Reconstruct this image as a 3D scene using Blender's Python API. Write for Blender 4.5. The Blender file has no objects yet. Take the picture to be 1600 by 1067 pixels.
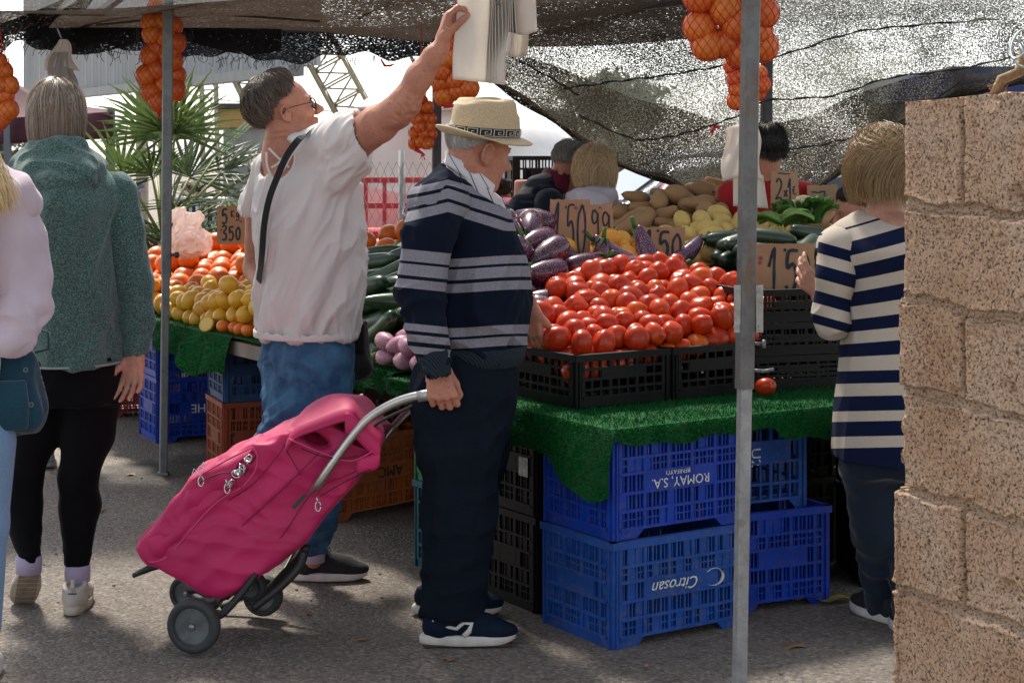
import bpy, bmesh, math, random
import numpy as np
from mathutils import Vector, Matrix, Euler
R = math.radians
random.seed(7)
rng = np.random.default_rng(11)
scene = bpy.context.scene
COL = scene.collection
# ---------------- camera, sky, sun, exposure ----------------
EYE = 1.45           # camera height in metres
FOC = 2700.0         # focal length in photo pixels (photo is 1600 wide)
HOR = 235.0          # height of the horizon line in the photo
cam = bpy.data.cameras.new('camera')
cam_o = bpy.data.objects.new('camera', cam)
COL.objects.link(cam_o)
cam.sensor_width = 36.0
cam.lens = 36.0 * FOC / 1600.0
cam.shift_y = -(533.5 - HOR) / 1600.0
cam.clip_start = 0.1
cam.clip_end = 500
cam_o.location = (0, 0, EYE)
cam_o.rotation_euler = (R(90), 0, 0)
scene.camera = cam_o
cam.dof.use_dof = True
cam.dof.focus_distance = 5.3
cam.dof.aperture_fstop = 16.0
SUN_EL, SUN_ROT = 56.0, -22.0
world = bpy.data.worlds.new('World')
scene.world = world
world.use_nodes = True
_wn = world.node_tree.nodes
_sky = _wn.new('ShaderNodeTexSky')
_sky.sky_type = 'NISHITA'
_sky.sun_disc = False
_sky.sun_elevation = R(SUN_EL)
_sky.sun_rotation = R(SUN_ROT)
_sky.air_density = 1.0
_sky.dust_density = 1.5
_sky.ozone_density = 1.0
_bw = _wn.new('ShaderNodeRGBToBW'); _mx = _wn.new('ShaderNodeMix'); _mx.data_type = 'RGBA'      # thin white overcast
_mx.inputs[0].default_value = 0.72
world.node_tree.links.new(_sky.outputs[0], _bw.inputs[0]); world.node_tree.links.new(_sky.outputs[0], _mx.inputs[6])
world.node_tree.links.new(_bw.outputs[0], _mx.inputs[7]); world.node_tree.links.new(_mx.outputs[2], _wn['Background'].inputs[0])
_wn["Background"].inputs[1].default_value = 0.15
sun = bpy.data.lights.new('sun', 'SUN')
sun.energy = 3.4
sun.angle = R(8)
sun.color = (1.0, 0.93, 0.82)
sun_o = bpy.data.objects.new('sun', sun)
COL.objects.link(sun_o)
_sd = Vector((math.sin(R(SUN_ROT)) * math.cos(R(SUN_EL)), math.cos(R(SUN_ROT)) * math.cos(R(SUN_EL)), math.sin(R(SUN_EL))))
sun_o.rotation_euler = _sd.to_track_quat('Z', 'Y').to_euler()
sun_o.location = _sd * 40
scene.view_settings.view_transform = 'Standard'
scene.view_settings.look = 'None'
scene.view_settings.exposure = 1.18
scene.view_settings.gamma = 1.0
scene.cycles.max_bounces = 8
scene.cycles.transparent_max_bounces = 24
scene.cycles.diffuse_bounces = 4
scene.cycles.glossy_bounces = 3
scene.cycles.use_denoising = True
scene.cycles.caustics_reflective = False
scene.cycles.caustics_refractive = False
def P(px, py, D):
 """world point seen at photo pixel (px, py) at distance D"""
 return Vector(((px - 800.0) * D / FOC, D, EYE - (py - HOR) * D / FOC))
def G(px, py):
 """ground point at photo pixel"""
 return P(px, py, EYE * FOC / (py - HOR))
# stall frame: corner C0, u runs along the near front, v along the left wing
C0 = Vector((0.292, 5.02, 0.0))
U = Vector((0.839, 0.545, 0.0)).normalized()
V = Vector((-0.545, 0.839, 0.0)).normalized()
TOP = 0.635
U_ANG = math.atan2(U.y, U.x)
def W(s, t, z=0.0):
 return C0 + U * s + V * t + Vector((0, 0, z))
# ---------------- object helpers ----------------
def tag(o, label=None, cat=None, group=None, kind=None):
 if label: o['label'] = label
 if cat: o['category'] = cat
 if group: o['group'] = group
 if kind: o['kind'] = kind
 return o
def thing(name, label, cat, loc=(0, 0, 0), rz=0.0, group=None):
 o = bpy.data.objects.new(name, None)
 COL.objects.link(o)
 o.location = loc
 o.rotation_euler = (0, 0, rz)
 o.empty_display_size = 0.05
 return tag(o, label, cat, group)
def link(name, me, mat=None, parent=None, keep=False):
 o = bpy.data.objects.new(name, me)
 COL.objects.link(o)
 if mat is not None and not me.materials:
  me.materials.append(mat)
 if parent is not None:
  o.parent = parent
  if keep:   # mesh is in world coordinates already
   o.matrix_parent_inverse = Matrix.Translation(parent.location) .inverted() if parent.rotation_euler.z == 0 else (Matrix.Translation(parent.location) @ Matrix.Rotation(parent.rotation_euler.z, 4, 'Z')).inverted()
 return o
def copy_flat(root, kids, loc, rot, scl=None):
 c = root.copy(); COL.objects.link(c)
 c.location = loc; c.rotation_euler = rot
 if scl is not None: c.scale = scl
 for k in kids:
  d = k.copy(); COL.objects.link(d); d.parent = c
 return c
class MB:
 """collects shapes and links them as one mesh object"""
 def __init__(s):
  s.v = []; s.f = []
 def add(s, vs, fs):
  b = len(s.v)
  s.v += [tuple(x) for x in vs]
  s.f += [tuple(b + i for i in f) for f in fs]
 def box(s, c, size, M=None):
  x, y, z = size[0] / 2, size[1] / 2, size[2] / 2
  vs = [Vector((a * x, b * y, d * z)) for a in (-1, 1) for b in (-1, 1) for d in (-1, 1)]
  if M is not None: vs = [M @ v for v in vs]
  vs = [v + Vector(c) for v in vs]
  s.add(vs, [(0, 1, 3, 2), (4, 6, 7, 5), (0, 4, 5, 1), (2, 3, 7, 6), (0, 2, 6, 4), (1, 5, 7, 3)])
 def bb(s, x0, x1, y0, y1, z0, z1):
  s.box(((x0 + x1) / 2, (y0 + y1) / 2, (z0 + z1) / 2), (abs(x1 - x0), abs(y1 - y0), abs(z1 - z0)))
 def bar(s, a, b, w, h=None, up=Vector((0, 0, 1))):
  a, b = Vector(a), Vector(b); h = h or w
  d = (b - a); L = d.length
  if L < 1e-6: return
  d /= L
  x = d.cross(up)
  if x.length < 1e-3: x = d.cross(Vector((0, 1, 0)))
  x.normalize(); y = x.cross(d)
  vs = []
  for p in (a, b):
   for i, j in ((-1, -1), (1, -1), (1, 1), (-1, 1)):
    vs.append(p + x * (w / 2 * i) + y * (h / 2 * j))
  s.add(vs, [(3, 2, 1, 0), (4, 5, 6, 7), (0, 1, 5, 4), (1, 2, 6, 5), (2, 3, 7, 6), (3, 0, 4, 7)])
 def tube(s, pts, r, n=8, cap=True, flat=None):
  pts = [Vector(p) for p in pts]
  rs = r if isinstance(r, (list, tuple)) else [r] * len(pts)
  vs = []; up = None
  for i, p in enumerate(pts):
   t = (pts[min(i + 1, len(pts) - 1)] - pts[max(i - 1, 0)])
   if t.length < 1e-9: t = Vector((0, 0, 1))
   t.normalize()
   if up is None:
    up = Vector((0, 0, 1)) if abs(t.z) < .9 else Vector((1, 0, 0))
   x = t.cross(up)
   if x.length < 1e-4: x = t.cross(Vector((1, 0.2, 0)))
   x.normalize(); y = x.cross(t); up = y
   for k in range(n):
    a = 2 * math.pi * k / n
    q = 1.0 if flat is None else flat
    vs.append(p + x * (math.cos(a) * rs[i]) + y * (math.sin(a) * rs[i] * q))
  fs = []
  for i in range(len(pts) - 1):
   for k in range(n):
    k2 = (k + 1) % n
    fs.append((i * n + k, i * n + k2, (i + 1) * n + k2, (i + 1) * n + k))
  if cap:
   fs.append(tuple(range(n - 1, -1, -1)))
   fs.append(tuple((len(pts) - 1) * n + k for k in range(n)))
  s.add(vs, fs)
 def lathe(s, prof, n=24, M=None, closed=False):
  """prof: list of (r, z)"""
  vs = []
  for r, z in prof:
   for k in range(n):
    a = 2 * math.pi * k / n
    vs.append(Vector((r * math.cos(a), r * math.sin(a), z)))
  if M is not None: vs = [M @ v for v in vs]
  fs = []
  m = len(prof)
  for i in range(m - 1 if not closed else m):
   j = (i + 1) % m
   for k in range(n):
    k2 = (k + 1) % n
    fs.append((i * n + k, i * n + k2, j * n + k2, j * n + k))
  if not closed:
   fs.append(tuple(range(n - 1, -1, -1)))
   fs.append(tuple((m - 1) * n + k for k in range(n)))
  s.add(vs, fs)
 def grid(s, f, nu, nv, thick=0.0, nrm=None):
  """f(i/(nu), j/(nv)) -> Vector"""
  vs = [f(i / nu, j / nv) for i in range(nu + 1) for j in range(nv + 1)]
  fs = []
  for i in range(nu):
   for j in range(nv):
    a = i * (nv + 1) + j
    fs.append((a, a + nv + 1, a + nv + 2, a + 1))
  if thick:
   base = len(vs)
   off = [Vector(v) + Vector(nrm) * thick for v in vs]
   allv = list(vs) + off
   fs2 = [tuple(base + i for i in reversed(q)) for q in fs]
   side = []
   def q(a, b): side.append((a, b, b + base, a + base))
   for i in range(nu):
    q((i + 1) * (nv + 1), i * (nv + 1)); q(i * (nv + 1) + nv, (i + 1) * (nv + 1) + nv)
   for j in range(nv):
    q(j, j + 1); q(nu * (nv + 1) + j + 1, nu * (nv + 1) + j)
   s.add(allv, fs + fs2 + side)
  else:
   s.add(vs, fs)
 def build(s, name, mat, parent=None, keep=False, smooth=False, bevel=0.0, solid=0.0, sub=0):
  me = bpy.data.meshes.new(name)
  me.from_pydata(s.v, [], s.f)
  me.update()
  if smooth:
   me.polygons.foreach_set('use_smooth', [True] * len(me.polygons))
  o = link(name, me, mat, parent, keep)
  if solid:
   m = o.modifiers.new('s', 'SOLIDIFY'); m.thickness = solid; m.offset = 0
  if sub:
   m = o.modifiers.new('d', 'SUBSURF'); m.levels = m.render_levels = sub
  if bevel:
   m = o.modifiers.new('b', 'BEVEL'); m.width = bevel; m.segments = 2; m.limit_method = 'ANGLE'; m.angle_limit = R(40)
   if smooth: pass
  return o
def text_mesh(txt, size, depth=0.002, bold=0.0, align='CENTER', shear=0.0, space=1.0):
 cu = bpy.data.curves.new('t', 'FONT')
 cu.body = txt; cu.size = size; cu.extrude = depth; cu.offset = bold
 cu.align_x = align; cu.align_y = 'CENTER'; cu.shear = shear; cu.space_character = space
 cu.resolution_u = 3
 o = bpy.data.objects.new('t', cu)
 COL.objects.link(o)
 dg = bpy.context.evaluated_depsgraph_get()
 me = bpy.data.meshes.new_from_object(o.evaluated_get(dg))
 bpy.data.objects.remove(o)
 return me
# ---------------- materials ----------------
def rgb(h):
 h = h.lstrip('#')
 c = [int(h[i:i + 2], 16) / 255 for i in (0, 2, 4)]
 return tuple(x / 12.92 if x < .04045 else ((x + .055) / 1.055) ** 2.4 for x in c)
class NT:
 def __init__(s, name):
  s.m = bpy.data.materials.new(name); s.m.use_nodes = True
  s.t = s.m.node_tree; s.n = s.t.nodes; s.b = s.n['Principled BSDF']; s.out = s.n['Material Output']
 def new(s, ty, **kw):
  n = s.n.new(ty)
  for k, v in kw.items():
   if hasattr(n, k) and not (k in n.inputs.keys()): setattr(n, k, v)
   else: n.inputs[k].default_value = v
  return n
 def l(s, a, b): s.t.links.new(a, b)
 def coord(s, kind='Object', scale=(1, 1, 1), rot=(0, 0, 0)):
  tc = s.n.new('ShaderNodeTexCoord'); mp = s.n.new('ShaderNodeMapping')
  mp.inputs['Scale'].default_value = scale; mp.inputs['Rotation'].default_value = rot
  s.l(tc.outputs[kind], mp.inputs[0]); return mp.outputs[0]
 def noise(s, vec, scale, detail=3, rough=.55, dist=0.0):
  n = s.n.new('ShaderNodeTexNoise'); n.inputs['Scale'].default_value = scale
  n.inputs['Detail'].default_value = detail; n.inputs['Roughness'].default_value = rough
  n.inputs['Distortion'].default_value = dist
  if vec is not None: s.l(vec, n.inputs['Vector'])
  return n.outputs[0]
 def ramp(s, fac, stops, interp='LINEAR'):
  n = s.n.new('ShaderNodeValToRGB'); n.color_ramp.interpolation = interp
  e = n.color_ramp.elements
  while len(e) < len(stops): e.new(0.5)
  for i, (p, c) in enumerate(stops):
   e[i].position = p; e[i].color = (*c[:3], 1) if hasattr(c, '__len__') else (c, c, c, 1)
  s.l(fac, n.inputs[0]); return n.outputs[0]
 def mix(s, fac, a, b, mode='MIX'):
  n = s.n.new('ShaderNodeMix'); n.data_type = 'RGBA'; n.blend_type = mode
  for sock, v in ((0, fac), (6, a), (7, b)):
   if hasattr(v, 'is_linked'): s.l(v, n.inputs[sock])
   elif hasattr(v, '__len__'): n.inputs[sock].default_value = (*v[:3], 1)
   else: n.inputs[sock].default_value = v if sock == 0 else (v, v, v, 1)
  return n.outputs[2]
 def math(s, op, a, b=0.5, c=None):
  n = s.n.new('ShaderNodeMath'); n.operation = op
  for i, v in enumerate((a, b, c)):
   if v is None: continue
   if hasattr(v, 'is_linked'): s.l(v, n.inputs[i])
   else: n.inputs[i].default_value = v
  return n.outputs[0]
 def bump(s, h, strength=.3, dist=.01, prev=None):
  n = s.n.new('ShaderNodeBump'); n.inputs['Strength'].default_value = strength; n.inputs['Distance'].default_value = dist
  s.l(h, n.inputs['Height'])
  if prev is not None: s.l(prev, n.inputs['Normal'])
  s.l(n.outputs[0], s.b.inputs['Normal']); return n.outputs[0]
 def base(s, c):
  if hasattr(c, 'is_linked'): s.l(c, s.b.inputs['Base Color'])
  else: s.b.inputs['Base Color'].default_value = (*c[:3], 1)
 def attr(s, name):
  n = s.n.new('ShaderNodeAttribute'); n.attribute_name = name; return n.outputs['Fac']
 def rnd(s): return s.n.new('ShaderNodeObjectInfo').outputs['Random']
def M(name, col, rough=.6, var=.15, vs=8.0, bump=0.0, bs=60.0, metal=0.0, spec=.5, fine=0.0, fs=300., sheen=0.0, coat=0.0, sss=0.0, rnd=0.0, bd=.004, coord='Object', trans=0.0):
 """general procedural material: colour with blotchy and fine variation, grain"""
 t = NT(name)
 v = t.coord(coord)
 c = col
 if var:
  n = t.noise(v, vs, 4)
  c = t.mix(t.ramp(n, [(.3, 0.), (.7, 1.)]), tuple(x * (1 - var) for x in col), tuple(min(1, x * (1 + var)) for x in col))
 if fine:
  n = t.noise(v, fs, 2)
  c = t.mix(t.ramp(n, [(.35, 0.), (.65, 1.)]), c, tuple(x * (1 - fine) for x in col), 'MIX')
 if rnd:
  c = t.mix(t.rnd(), c, t.mix(1.0, c, (1 - rnd, 1 - rnd * 1.1, 1 - rnd * .9), 'MULTIPLY'))
 t.base(c)
 t.b.inputs['Roughness'].default_value = rough
 t.b.inputs['Metallic'].default_value = metal
 t.b.inputs['Specular IOR Level'].default_value = spec
 if sheen:
  t.b.inputs['Sheen Weight'].default_value = sheen; t.b.inputs['Sheen Roughness'].default_value = .5
 if coat: t.b.inputs['Coat Weight'].default_value = coat; t.b.inputs['Coat Roughness'].default_value = .15
 if sss:
  t.b.inputs['Subsurface Weight'].default_value = sss; t.b.inputs['Subsurface Scale'].default_value = .01
  t.b.inputs['Subsurface Radius'].default_value = (1, .35, .2)
 if bump:
  t.bump(t.noise(v, bs, 3), bump, bd)
 if trans:   # thin translucent sheet
  tr = t.n.new('ShaderNodeBsdfTranslucent'); tr.inputs[0].default_value = (*col, 1)
  mx = t.n.new('ShaderNodeMixShader'); mx.inputs[0].default_value = trans
  t.l(t.b.outputs[0], mx.inputs[1]); t.l(tr.outputs[0], mx.inputs[2]); t.l(mx.outputs[0], t.out.inputs[0])
 return t.m
# ---------------- numpy value noise ----------------
def vnoise(p, seed=0):
 p = np.asarray(p, dtype=np.float64)
 i = np.floor(p).astype(np.int64); f = p - i
 f = f * f * (3 - 2 * f)
 def h(a, b, c):
  n = (a * 73856093) ^ (b * 19349663) ^ (c * 83492791) ^ (seed * 2654435761)
  n = (n ^ (n >> 13)) * 1274126177
  return ((n ^ (n >> 16)) & 0xffff) / 65535.0
 r = 0
 for dx in (0, 1):
  for dy in (0, 1):
   for dz in (0, 1):
    w = (f[..., 0] if dx else 1 - f[..., 0]) * (f[..., 1] if dy else 1 - f[..., 1]) * (f[..., 2] if dz else 1 - f[..., 2])
    r = r + w * h(i[..., 0] + dx, i[..., 1] + dy, i[..., 2] + dz)
 return r * 2 - 1
# ---------------- signed distance sculpting ----------------
def smin(a, b, k):
 if k <= 0: return np.minimum(a, b)
 h = np.clip(.5 + .5 * (b - a) / k, 0, 1)
 return b * (1 - h) + a * h - k * h * (1 - h)
class Field:
 def __init__(s, lo, hi, h):
  s.lo = np.array(lo, float); s.h = h
  s.n = np.ceil((np.array(hi, float) - s.lo) / h).astype(int) + 1
  s.f = np.full(s.n, 1.0, np.float32)
 def _sl(s, lo, hi):
  a = np.clip(np.floor((np.array(lo) - s.lo) / s.h).astype(int), 0, s.n)
  b = np.clip(np.ceil((np.array(hi) - s.lo) / s.h).astype(int) + 1, 0, s.n)
  return a, b
 def op(s, lo, hi, fn, k=0.0, sub=False):
  m = k + s.h * 3
  a, b = s._sl(np.array(lo) - m, np.array(hi) + m)
  if (b <= a).any(): return
  ax = [s.lo[i] + s.h * np.arange(a[i], b[i]) for i in range(3)]
  X = ax[0][:, None, None]; Y = ax[1][None, :, None]; Z = ax[2][None, None, :]
  d = fn(X, Y, Z).astype(np.float32)
  sl = tuple(slice(a[i], b[i]) for i in range(3))
  g = s.f[sl]
  s.f[sl] = -smin(-g, d, k) if sub else smin(g, d, k)
 def cone(s, p1, p2, r1, r2, k=0.02, sub=False, sq=None):
  a = np.array(p1, float); b = np.array(p2, float); ba = b - a; L2 = max((ba * ba).sum(), 1e-9)
  rm = max(r1, r2)
  if sq is not None: rm *= max(1, sq[1])
  def fn(X, Y, Z):
   px, py, pz = X - a[0], Y - a[1], Z - a[2]
   h = np.clip((px * ba[0] + py * ba[1] + pz * ba[2]) / L2, 0, 1)
   vx, vy, vz = px - h * ba[0], py - h * ba[1], pz - h * ba[2]
   if sq is not None:
    n, q = sq
    c = (vx * n[0] + vy * n[1] + vz * n[2]) * (1 / q - 1)
    vx, vy, vz = vx + c * n[0], vy + c * n[1], vz + c * n[2]
   return np.sqrt(vx * vx + vy * vy + vz * vz) - (r1 + (r2 - r1) * h)
  s.op(np.minimum(a, b) - rm, np.maximum(a, b) + rm, fn, k, sub)
 def chain(s, pts, rs, k=0.02, sub=False, sq=None):
  for i in range(len(pts) - 1):
   s.cone(pts[i], pts[i + 1], rs[i], rs[i + 1], k if i == 0 or k < .01 else min(k, .02) , sub, sq)
 def ell(s, c, r, Rm=None, k=0.02, sub=False):
  c = np.array(c, float); r = np.array(r, float)
  rm = r.max() if Rm is not None else r
  Q = np.array(Rm) if Rm is not None else np.eye(3)
  def fn(X, Y, Z):
   px, py, pz = X - c[0], Y - c[1], Z - c[2]
   lx = Q[0, 0] * px + Q[1, 0] * py + Q[2, 0] * pz
   ly = Q[0, 1] * px + Q[1, 1] * py + Q[2, 1] * pz
   lz = Q[0, 2] * px + Q[1, 2] * py + Q[2, 2] * pz
   k0 = np.sqrt((lx / r[0]) ** 2 + (ly / r[1]) ** 2 + (lz / r[2]) ** 2)
   k1 = np.sqrt((lx / r[0] ** 2) ** 2 + (ly / r[1] ** 2) ** 2 + (lz / r[2] ** 2) ** 2) + 1e-9
   return k0 * (k0 - 1) / k1
  s.op(c - rm, c + rm, fn, k, sub)
 def stack(s, rows, ang=0.0, k=0.02, n=2.0, sub=False):
  """rows: (z, cx, cy, a, b) elliptical sections; ang: heading of the a axis"""
  rows = sorted(rows)
  Zs = np.array([r[0] for r in rows])
  def itp(Z, i):
   z = np.clip(Z, Zs[0], Zs[-1]); y = np.array([r[i] for r in rows])
   j = np.clip(np.searchsorted(Zs, z) - 1, 0, len(Zs) - 2)
   t = (z - Zs[j]) / (Zs[j + 1] - Zs[j])
   m = np.gradient(y, Zs)
   hh = Zs[j + 1] - Zs[j]
   t2, t3 = t * t, t * t * t
   return (2 * t3 - 3 * t2 + 1) * y[j] + (t3 - 2 * t2 + t) * hh * m[j] + (-2 * t3 + 3 * t2) * y[j + 1] + (t3 - t2) * hh * m[j + 1]
  ca, sa = math.cos(ang), math.sin(ang)
  mx = max(max(r[3], r[4]) for r in rows)
  lo = [min(r[1] for r in rows) - mx, min(r[2] for r in rows) - mx, Zs[0]]
  hi = [max(r[1] for r in rows) + mx, max(r[2] for r in rows) + mx, Zs[-1]]
  def fn(X, Y, Z):
   cx, cy, A, B = (itp(Z, i) for i in (1, 2, 3, 4))
   dx, dy = X - cx, Y - cy
   x = (dx * ca + dy * sa) / A; y = (-dx * sa + dy * ca) / B
   q = (np.abs(x) ** n + np.abs(y) ** n) ** (1 / n)
   g = np.sqrt(x * x / (A * A) + y * y / (B * B)) / np.maximum(np.sqrt(x * x + y * y), 1e-6)
   d = (q - 1) / np.maximum(g, 1e-6)
   dz = np.maximum(Zs[0] - Z, Z - Zs[-1])
   return np.where(dz > 0, np.sqrt(np.maximum(d, 0) ** 2 + dz * dz), np.maximum(d, dz))
  s.op(lo, hi, fn, k, sub)
 def cut(s, p, n):
  """remove everything on the side the normal points to"""
  p = np.array(p, float); n = np.array(n, float); n /= np.linalg.norm(n)
  hi = s.lo + s.h * s.n
  ax = [s.lo[i] + s.h * np.arange(s.n[i]) for i in range(3)]
  d = (ax[0][:, None, None] - p[0]) * n[0] + (ax[1][None, :, None] - p[1]) * n[1] + (ax[2][None, None, :] - p[2]) * n[2]
  s.f = np.maximum(s.f, d.astype(np.float32))
 def mesh(s):
  f = s.f.copy()
  f[0], f[-1] = 1, 1; f[:, 0], f[:, -1] = 1, 1; f[:, :, 0], f[:, :, -1] = 1, 1
  sg = f < 0
  c = np.zeros(np.array(f.shape) - 1, np.int8)
  for dx in (0, 1):
   for dy in (0, 1):
    for dz in (0, 1):
     c += sg[dx:f.shape[0] - 1 + dx, dy:f.shape[1] - 1 + dy, dz:f.shape[2] - 1 + dz]
  act = (c > 0) & (c < 8)
  I, J, K = np.nonzero(act)
  idx = np.full(act.shape, -1, np.int64); idx[I, J, K] = np.arange(len(I))
  acc = np.zeros((len(I), 3)); cnt = np.zeros(len(I))
  cor = [(a, b, d) for a in (0, 1) for b in (0, 1) for d in (0, 1)]
  for a in cor:
   for ax in range(3):
    if a[ax] == 1: continue
    b = list(a); b[ax] = 1
    f0 = f[I + a[0], J + a[1], K + a[2]].astype(float); f1 = f[I + b[0], J + b[1], K + b[2]].astype(float)
    m = (f0 < 0) != (f1 < 0)
    t = np.where(m, f0 / np.where(m, f0 - f1, 1), 0)
    p = np.array(a, float)[None, :] + np.zeros((len(I), 3)); p[:, ax] += t
    acc[m] += p[m]; cnt[m] += 1
  v = s.lo + s.h * (np.stack([I, J, K], 1) + acc / cnt[:, None])
  quads = []
  for ax in range(3):
   o1, o2 = [(1, 2), (2, 0), (0, 1)][ax]
   s0 = [slice(1, n - 1) for n in f.shape]; s1 = list(s0)
   s0[ax] = slice(0, f.shape[ax] - 1); s1[ax] = slice(1, f.shape[ax])
   A = sg[tuple(s0)]; B = sg[tuple(s1)]
   e = np.nonzero(A != B)
   pos = np.stack(e, 1); off = np.ones(3, int); off[ax] = 0
   pos = pos + off
   flip = A[e]
   def cell(d1, d2):
    q = pos.copy(); q[:, o1] -= d1; q[:, o2] -= d2
    return idx[q[:, 0], q[:, 1], q[:, 2]]
   q = np.stack([cell(1, 1), cell(0, 1), cell(0, 0), cell(1, 0)], 1)
   q[~flip] = q[~flip][:, ::-1]
   quads.append(q)
  q = np.concatenate(quads)
  q = q[(q >= 0).all(1)]
  return v, q
def np_mesh(name, v, q, attrs=None, smooth=True):
 me = bpy.data.meshes.new(name)
 me.vertices.add(len(v)); me.vertices.foreach_set('co', v.astype(np.float32).ravel())
 k = q.shape[1]
 me.loops.add(q.size); me.loops.foreach_set('vertex_index', q.astype(np.int32).ravel())
 me.polygons.add(len(q))
 me.polygons.foreach_set('loop_start', np.arange(0, q.size, k, dtype=np.int32))
 me.polygons.foreach_set('use_smooth', np.full(len(q), smooth))
 me.update(calc_edges=True)
 for an, av in (attrs or {}).items():
  a = me.attributes.new(an, 'FLOAT', 'POINT'); a.data.foreach_set('value', av.astype(np.float32))
 return me
def normals(v, q):
 a = v[q[:, 2]] - v[q[:, 0]]; b = v[q[:, 3]] - v[q[:, 1]]
 n = np.cross(a, b); N = np.zeros_like(v)
 for i in range(4): np.add.at(N, q[:, i], n)
 return N / (np.linalg.norm(N, axis=1, keepdims=True) + 1e-12)
def smooth_v(v, q, it=2, lam=.5):
 e = np.concatenate([q[:, [0, 1]], q[:, [1, 2]], q[:, [2, 3]], q[:, [3, 0]]])
 for _ in range(it):
  s = np.zeros_like(v); c = np.zeros(len(v))
  np.add.at(s, e[:, 0], v[e[:, 1]]); np.add.at(c, e[:, 0], 1)
  v = v + lam * (s / np.maximum(c, 1)[:, None] - v)
 return v
# ---------------- ground ----------------
def asphalt():
 t = NT('asphalt'); v = t.coord()
 big = t.noise(v, .9, 5, .6)
 c = t.ramp(big, [(.3, (.13, .107, .088)), (.7, (.20, .168, .138))])
 st = t.noise(v, 3.2, 6, .7, .6)
 c = t.mix(t.ramp(st, [(.25, .55), (.42, 0.)]), c, (.05, .045, .042))
 vo = t.n.new('ShaderNodeTexVoronoi'); vo.inputs['Scale'].default_value = 95; t.l(v, vo.inputs['Vector'])
 bw = t.n.new('ShaderNodeSeparateColor'); t.l(vo.outputs['Color'], bw.inputs[0])
 c = t.mix(t.math('MULTIPLY', t.ramp(bw.outputs[0], [(.5, 0.), (1., 1.)]), .62), c, (.33, .29, .25))
 c = t.mix(t.math('MULTIPLY', t.ramp(bw.outputs[1], [(.6, 0.), (.9, 1.)]), .5), c, (.03, .028, .028))
 for k, (x, y, r) in enumerate(((G(243, 735).x, G(243, 735).y, .30), (G(300, 716).x, G(300, 716).y, .16))):   # wet patches by the pole
  mp = t.n.new('ShaderNodeMapping'); tc = t.n.new('ShaderNodeTexCoord'); t.l(tc.outputs['Object'], mp.inputs[0])
  mp.inputs['Location'].default_value = (-x, -y, 0)
  ln = t.n.new('ShaderNodeVectorMath'); ln.operation = 'LENGTH'; t.l(mp.outputs[0], ln.inputs[0])
  d = t.math('ADD', ln.outputs['Value'], t.math('MULTIPLY', t.noise(v, 9, 3), .22))
  c = t.mix(t.ramp(t.math('DIVIDE', d, r + .12), [(.7, .72), (.95, 0.)]), c, (.022, .019, .017))
 t.base(c); t.b.inputs['Roughness'].default_value = .85
 h = t.math('ADD', t.math('MULTIPLY', vo.outputs['Distance'], -1.0), t.math('MULTIPLY', t.noise(v, 240, 2), .5))
 t.bump(h, .75, .006)
 return t.m
g = MB()
g.grid(lambda a, b: Vector(((a - .5) * 160, -10 + b * 170, 0)), 8, 8)
tag(g.build('ground', asphalt()), kind='structure')
# small litter: a dry leaf, pebbles
lf = MB()
c = G(1298, 942)
def leaf(a, b):
 w = .035 * math.sin(math.pi * min(1, max(0, a))) ** .7
 return c + Vector((-.11 + .2 * a, (b - .5) * 2 * w + .01 * math.sin(a * 9), .006 + .018 * abs(b - .5) + .012 * math.sin(a * 7) ** 2))
lf.grid(leaf, 12, 4)
tag(lf.build('dry_leaf', M('leaf_dry', (.22, .17, .05), .7, .4, 30), smooth=True, solid=.001), 'dry yellow green leaf lying on the asphalt right of the blue crates', 'leaf')
pb = MB()
for i in range(420):
 y = rng.uniform(3.8, 9.5); x = rng.uniform(-.36, .36) * y
 r = rng.uniform(.0015, .005)
 pb.box((x, y, r * .6), (r * 2, r * 1.6, r * 1.4), Matrix.Rotation(rng.uniform(0, 3), 3, 'Z'))
sc = MB()
for k, (px, py) in enumerate(((18, 930), (205, 742), (372, 735), (258, 700), (700, 1030), (1240, 1010), (1010, 1040), (560, 1000), (150, 800), (480, 960))):
 c = G(px, py); L = .012 + .012 * (k % 3); a = k * 1.3
 sc.grid(lambda i, j: c + Vector(((i - .5) * L * 2 * math.cos(a) - (j - .5) * L * math.sin(a), (i - .5) * L * 2 * math.sin(a) + (j - .5) * L * math.cos(a), .003 + .004 * math.sin(i * 5 + k))), 5, 3)
tag(sc.build('litter', M('scrap', (.28, .16, .08), .8, .5, 9), smooth=True, solid=.001), 'small dry scraps of leaf and paper on the asphalt', 'litter', kind='stuff')
tag(pb.build('gravel', M('grit', (.2, .17, .14), .9, .5, 5)), 'loose grit scattered over the asphalt', 'gravel', kind='stuff')
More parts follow.
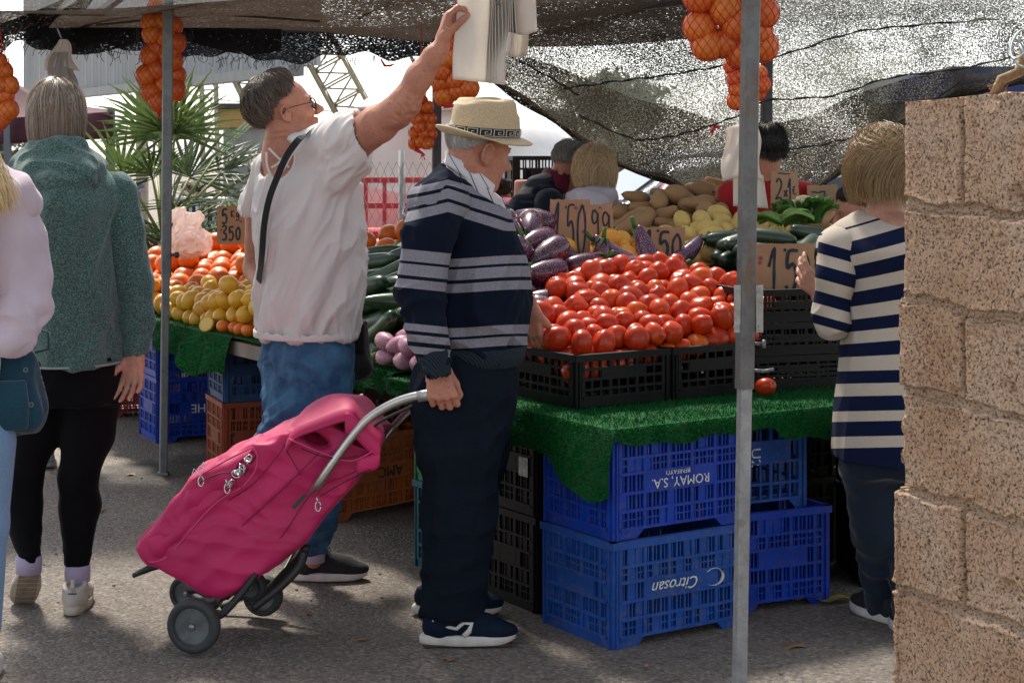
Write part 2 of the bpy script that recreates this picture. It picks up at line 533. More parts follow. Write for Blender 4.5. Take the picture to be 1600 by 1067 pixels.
# ---------------- block wall on the right ----------------
def wall_mat():
 t = NT('block_stone'); v = t.coord()
 big = t.noise(v, 5, 4)
 c = t.ramp(big, [(.28, (.42, .265, .165)), (.5, (.51, .35, .24)), (.74, (.50, .385, .29))])
 c = t.mix(t.ramp(t.noise(v, 150, 3, .7), [(.35, .5), (.5, 0.)]), c, (.26, .15, .085))
 c = t.mix(t.ramp(t.noise(v, 60, 2, .6), [(.62, 0.), (.75, .35)]), c, (.6, .46, .36))
 # shade inside the pores of the block, painted into the colour
 pit = t.attr('pit')
 c = t.mix(t.ramp(pit, [(.15, 0.), (.8, .45)]), c, (.16, .085, .045))
 c = t.mix(t.math('MULTIPLY', t.attr('mortar'), .6), c, (.36, .27, .19))
 sp = t.noise(v, 170, 3, .62, .3); sp2 = t.noise(v, 330, 2, .6)
 dark = t.ramp(sp, [(.57, 0.), (.62, .85)]); dk2 = t.ramp(sp2, [(.62, 0.), (.68, .6)])  # dark specks painted in for the shade of finer pores
 c = t.mix(dk2, t.mix(dark, c, (.055, .03, .018)), (.09, .05, .03))
 t.base(c); t.b.inputs['Roughness'].default_value = .95; t.b.inputs['Specular IOR Level'].default_value = .1
 t.bump(t.math('SUBTRACT', t.math('MULTIPLY', t.noise(v, 300, 3, .7), .4), dark), .8, .004)
 return t.m
WD = Vector((.416, -.909, 0)).normalized(); WN = Vector((-.909, -.416, 0)).normalized()
WC = Vector((.822, 3.66, 0))
def build_wall():
 h = .0026
 S = np.arange(-.035, 1.1, h); Z = np.arange(0.0, 1.565, h)
 s, z = np.meshgrid(S, Z, indexing='ij')
 p3 = np.stack([s, z, z * 0], -1)
 levels = [.09, .311, .521, .732, .939, 1.131, 1.332, 1.60]
 jit = vnoise(p3 * 9, 3) * .012 + vnoise(p3 * 40, 4) * .005
 d = np.full(s.shape, 1.0); cour = np.zeros(s.shape, int)
 for i, L in enumerate(levels):
  tilt = L + jit * (1.0 if i < 7 else .3)
  d = np.minimum(d, np.abs(z - tilt)); cour += (z > tilt)
 dv = np.full(s.shape, 1.0)
 for k in range(8):
  for off, par in ((.2, 1), (.4, 0)):
   js = off + .4 * k + jit * .6
   dv = np.where((cour % 2) == par, np.minimum(dv, np.abs(s - js)), dv)
 # courses: 7 = top one (has joint at .2)
 dd = np.minimum(d - .006, dv - .003)
 edge = 1 - np.clip(dd / .0075, 0, 1)
 disp = -.014 * edge ** 1.3
 mort = np.clip((vnoise(p3 * 7, 9) + .25) * 3, 0, 1) * np.clip(1 - d / .022, 0, 1)
 disp += mort * .006 + mort * vnoise(p3 * 60, 8) * .005
 disp += vnoise(p3 * 6, 5) * .0022 + vnoise(p3 * 25, 6) * .0015 + (vnoise(np.stack([cour * 3.3, np.floor((s - .2) / .2 + .001) * 1.7, s * 0], -1), 7)) * .004
 # porous pits
 n1 = vnoise(p3 * 230, 21) + .4 * vnoise(p3 * 390, 22)
 pit = np.clip((n1 - .34 + .12 * vnoise(p3 * 14, 77)) * 3.4, 0, 1) * (1 - .7 * mort)
 n2 = vnoise(p3 * 60, 23); pit = np.maximum(pit, np.clip((n2 - .72) * 6, 0, 1) * .9 * (1 - mort))
 disp -= pit * .0018 * (pit > .3)
 disp -= .014 * np.clip(1 - dv / .0032, 0, 1) + .012 * np.clip(1 - np.abs(d - .010 - .004 * vnoise(p3 * 20, 41)) / .0022, 0, 1) * (vnoise(p3 * 5, 42) > -.25)
 disp += vnoise(p3 * 120, 30) * .0012
 # a few chips and a vertical crack by the lower end
 for (cs, cz, r) in ((.33, .60, .03), (.36, 1.36, .03), (.18, .96, .02), (.34, .99, .022), (.09, 1.31, .018)):
  q = np.sqrt((s - cs) ** 2 + (z - cz) ** 2) / r + vnoise(p3 * 50, 12) * .4
  disp -= .022 * np.clip(1 - q, 0, 1)
 crack = np.abs(s + .004 - vnoise(p3 * 22, 13) * .008)
 disp -= np.where(z < .76, .012 * np.clip(1 - crack / .004, 0, 1), 0)
 # ragged left end
 ends = {0: -.03, 1: -.03, 2: -.028, 3: -.024, 4: .002, 5: -.004, 6: .006, 7: .004}
 e = np.vectorize(lambda q: ends.get(int(q), 0.0))(cour) + vnoise(p3 * 30, 14) * .006 - mort * .004
 s2 = np.maximum(s, e)
 back = np.clip((e - s) / .01, 0, 1)
 disp = disp - .006 * np.clip(1 - (s - e) / .012, 0, 1) ** 2
 o = np.array(WC); wd = np.array(WD); wn = np.array(WN)
 zz = z.copy()
 top = 1.556 + vnoise(p3 * 12, 15) * .006
 over = z > top
 zz = np.minimum(z, top)
 v = o + s2[..., None] * wd + disp[..., None] * wn + zz[..., None] * np.array([0, 0, 1.])
 # cells beyond the end or over the top fold back into the wall's thickness
 v -= (np.clip(e - s, 0, 1) * 2)[..., None] * wn
 a, b = s.shape
 idx = np.arange(a * b).reshape(a, b)
 q = np.stack([idx[:-1, :-1], idx[1:, :-1], idx[1:, 1:], idx[:-1, 1:]], -1).reshape(-1, 4)
 vv = v.reshape(-1, 3)
 at = {'pit': pit.ravel(), 'mortar': np.clip(mort + edge * .6, 0, 1).ravel()}
 # top and end faces, 0.2 thick
 extra = []; eq = []; base = len(vv); eb = v[0, :, :]; N = 10
 def strip(line, rows_dir, seed, base):
  vs = []; L = len(line)
  for k in range(N + 1):
   off = rows_dir * (.2 * k / N)
   w = line + off
   if 0 < k: w = w + (vnoise(line * 14 + k * 1.7, seed) * .008)[:, None] * np.array([0, 0, 1.]) * (seed == 31) + (vnoise(line * 14 + k, seed) * .008)[:, None] * (-wd) * (seed == 32)
   vs.append(w)
  vs = np.concatenate(vs); qs = []
  for k in range(N):
   i0 = np.arange(L - 1)
   qs.append(np.stack([base + k * L + i0, base + k * L + i0 + 1, base + (k + 1) * L + i0 + 1, base + (k + 1) * L + i0], 1))
  return vs, np.concatenate(qs)
 lt = v[:, -1, :]
 v1, q1 = strip(lt, -wn, 31, base); v2, q2 = strip(eb, -wn, 32, base + len(v1))
 q2 = q2[:, ::-1]
 vv = np.concatenate([vv, v1, v2]); q = np.concatenate([q, q1, q2])
 for k in at: at[k] = np.concatenate([at[k], np.zeros(len(v1) + len(v2))])
 me = np_mesh('block_wall', vv, q, at)
 w = link('block_wall', me, wall_mat())
 tag(w, 'rough porous beige concrete block wall with crumbling mortar joints', 'wall')
build_wall()
# wire and rope on top of the wall
def rope_mat(): return M('hemp', (.26, .17, .09), .95, .4, 60, .8, 200)
m = MB(); base = WC + WD * .37 - WN * .06 + Vector((0, 0, 1.585))
for k in range(5):
 c = base + Vector((rng.uniform(-.01, .01), rng.uniform(-.02, .02), .015 * k))
 pts = [c + Vector((math.cos(a) * (.034 + .006 * k), math.sin(a) * .04, .03 * math.sin(a * 2 + k) + .01)) for a in np.linspace(0, 6.6, 26)]
 m.tube(pts, .0024, 6)
m.tube([base + Vector((0.0, 0, .0)), base + Vector((.0, 0.01, .1)), base + Vector((.004, .03, .4)), base + Vector((-.02, .2, .7))], .0035, 6)
tag(m.build('wire', M('wire_grey', (.3, .34, .36), .45, .2, 10, metal=.4), smooth=True), 'loops of grey wire lying on top of the block wall', 'wire')
m = MB(); b2 = WC + WD * .27 - WN * .06 + Vector((0, 0, 1.57))
pts = [b2 + Vector((-.03, .0, -.01)), b2 + Vector((-.015, 0, .02)), b2 + Vector((.02, 0, .035)), b2 + Vector((.03, 0, .075)), b2 + Vector((.055, 0, .09)), b2 + Vector((.09, .02, .1))]
m.tube(pts, [.009, .011, .011, .010, .009, .008], 8)
for k in range(26):
 p = b2 + Vector((rng.uniform(-.04, .0), rng.uniform(-.01, .01), rng.uniform(-.012, .012)))
 m.tube([p, p + Vector((rng.uniform(-.03, -.005), 0, rng.uniform(-.02, .02)))], .001, 3)
tag(m.build('rope', rope_mat(), smooth=True), 'frayed brown rope end tied on top of the block wall', 'rope')
m = MB(); pp = WC + WD * .40 - WN * .12
m.tube([pp + Vector((0, 0, 1.5)), pp + Vector((.004, 0, 2.7))], .012, 8)
tag(m.build('steel_post', M('rusty_red', (.25, .13, .1), .7, .4, 20), smooth=True), 'thin rusty post rising behind the top of the block wall', 'post')
# ---------------- poles of the stall ----------------
def galv(name, col=(.12, .125, .125), rust=.8):
 t = NT(name); v = t.coord()
 c = t.ramp(t.noise(v, 14, 5, .7), [(.3, tuple(x * .7 for x in col)), (.7, tuple(x * 1.3 for x in col))])
 vo = t.n.new('ShaderNodeTexVoronoi'); vo.inputs['Scale'].default_value = 60; t.l(v, vo.inputs['Vector'])
 sp = t.n.new('ShaderNodeSeparateColor'); t.l(vo.outputs['Color'], sp.inputs[0]); c = t.mix(t.math('MULTIPLY', sp.outputs[0], .3), c, tuple(x * 1.7 for x in col))
 r = t.ramp(t.noise(t.coord(scale=(1, 1, .35)), 22, 6, .75), [(.50, 0.), (.64, rust)])
 c = t.mix(r, c, (.16, .075, .035))
 t.base(c); t.b.inputs['Metallic'].default_value = .35
 t.b.inputs['Roughness'].default_value = .5
 t.bump(t.noise(v, 120, 3), .25, .002)
 return t.m
GALV = galv('galvanised_steel'); DARKP = galv('dark_steel', (.045, .045, .048), .2)
def sq_tube(mb, a, b, w, ang):
 a, b = Vector(a), Vector(b); vs = []
 for p in (a, b):
  for k in range(4):
   q = ang + math.pi / 2 * k + math.pi / 4
   for e in (-.13, .13):
    vs.append(p + Vector((math.cos(q + e), math.sin(q + e), 0)) * (w / 2 * 1.36))
 n = 8
 mb.add(vs, [(k, (k + 1) % n, n + (k + 1) % n, n + k) for k in range(n)] + [tuple(range(n - 1, -1, -1)), tuple(range(n, 2 * n))])
rp = thing('canopy_pole', 'thick galvanised telescopic pole with clamp plates standing in front of the tomato crates', 'pole', G(1155, 1087))
o = rp.location
def rel(px, py, D): return P(px, py, D) - o
m = MB(); sq_tube(m, rel(1175.5, -120, 4.6), rel(1163, 607, 4.6), .038, .35); m.build('upper_tube', GALV, rp)
m = MB(); sq_tube(m, rel(1163.5, 600, 4.6), (0, 0, 0), .030, .35); m.bb(-.03, .03, -.03, .03, 0, .006); m.build('lower_tube', galv('worn_steel', (.27, .28, .29), .3), rp)
for k, dx in enumerate((-.028, .030)):
 m = MB(); c = rel(1168, 482, 4.6)
 m.box((c.x + dx, c.y - .014, c.z), (.019, .004, .125), Matrix.Rotation(.1 if k else -.1, 3, 'Z'))
 for dz in (-.045, .045): m.tube([(c.x + dx, c.y - .021, c.z + dz), (c.x + dx, c.y - .012, c.z + dz)], .004, 8)
 m.build('clamp_plate', galv('plate_steel', (.33, .34, .33), .35), rp)
for (px, py, L, r) in ((1192, 537, .032, .012), (1193, 579, .04, .005)):
 m = MB(); c = rel(1172, py, 4.6)
 m.tube([c, c + Vector((L, -.006, 0))], .005, 8)
 m.tube([c + Vector((L, -.006, 0)), c + Vector((L + .008, -.008, 0))], r, 12)
 if r < .01: m.tube([c + Vector((L - .012, -.01, -.002)), c + Vector((L + .022, -.014, .006))], .0042, 8)
 m.build('clamp_bolt', GALV, rp, smooth=True)
lp = thing('canopy_pole', 'slim grey pole standing on a wet patch by the orange and lemon display', 'pole', G(255, 741))
o = lp.location; D = o.y
m = MB(); sq_tube(m, rel(263, -60, D), rel(259.5, 434, D), .040, .3); m.build('upper_tube', galv('grey_steel', (.13, .145, .15), .2), lp)
m = MB(); sq_tube(m, rel(259, 430, D), (0, 0, .0), .032, .3); m.bb(-.024, .024, -.024, .024, 0, .012); m.build('lower_tube', galv('grey_steel_low', (.15, .165, .17), .2), lp)
m = MB(); c = rel(262, 398, D); m.tube([c, c + Vector((.045, -.02, 0))], .006, 8); m.tube([c + Vector((.04, -.018, 0)), c + Vector((.05, -.022, 0))], .014, 10); m.build('clamp_bolt', DARKP, lp, smooth=True)
for (px, D, w, lab) in ((680, 8.7, .04, 'dark pole behind the small net of mandarins and the hat'), (1195, 8.2, .045, 'dark pole behind the thick pole, beside the vendor in red')):
 b = P(px, 235, D); b.z = 0
 q = thing('canopy_pole', lab, 'pole', b)
 m = MB(); sq_tube(m, (0, 0, 0), (0.01, 0, 2.12), w, .2); m.build('tube', DARKP, q)
 m = MB(); m.bb(-.04, .04, -.04, .04, 0, .006); m.build('foot', DARKP, q)
# ---------------- shade net canopy ----------------
def net_mat(name, dens=.5, col=(.02, .022, .022), scale=1.0, trl=.35, str_=(1, 1, 1), fray=False):
 t = NT(name); v = t.coord('Object', str_)
 n = t.noise(v, 105 * scale, 2, .6)
 n2 = t.noise(t.coord('Object', (1.5, 1.5, 4.5), (.3, .2, .4)), 42 * scale, 2, .6)
 n3 = t.noise(v, 3.0, 3)
 s = t.math('ADD', t.math('MULTIPLY', n, .6), t.math('MULTIPLY', n2, .4))
 s = t.math('ADD', s, t.math('MULTIPLY', t.math('SUBTRACT', n3, .5), .16))
 th = .5 + (.5 - dens) * .26
 a = t.ramp(s, [(th - .03, 0.), (th + .03, 1.)])
 # a = 1: thread, 0: hole
 t.base(t.ramp(t.noise(v, 5, 3), [(.3, tuple(x * .6 for x in col)), (.7, tuple(x * 1.5 for x in col))])); t.b.inputs['Roughness'].default_value = .6
 tl = t.n.new('ShaderNodeBsdfTranslucent'); tl.inputs[0].default_value = tuple(x * 3 for x in col) + (1,)
 m1 = t.n.new('ShaderNodeMixShader'); m1.inputs[0].default_value = trl
 t.l(t.b.outputs[0], m1.inputs[1]); t.l(tl.outputs[0], m1.inputs[2])
 t.b.inputs['Specular IOR Level'].default_value = .1
 tr = t.n.new('ShaderNodeBsdfTransparent')
 m2 = t.n.new('ShaderNodeMixShader'); t.l(a, m2.inputs[0]); t.l(tr.outputs[0], m2.inputs[1]); t.l(m1.outputs[0], m2.inputs[2])
 t.l(m2.outputs[0], t.out.inputs[0])
 return t.m
can = thing('shade_canopy', 'black shade net roof over the stall with a ragged hanging edge along its back', 'canopy', (0, 6.4, 2.1))
NET = net_mat('shade_net_roof', .40, (.055, .045, .036), 1.0)
NETD = net_mat('shade_net_edge', .86, (.012, .015, .018), 1.1, .2, (.7, .7, 1.6))
co = can.location
m = MB()
def roof(a, b):
 x = -3.25 + 6.6 * a; y = 3.9 + b * 5.0 - .02 * a
 if a > .62: y -= (a - .62) * 3.0 * b
 z = 2.09 + .05 * math.sin(a * 9) * math.sin(b * 8) + .16 * (1 - b) - .03 * abs(math.sin(a * math.pi * 3))
 if a < .12: z -= (.12 - a) * 1.6 * (b > .5) * (b - .5) * 2
 return Vector((x, y, z)) - co
m.grid(roof, 60, 40); m.build('net', NET, can, smooth=True)
m = MB(); m.grid(lambda a, b: roof(a * .64, .70 + .3 * b) - Vector((0, 0, .03)), 40, 12); m.build('net_second_layer', net_mat('net_double', .92, (.035, .028, .022), .8, .2), can, smooth=True)
# drooping corner at the left
m = MB()
def droop(a, b):
 px = -30 + 190 * a; top = 50 - 75 * a ** 1.3 - 30 * (a > 5)
 py = top - 6 + b * (52 - 30 * a + 8 * math.sin(a * 17))
 return P(px, py, 7.6 + .5 * a + .1 * math.sin(b * 5 + a * 11)) - co
m.grid(droop, 24, 8); m.build('net', net_mat('net_dense', .82, (.018, .022, .026), .8, .15), can, smooth=True)
m = MB()
def val(a, b):
 px = 40 + 670 * a
 bot = 68 + 24 * math.sin(min(1, a * 1.7) * 1.5) + 7 * math.sin(a * 23) + 4 * math.sin(a * 61) - 10 * max(0, a - .7) * 3
 py = 44 + (bot - 44) * b
 return P(px, py, 8.92 - .012 * math.sin(a * 40) * b - .05 * b) - co
m.grid(val, 140, 10); m.build('hanging_edge', NETD, can, smooth=True)
m = MB()
def val2(a, b):
 px = 60 + 380 * a
 py = 44 + (30 + 12 * math.sin(a * 9)) * b
 return P(px, py, 8.86 - .012 * math.sin(a * 33) * b - .05 * b) - co
m.grid(val2, 90, 8); m.build('hanging_edge', NETD, can, smooth=True)
# loose threads
m = MB()
for i in range(150):
 px = rng.uniform(30, 700); a = (px - 40) / 670
 y0 = 66 + 24 * math.sin(min(1, max(0, a) * 1.7) * 1.5) + rng.uniform(-6, 2)
 p = [P(px, y0, 8.8)]
 dx = rng.uniform(-3, 3)
 for k in range(4): dx += rng.uniform(-3, 3); p.append(P(px + dx * (k + 1) * .6, y0 + (k + 1) * rng.uniform(1, 6), 8.78))
 m.tube([q - co for q in p], .0018, 3, cap=False)
m.build('loose_threads', M('thread_black', (.02, .022, .025), .8), can)
# bars of the roof
for (a, b, w) in ((P(110, 47, 8.9), P(706, 48, 8.95), .05), (P(706, 48, 8.95), P(1085, 2, 7.5), .055), (P(1085, 2, 7.5), P(1300, -30, 7.0), .05),
     (P(263, -60, 7.75), P(120, 47, 8.95), .04), (P(263, -60, 7.75), P(1175, -130, 4.6), .045)):
 m = MB(); m.bar(a - co, b - co, w, .028); m.build('roof_bar', DARKP, can)
# cords and seams under the roof
m = MB()
for (pts, D0, D1) in (([(560, 30), (600, 8), (640, -12)], 8, 7.4), ([(150, 40), (330, 22), (500, 34)], 8.3, 8.1)):
 m.tube([P(x, y, D0 + (D1 - D0) * i / 2) - co for i, (x, y) in enumerate(pts)], .006, 5)
m.build('cord', M('cord_brown', (.05, .035, .025), .8), can)
# the big drape on the right
dr = thing('shade_drape', 'large black shade net hanging in a sagging curve behind the squash heap', 'shade net', P(1150, 60, 8.5))
do = dr.location
bot = [(700, 60, 9.0), (745, 108, 9.0), (800, 146, 9.0), (860, 185, 9.0), (920, 228, 9.05), (985, 265, 9.1), (1040, 280, 9.1), (1085, 302, 9.15), (1150, 322, 9.2), (1230, 318, 9.2), (1262, 306, 9.15), (1310, 268, 9.0), (1360, 235, 8.8), (1405, 200, 8.6), (1460, 165, 8.3), (1500, 148, 8.1), (1600, 128, 7.8), (1680, 110, 7.5)]
def catm(pts, t):
 n = len(pts) - 1; i = min(int(t * n), n - 1); f = t * n - i
 p = [np.array(pts[max(0, min(n, i + k))], float) for k in (-1, 0, 1, 2)]
 return .5 * ((2 * p[1]) + (-p[0] + p[2]) * f + (2 * p[0] - 5 * p[1] + 4 * p[2] - p[3]) * f * f + (-p[0] + 3 * p[1] - 3 * p[2] + p[3]) * f ** 3)
def drape(a, b):
 e = catm(bot, a)
 tx = 740 + 960 * a; ty = -130 + 40 * a
 px = tx + (e[0] - tx) * b; py = ty + (e[1] - ty) * b
 D = 7.9 - .8 * a + (e[2] - (7.9 - .8 * a)) * b + .25 * math.sin(b * math.pi) + .03 * math.sin(a * 50 + b * 12) * b
 return P(px, py, D) - do
m = MB(); m.grid(drape, 90, 46)
m.build('net', net_mat('shade_net_drape', .66, (.035, .036, .030), 1.6, .45, (1, 1, 1)), dr, smooth=True)
m = MB()
def drape2(a, b):   # the doubled, darker lower fold
 q = drape(a, 1 - (.02 + .30 * math.sin(min(1, a * 1.05) * math.pi) ** .6 + .03 * math.sin(a * 11)) * (1 - b))
 return q + Vector((0, -.05 - .06 * math.sin(b * 3), .0))
m.grid(drape2, 90, 16)
m.build('net_fold', net_mat('shade_net_fold', .62, (.04, .033, .024), 1.3, .35, (1.2, 1.2, 1.2)), dr, smooth=True)
hem = [drape(a, 1.0) + Vector((0, -.02, 0)) for a in np.linspace(0, 1, 60)]
m = MB(); m.tube(hem, [.018 + .008 * math.sin(i) for i in range(60)], 6); m.build('hem', net_mat('net_hem', .85, (.02, .022, .022), .8, .2), dr, smooth=True)
for line in ([(880, 139), (960, 128), (1040, 118), (1130, 103), (1230, 84), (1330, 52), (1430, 40), (1560, 30)],
    [(905, 180), (985, 216), (1040, 215), (1100, 200), (1160, 178), (1195, 158), (1300, 150), (1390, 122), (1500, 108), (1600, 84)],
    [(1180, 236), (1270, 229), (1340, 212), (1420, 183), (1500, 128)],
    [(770, 78), (800, 90), (860, 122), (905, 150)]):
 m = MB(); nn = len(line) - 1; m.tube([P(*catm([(x, y, 0) for x, y in line], k / (nn * 7))[:2] + np.array([0, 1.2 * math.sin(k * 1.7)]), 8.05) - do for k in range(nn * 7 + 1)], [.0045 + .002 * math.sin(k * 2.3) for k in range(nn * 7 + 1)], 5)
 m.build('seam_cord', M('cord_black', (.02, .02, .02), .8), dr, smooth=True)
m = MB()
c = P(1116, 199, 7.95) - do
for k in range(9):
 a = rng.uniform(0, 6.3); m.tube([c, c + Vector((math.cos(a) * .03, -.01, math.sin(a) * .025 - .015))], [.005, .003], 4)
m.build('red_tie', M('red_string', (.6, .03, .04), .6), dr)
c2 = P(601, 97, 8.75)
m = MB()
m.tube([c2 + Vector((-.02, 0, .015)), c2 + Vector((.0, 0, -.02)), c2 + Vector((.03, 0, -.02)), c2 + Vector((.05, 0, -.01))], [.004, .008, .006, .003], 5)
tag(m.build('red_string', M('red_string2', (.6, .03, .04), .6)), 'scrap of red string caught on the net edge above the raised arm', 'string')
# ---------------- background ----------------
def gnd(px, D):
 p = P(px, 235, D); p.z = 0; return p
WHITE = M('white_sheet', (.72, .70, .66), .6, .08, 2, .2, 6, bd=.02)
# elevated panel box on lattice legs (left)
t = thing('panel_structure', 'raised white corrugated panel behind the palm tree', 'panel', (-3.6, 16.5, 0))
m = MB(); a = Vector((-5.75, 20.4, 0)); b = Vector((-1.55, 12.8, 0)); d = (b - a).normalized(); n = Vector((d.y, -d.x, 0))
if n.y > 0: n = -n
def corr(i, j):
 p = a + (b - a) * i
 return p + n * (.03 * math.sin(i * 420) ** 3) + Vector((0, 0, 2.08 + j * 1.6)) - t.location
m.grid(corr, 700, 2, .12, -n)
m.build('panel', M('panel_white', (.42, .43, .43), .5, .12, 1.2), t)
m = MB(); m.bar(a + n * .05 + Vector((0, 0, 2.04)) - t.location, b + n * .05 + Vector((0, 0, 2.04)) - t.location, .12, .08); m.build('edge_beam', M('grey_beam', (.2, .2, .2), .5), t)
for i in (.12, .5, .9):
 m = MB(); p = a + (b - a) * i - n * .1 - t.location; m.bar(p, p + Vector((0, 0, 2.05)), .1); m.build('leg', M('post_beige', (.4, .36, .28), .6), t)
def lattice(name, label, a, b, w, col=(.24, .21, .13), nseg=14, chord=.045):
 a, b = Vector(a), Vector(b)
 t = thing(name, label, 'lattice tower', a)
 d = (b - a); L = d.length; d.normalize()
 x = d.cross(Vector((0, 1, 0))).normalized(); y = d.cross(x).normalized()
 mt = M('tower_paint', col, .55, .2, 3)
 cs = [(1, 1), (1, -1), (-1, -1), (-1, 1)]
 for i, j in cs:
  m = MB(); o = x * (w / 2 * i) + y * (w / 2 * j); m.bar(o, o + d * L, chord); m.build('chord', mt, t)
 m = MB()
 for k in range(nseg):
  for q in range(4):
   c1, c2 = cs[q], cs[(q + 1) % 4]
   if k % 2: c1, c2 = c2, c1
   p = x * (w / 2 * c1[0]) + y * (w / 2 * c1[1]) + d * (L * k / nseg)
   r = x * (w / 2 * c2[0]) + y * (w / 2 * c2[1]) + d * (L * (k + 1) / nseg)
   m.bar(p, r, chord * .5); m.bar(p, x * (w / 2 * c2[0]) + y * (w / 2 * c2[1]) + d * (L * k / nseg), chord * .5)
 m.build('bracing', mt, t)
lattice('ride_tower', 'beige lattice boom leaning above the head of the reaching person', P(600, 260, 22), P(425, -60, 22), .42, nseg=12)
lattice('ride_tower', 'pale lattice boom just left of the short grey hair', P(455, 260, 24), P(318, -20, 24), .36, (.26, .24, .17), nseg=12)
lattice('ride_tower', 'thin lattice boom crossing behind the dark pole and the small mandarin net', P(775, 300, 26), P(590, -60, 26), .42, (.24, .24, .20), nseg=16)
lattice('ride_tower', 'upright lattice mast behind the palm fronds', P(330, 330, 24), P(325, 60, 24), .2, (.38, .36, .28), nseg=10, chord=.03)
m = MB(); m.tube([P(180, 130, 40), P(360, 158, 40), P(620, 185, 40)], .012, 4)
tag(m.build('power_line', M('cable_dark', (.05, .05, .05), .6)), 'thin overhead cable crossing the white sky behind the palm', 'cable')
# kiosk with ochre front
t = thing('kiosk', 'small ochre and grey kiosk beside the palm tree', 'kiosk', gnd(382, 13))
m = MB(); m.bb(-.16, .3, 0, .6, .95, 1.62); m.build('grey_panel', M('kiosk_grey', (.35, .35, .34), .6), t)
m = MB(); m.bb(-.19, .33, -.05, .65, 1.62, 1.76); m.build('ochre_sign', M('ochre', (.55, .33, .12), .6), t)
m = MB(); m.bb(-.24, .4, -.1, .7, 1.762, 1.80); m.build('roof', M('kiosk_dark', (.05, .05, .05), .6), t)
m = MB(); m.bb(-.14, .28, .02, .58, 0, .948); m.build('base', M('kiosk_mesh', (.22, .22, .22), .7, .3, 10), t)
# white tents
def tent_white(name, label, px0, px1, y_top, D, depth, cat='tent'):
 c = gnd((px0 + px1) / 2, D); t = thing(name, label, cat, c)
 w = (px1 - px0) * D / FOC; h = EYE + (HOR - y_top) * D / FOC
 m = MB()
 def f(a, b):
  x = (a - .5) * w; z = b * h
  return Vector((x, .04 * math.sin(a * 17 + b * 3) + .03 * math.sin(a * 5), z))
 m.grid(f, 40, 12, .03, Vector((0, 1, 0))); m.build('side_sheet', WHITE, t, smooth=True)
 m = MB()
 def g2(a, b): return Vector(((a - .5) * w * 1.02, b * depth - .1, h + .01 + .35 * math.sin(b * math.pi) * math.sin(a * math.pi) ** .5))
 m.grid(g2, 16, 10, .02, Vector((0, 0, 1))); m.build('roof_sheet', WHITE, t, smooth=True)
 for sx in (-.5, .5):
  m = MB(); m.bar((sx * w, -.06, 0), (sx * w, -.06, h), .06); m.build('leg', M('tent_leg', (.5, .5, .48), .5), t)
 return t
tent_white('market_tent', 'wide white plastic sheeted tent behind the fence and red trailer', 548, 790, 172, 18, 4)
# round white dome
t = thing('dome_tent', 'white rounded tent roof seen right of the straw hat', 'tent', gnd(790, 20))
m = MB()
def dome(a, b):
 th = a * math.pi * 2; ph = b * math.pi / 2
 return Vector((1.0 * math.cos(th) * math.cos(ph) ** .8, 1.1 * math.sin(th) * math.cos(ph) ** .8, .9 + 1.05 * math.sin(ph)))
m.grid(dome, 40, 12); m.build('cover', M('white_cover', (.8, .78, .74), .5, .05), t, smooth=True)
m = MB(); m.lathe([(.98, 0), (.98, .9)], 30); m.build('side', WHITE, t, smooth=True)
# grey shed and trees beyond
t = thing('shed', 'low grey shed far behind the couple', 'shed', gnd(895, 32))
m = MB(); m.bb(-1.0, 1.1, 0, 2, 0, 1.72); m.build('wall', M('shed_grey', (.33, .36, .37), .6), t)
m = MB(); m.bb(-1.1, 1.2, -.15, 2.1, 1.722, 1.80); m.build('roof', M('shed_roof', (.22, .24, .25), .6), t)
def leafy(name, label, c, rad, n, leaf, col, trunk_h, group=None, cat='tree'):
 t = thing(name, label, cat, c, group=group)
 m = MB(); m.tube([(0, 0, 0), (.1 * rad[0], 0, trunk_h * .6), (0, 0, trunk_h + rad[2] * .5)], [rad[0] * .12, rad[0] * .09, rad[0] * .03], 8)
 for k in range(6):
  a = k * 1.05; m.tube([(0, 0, trunk_h * .7), (math.cos(a) * rad[0] * .5, math.sin(a) * rad[1] * .5, trunk_h + rad[2] * (.6 + .2 * math.sin(k * 3)))], [rad[0] * .05, rad[0] * .015], 5)
 m.build('trunk', M('bark', (.1, .075, .05), .9, .3, 9), t, smooth=True)
 m = MB(); cl = [(rng.normal(0, .42, 3)) for _ in range(26)]
 for i in range(n):
  q = cl[rng.integers(26)] + rng.normal(0, .17, 3)
  p = Vector((q[0] * rad[0], q[1] * rad[1], trunk_h + rad[2] * (.7 + q[2] * .8)))
  d = Vector(rng.normal(0, 1, 3)).normalized(); e = d.orthogonal().normalized()
  s = leaf * rng.uniform(.6, 1.3)
  m.add([p - d * s, p + e * s * .45, p + d * s, p - e * s * .45], [(0, 1, 2, 3)])
 m.build('crown', M('leaves_' + name, col, .6, .5, 2.0, trans=.3), t)
leafy('broadleaf_tree', 'rounded tree seen above the grey shed', gnd(868, 36), (.62, .6, .75), 2600, .07, (.05, .085, .035), 1.55)
leafy('broadleaf_tree', 'dark tree whose crown shows through the drape net', gnd(965, 26), (.72, .7, .62), 4200, .07, (.035, .055, .03), 1.75)
leafy('broadleaf_tree', 'pale tree far off at the upper left behind the gazebo', gnd(-10, 45), (2, 2, 1.2), 2600, .12, (.06, .08, .05), .6)
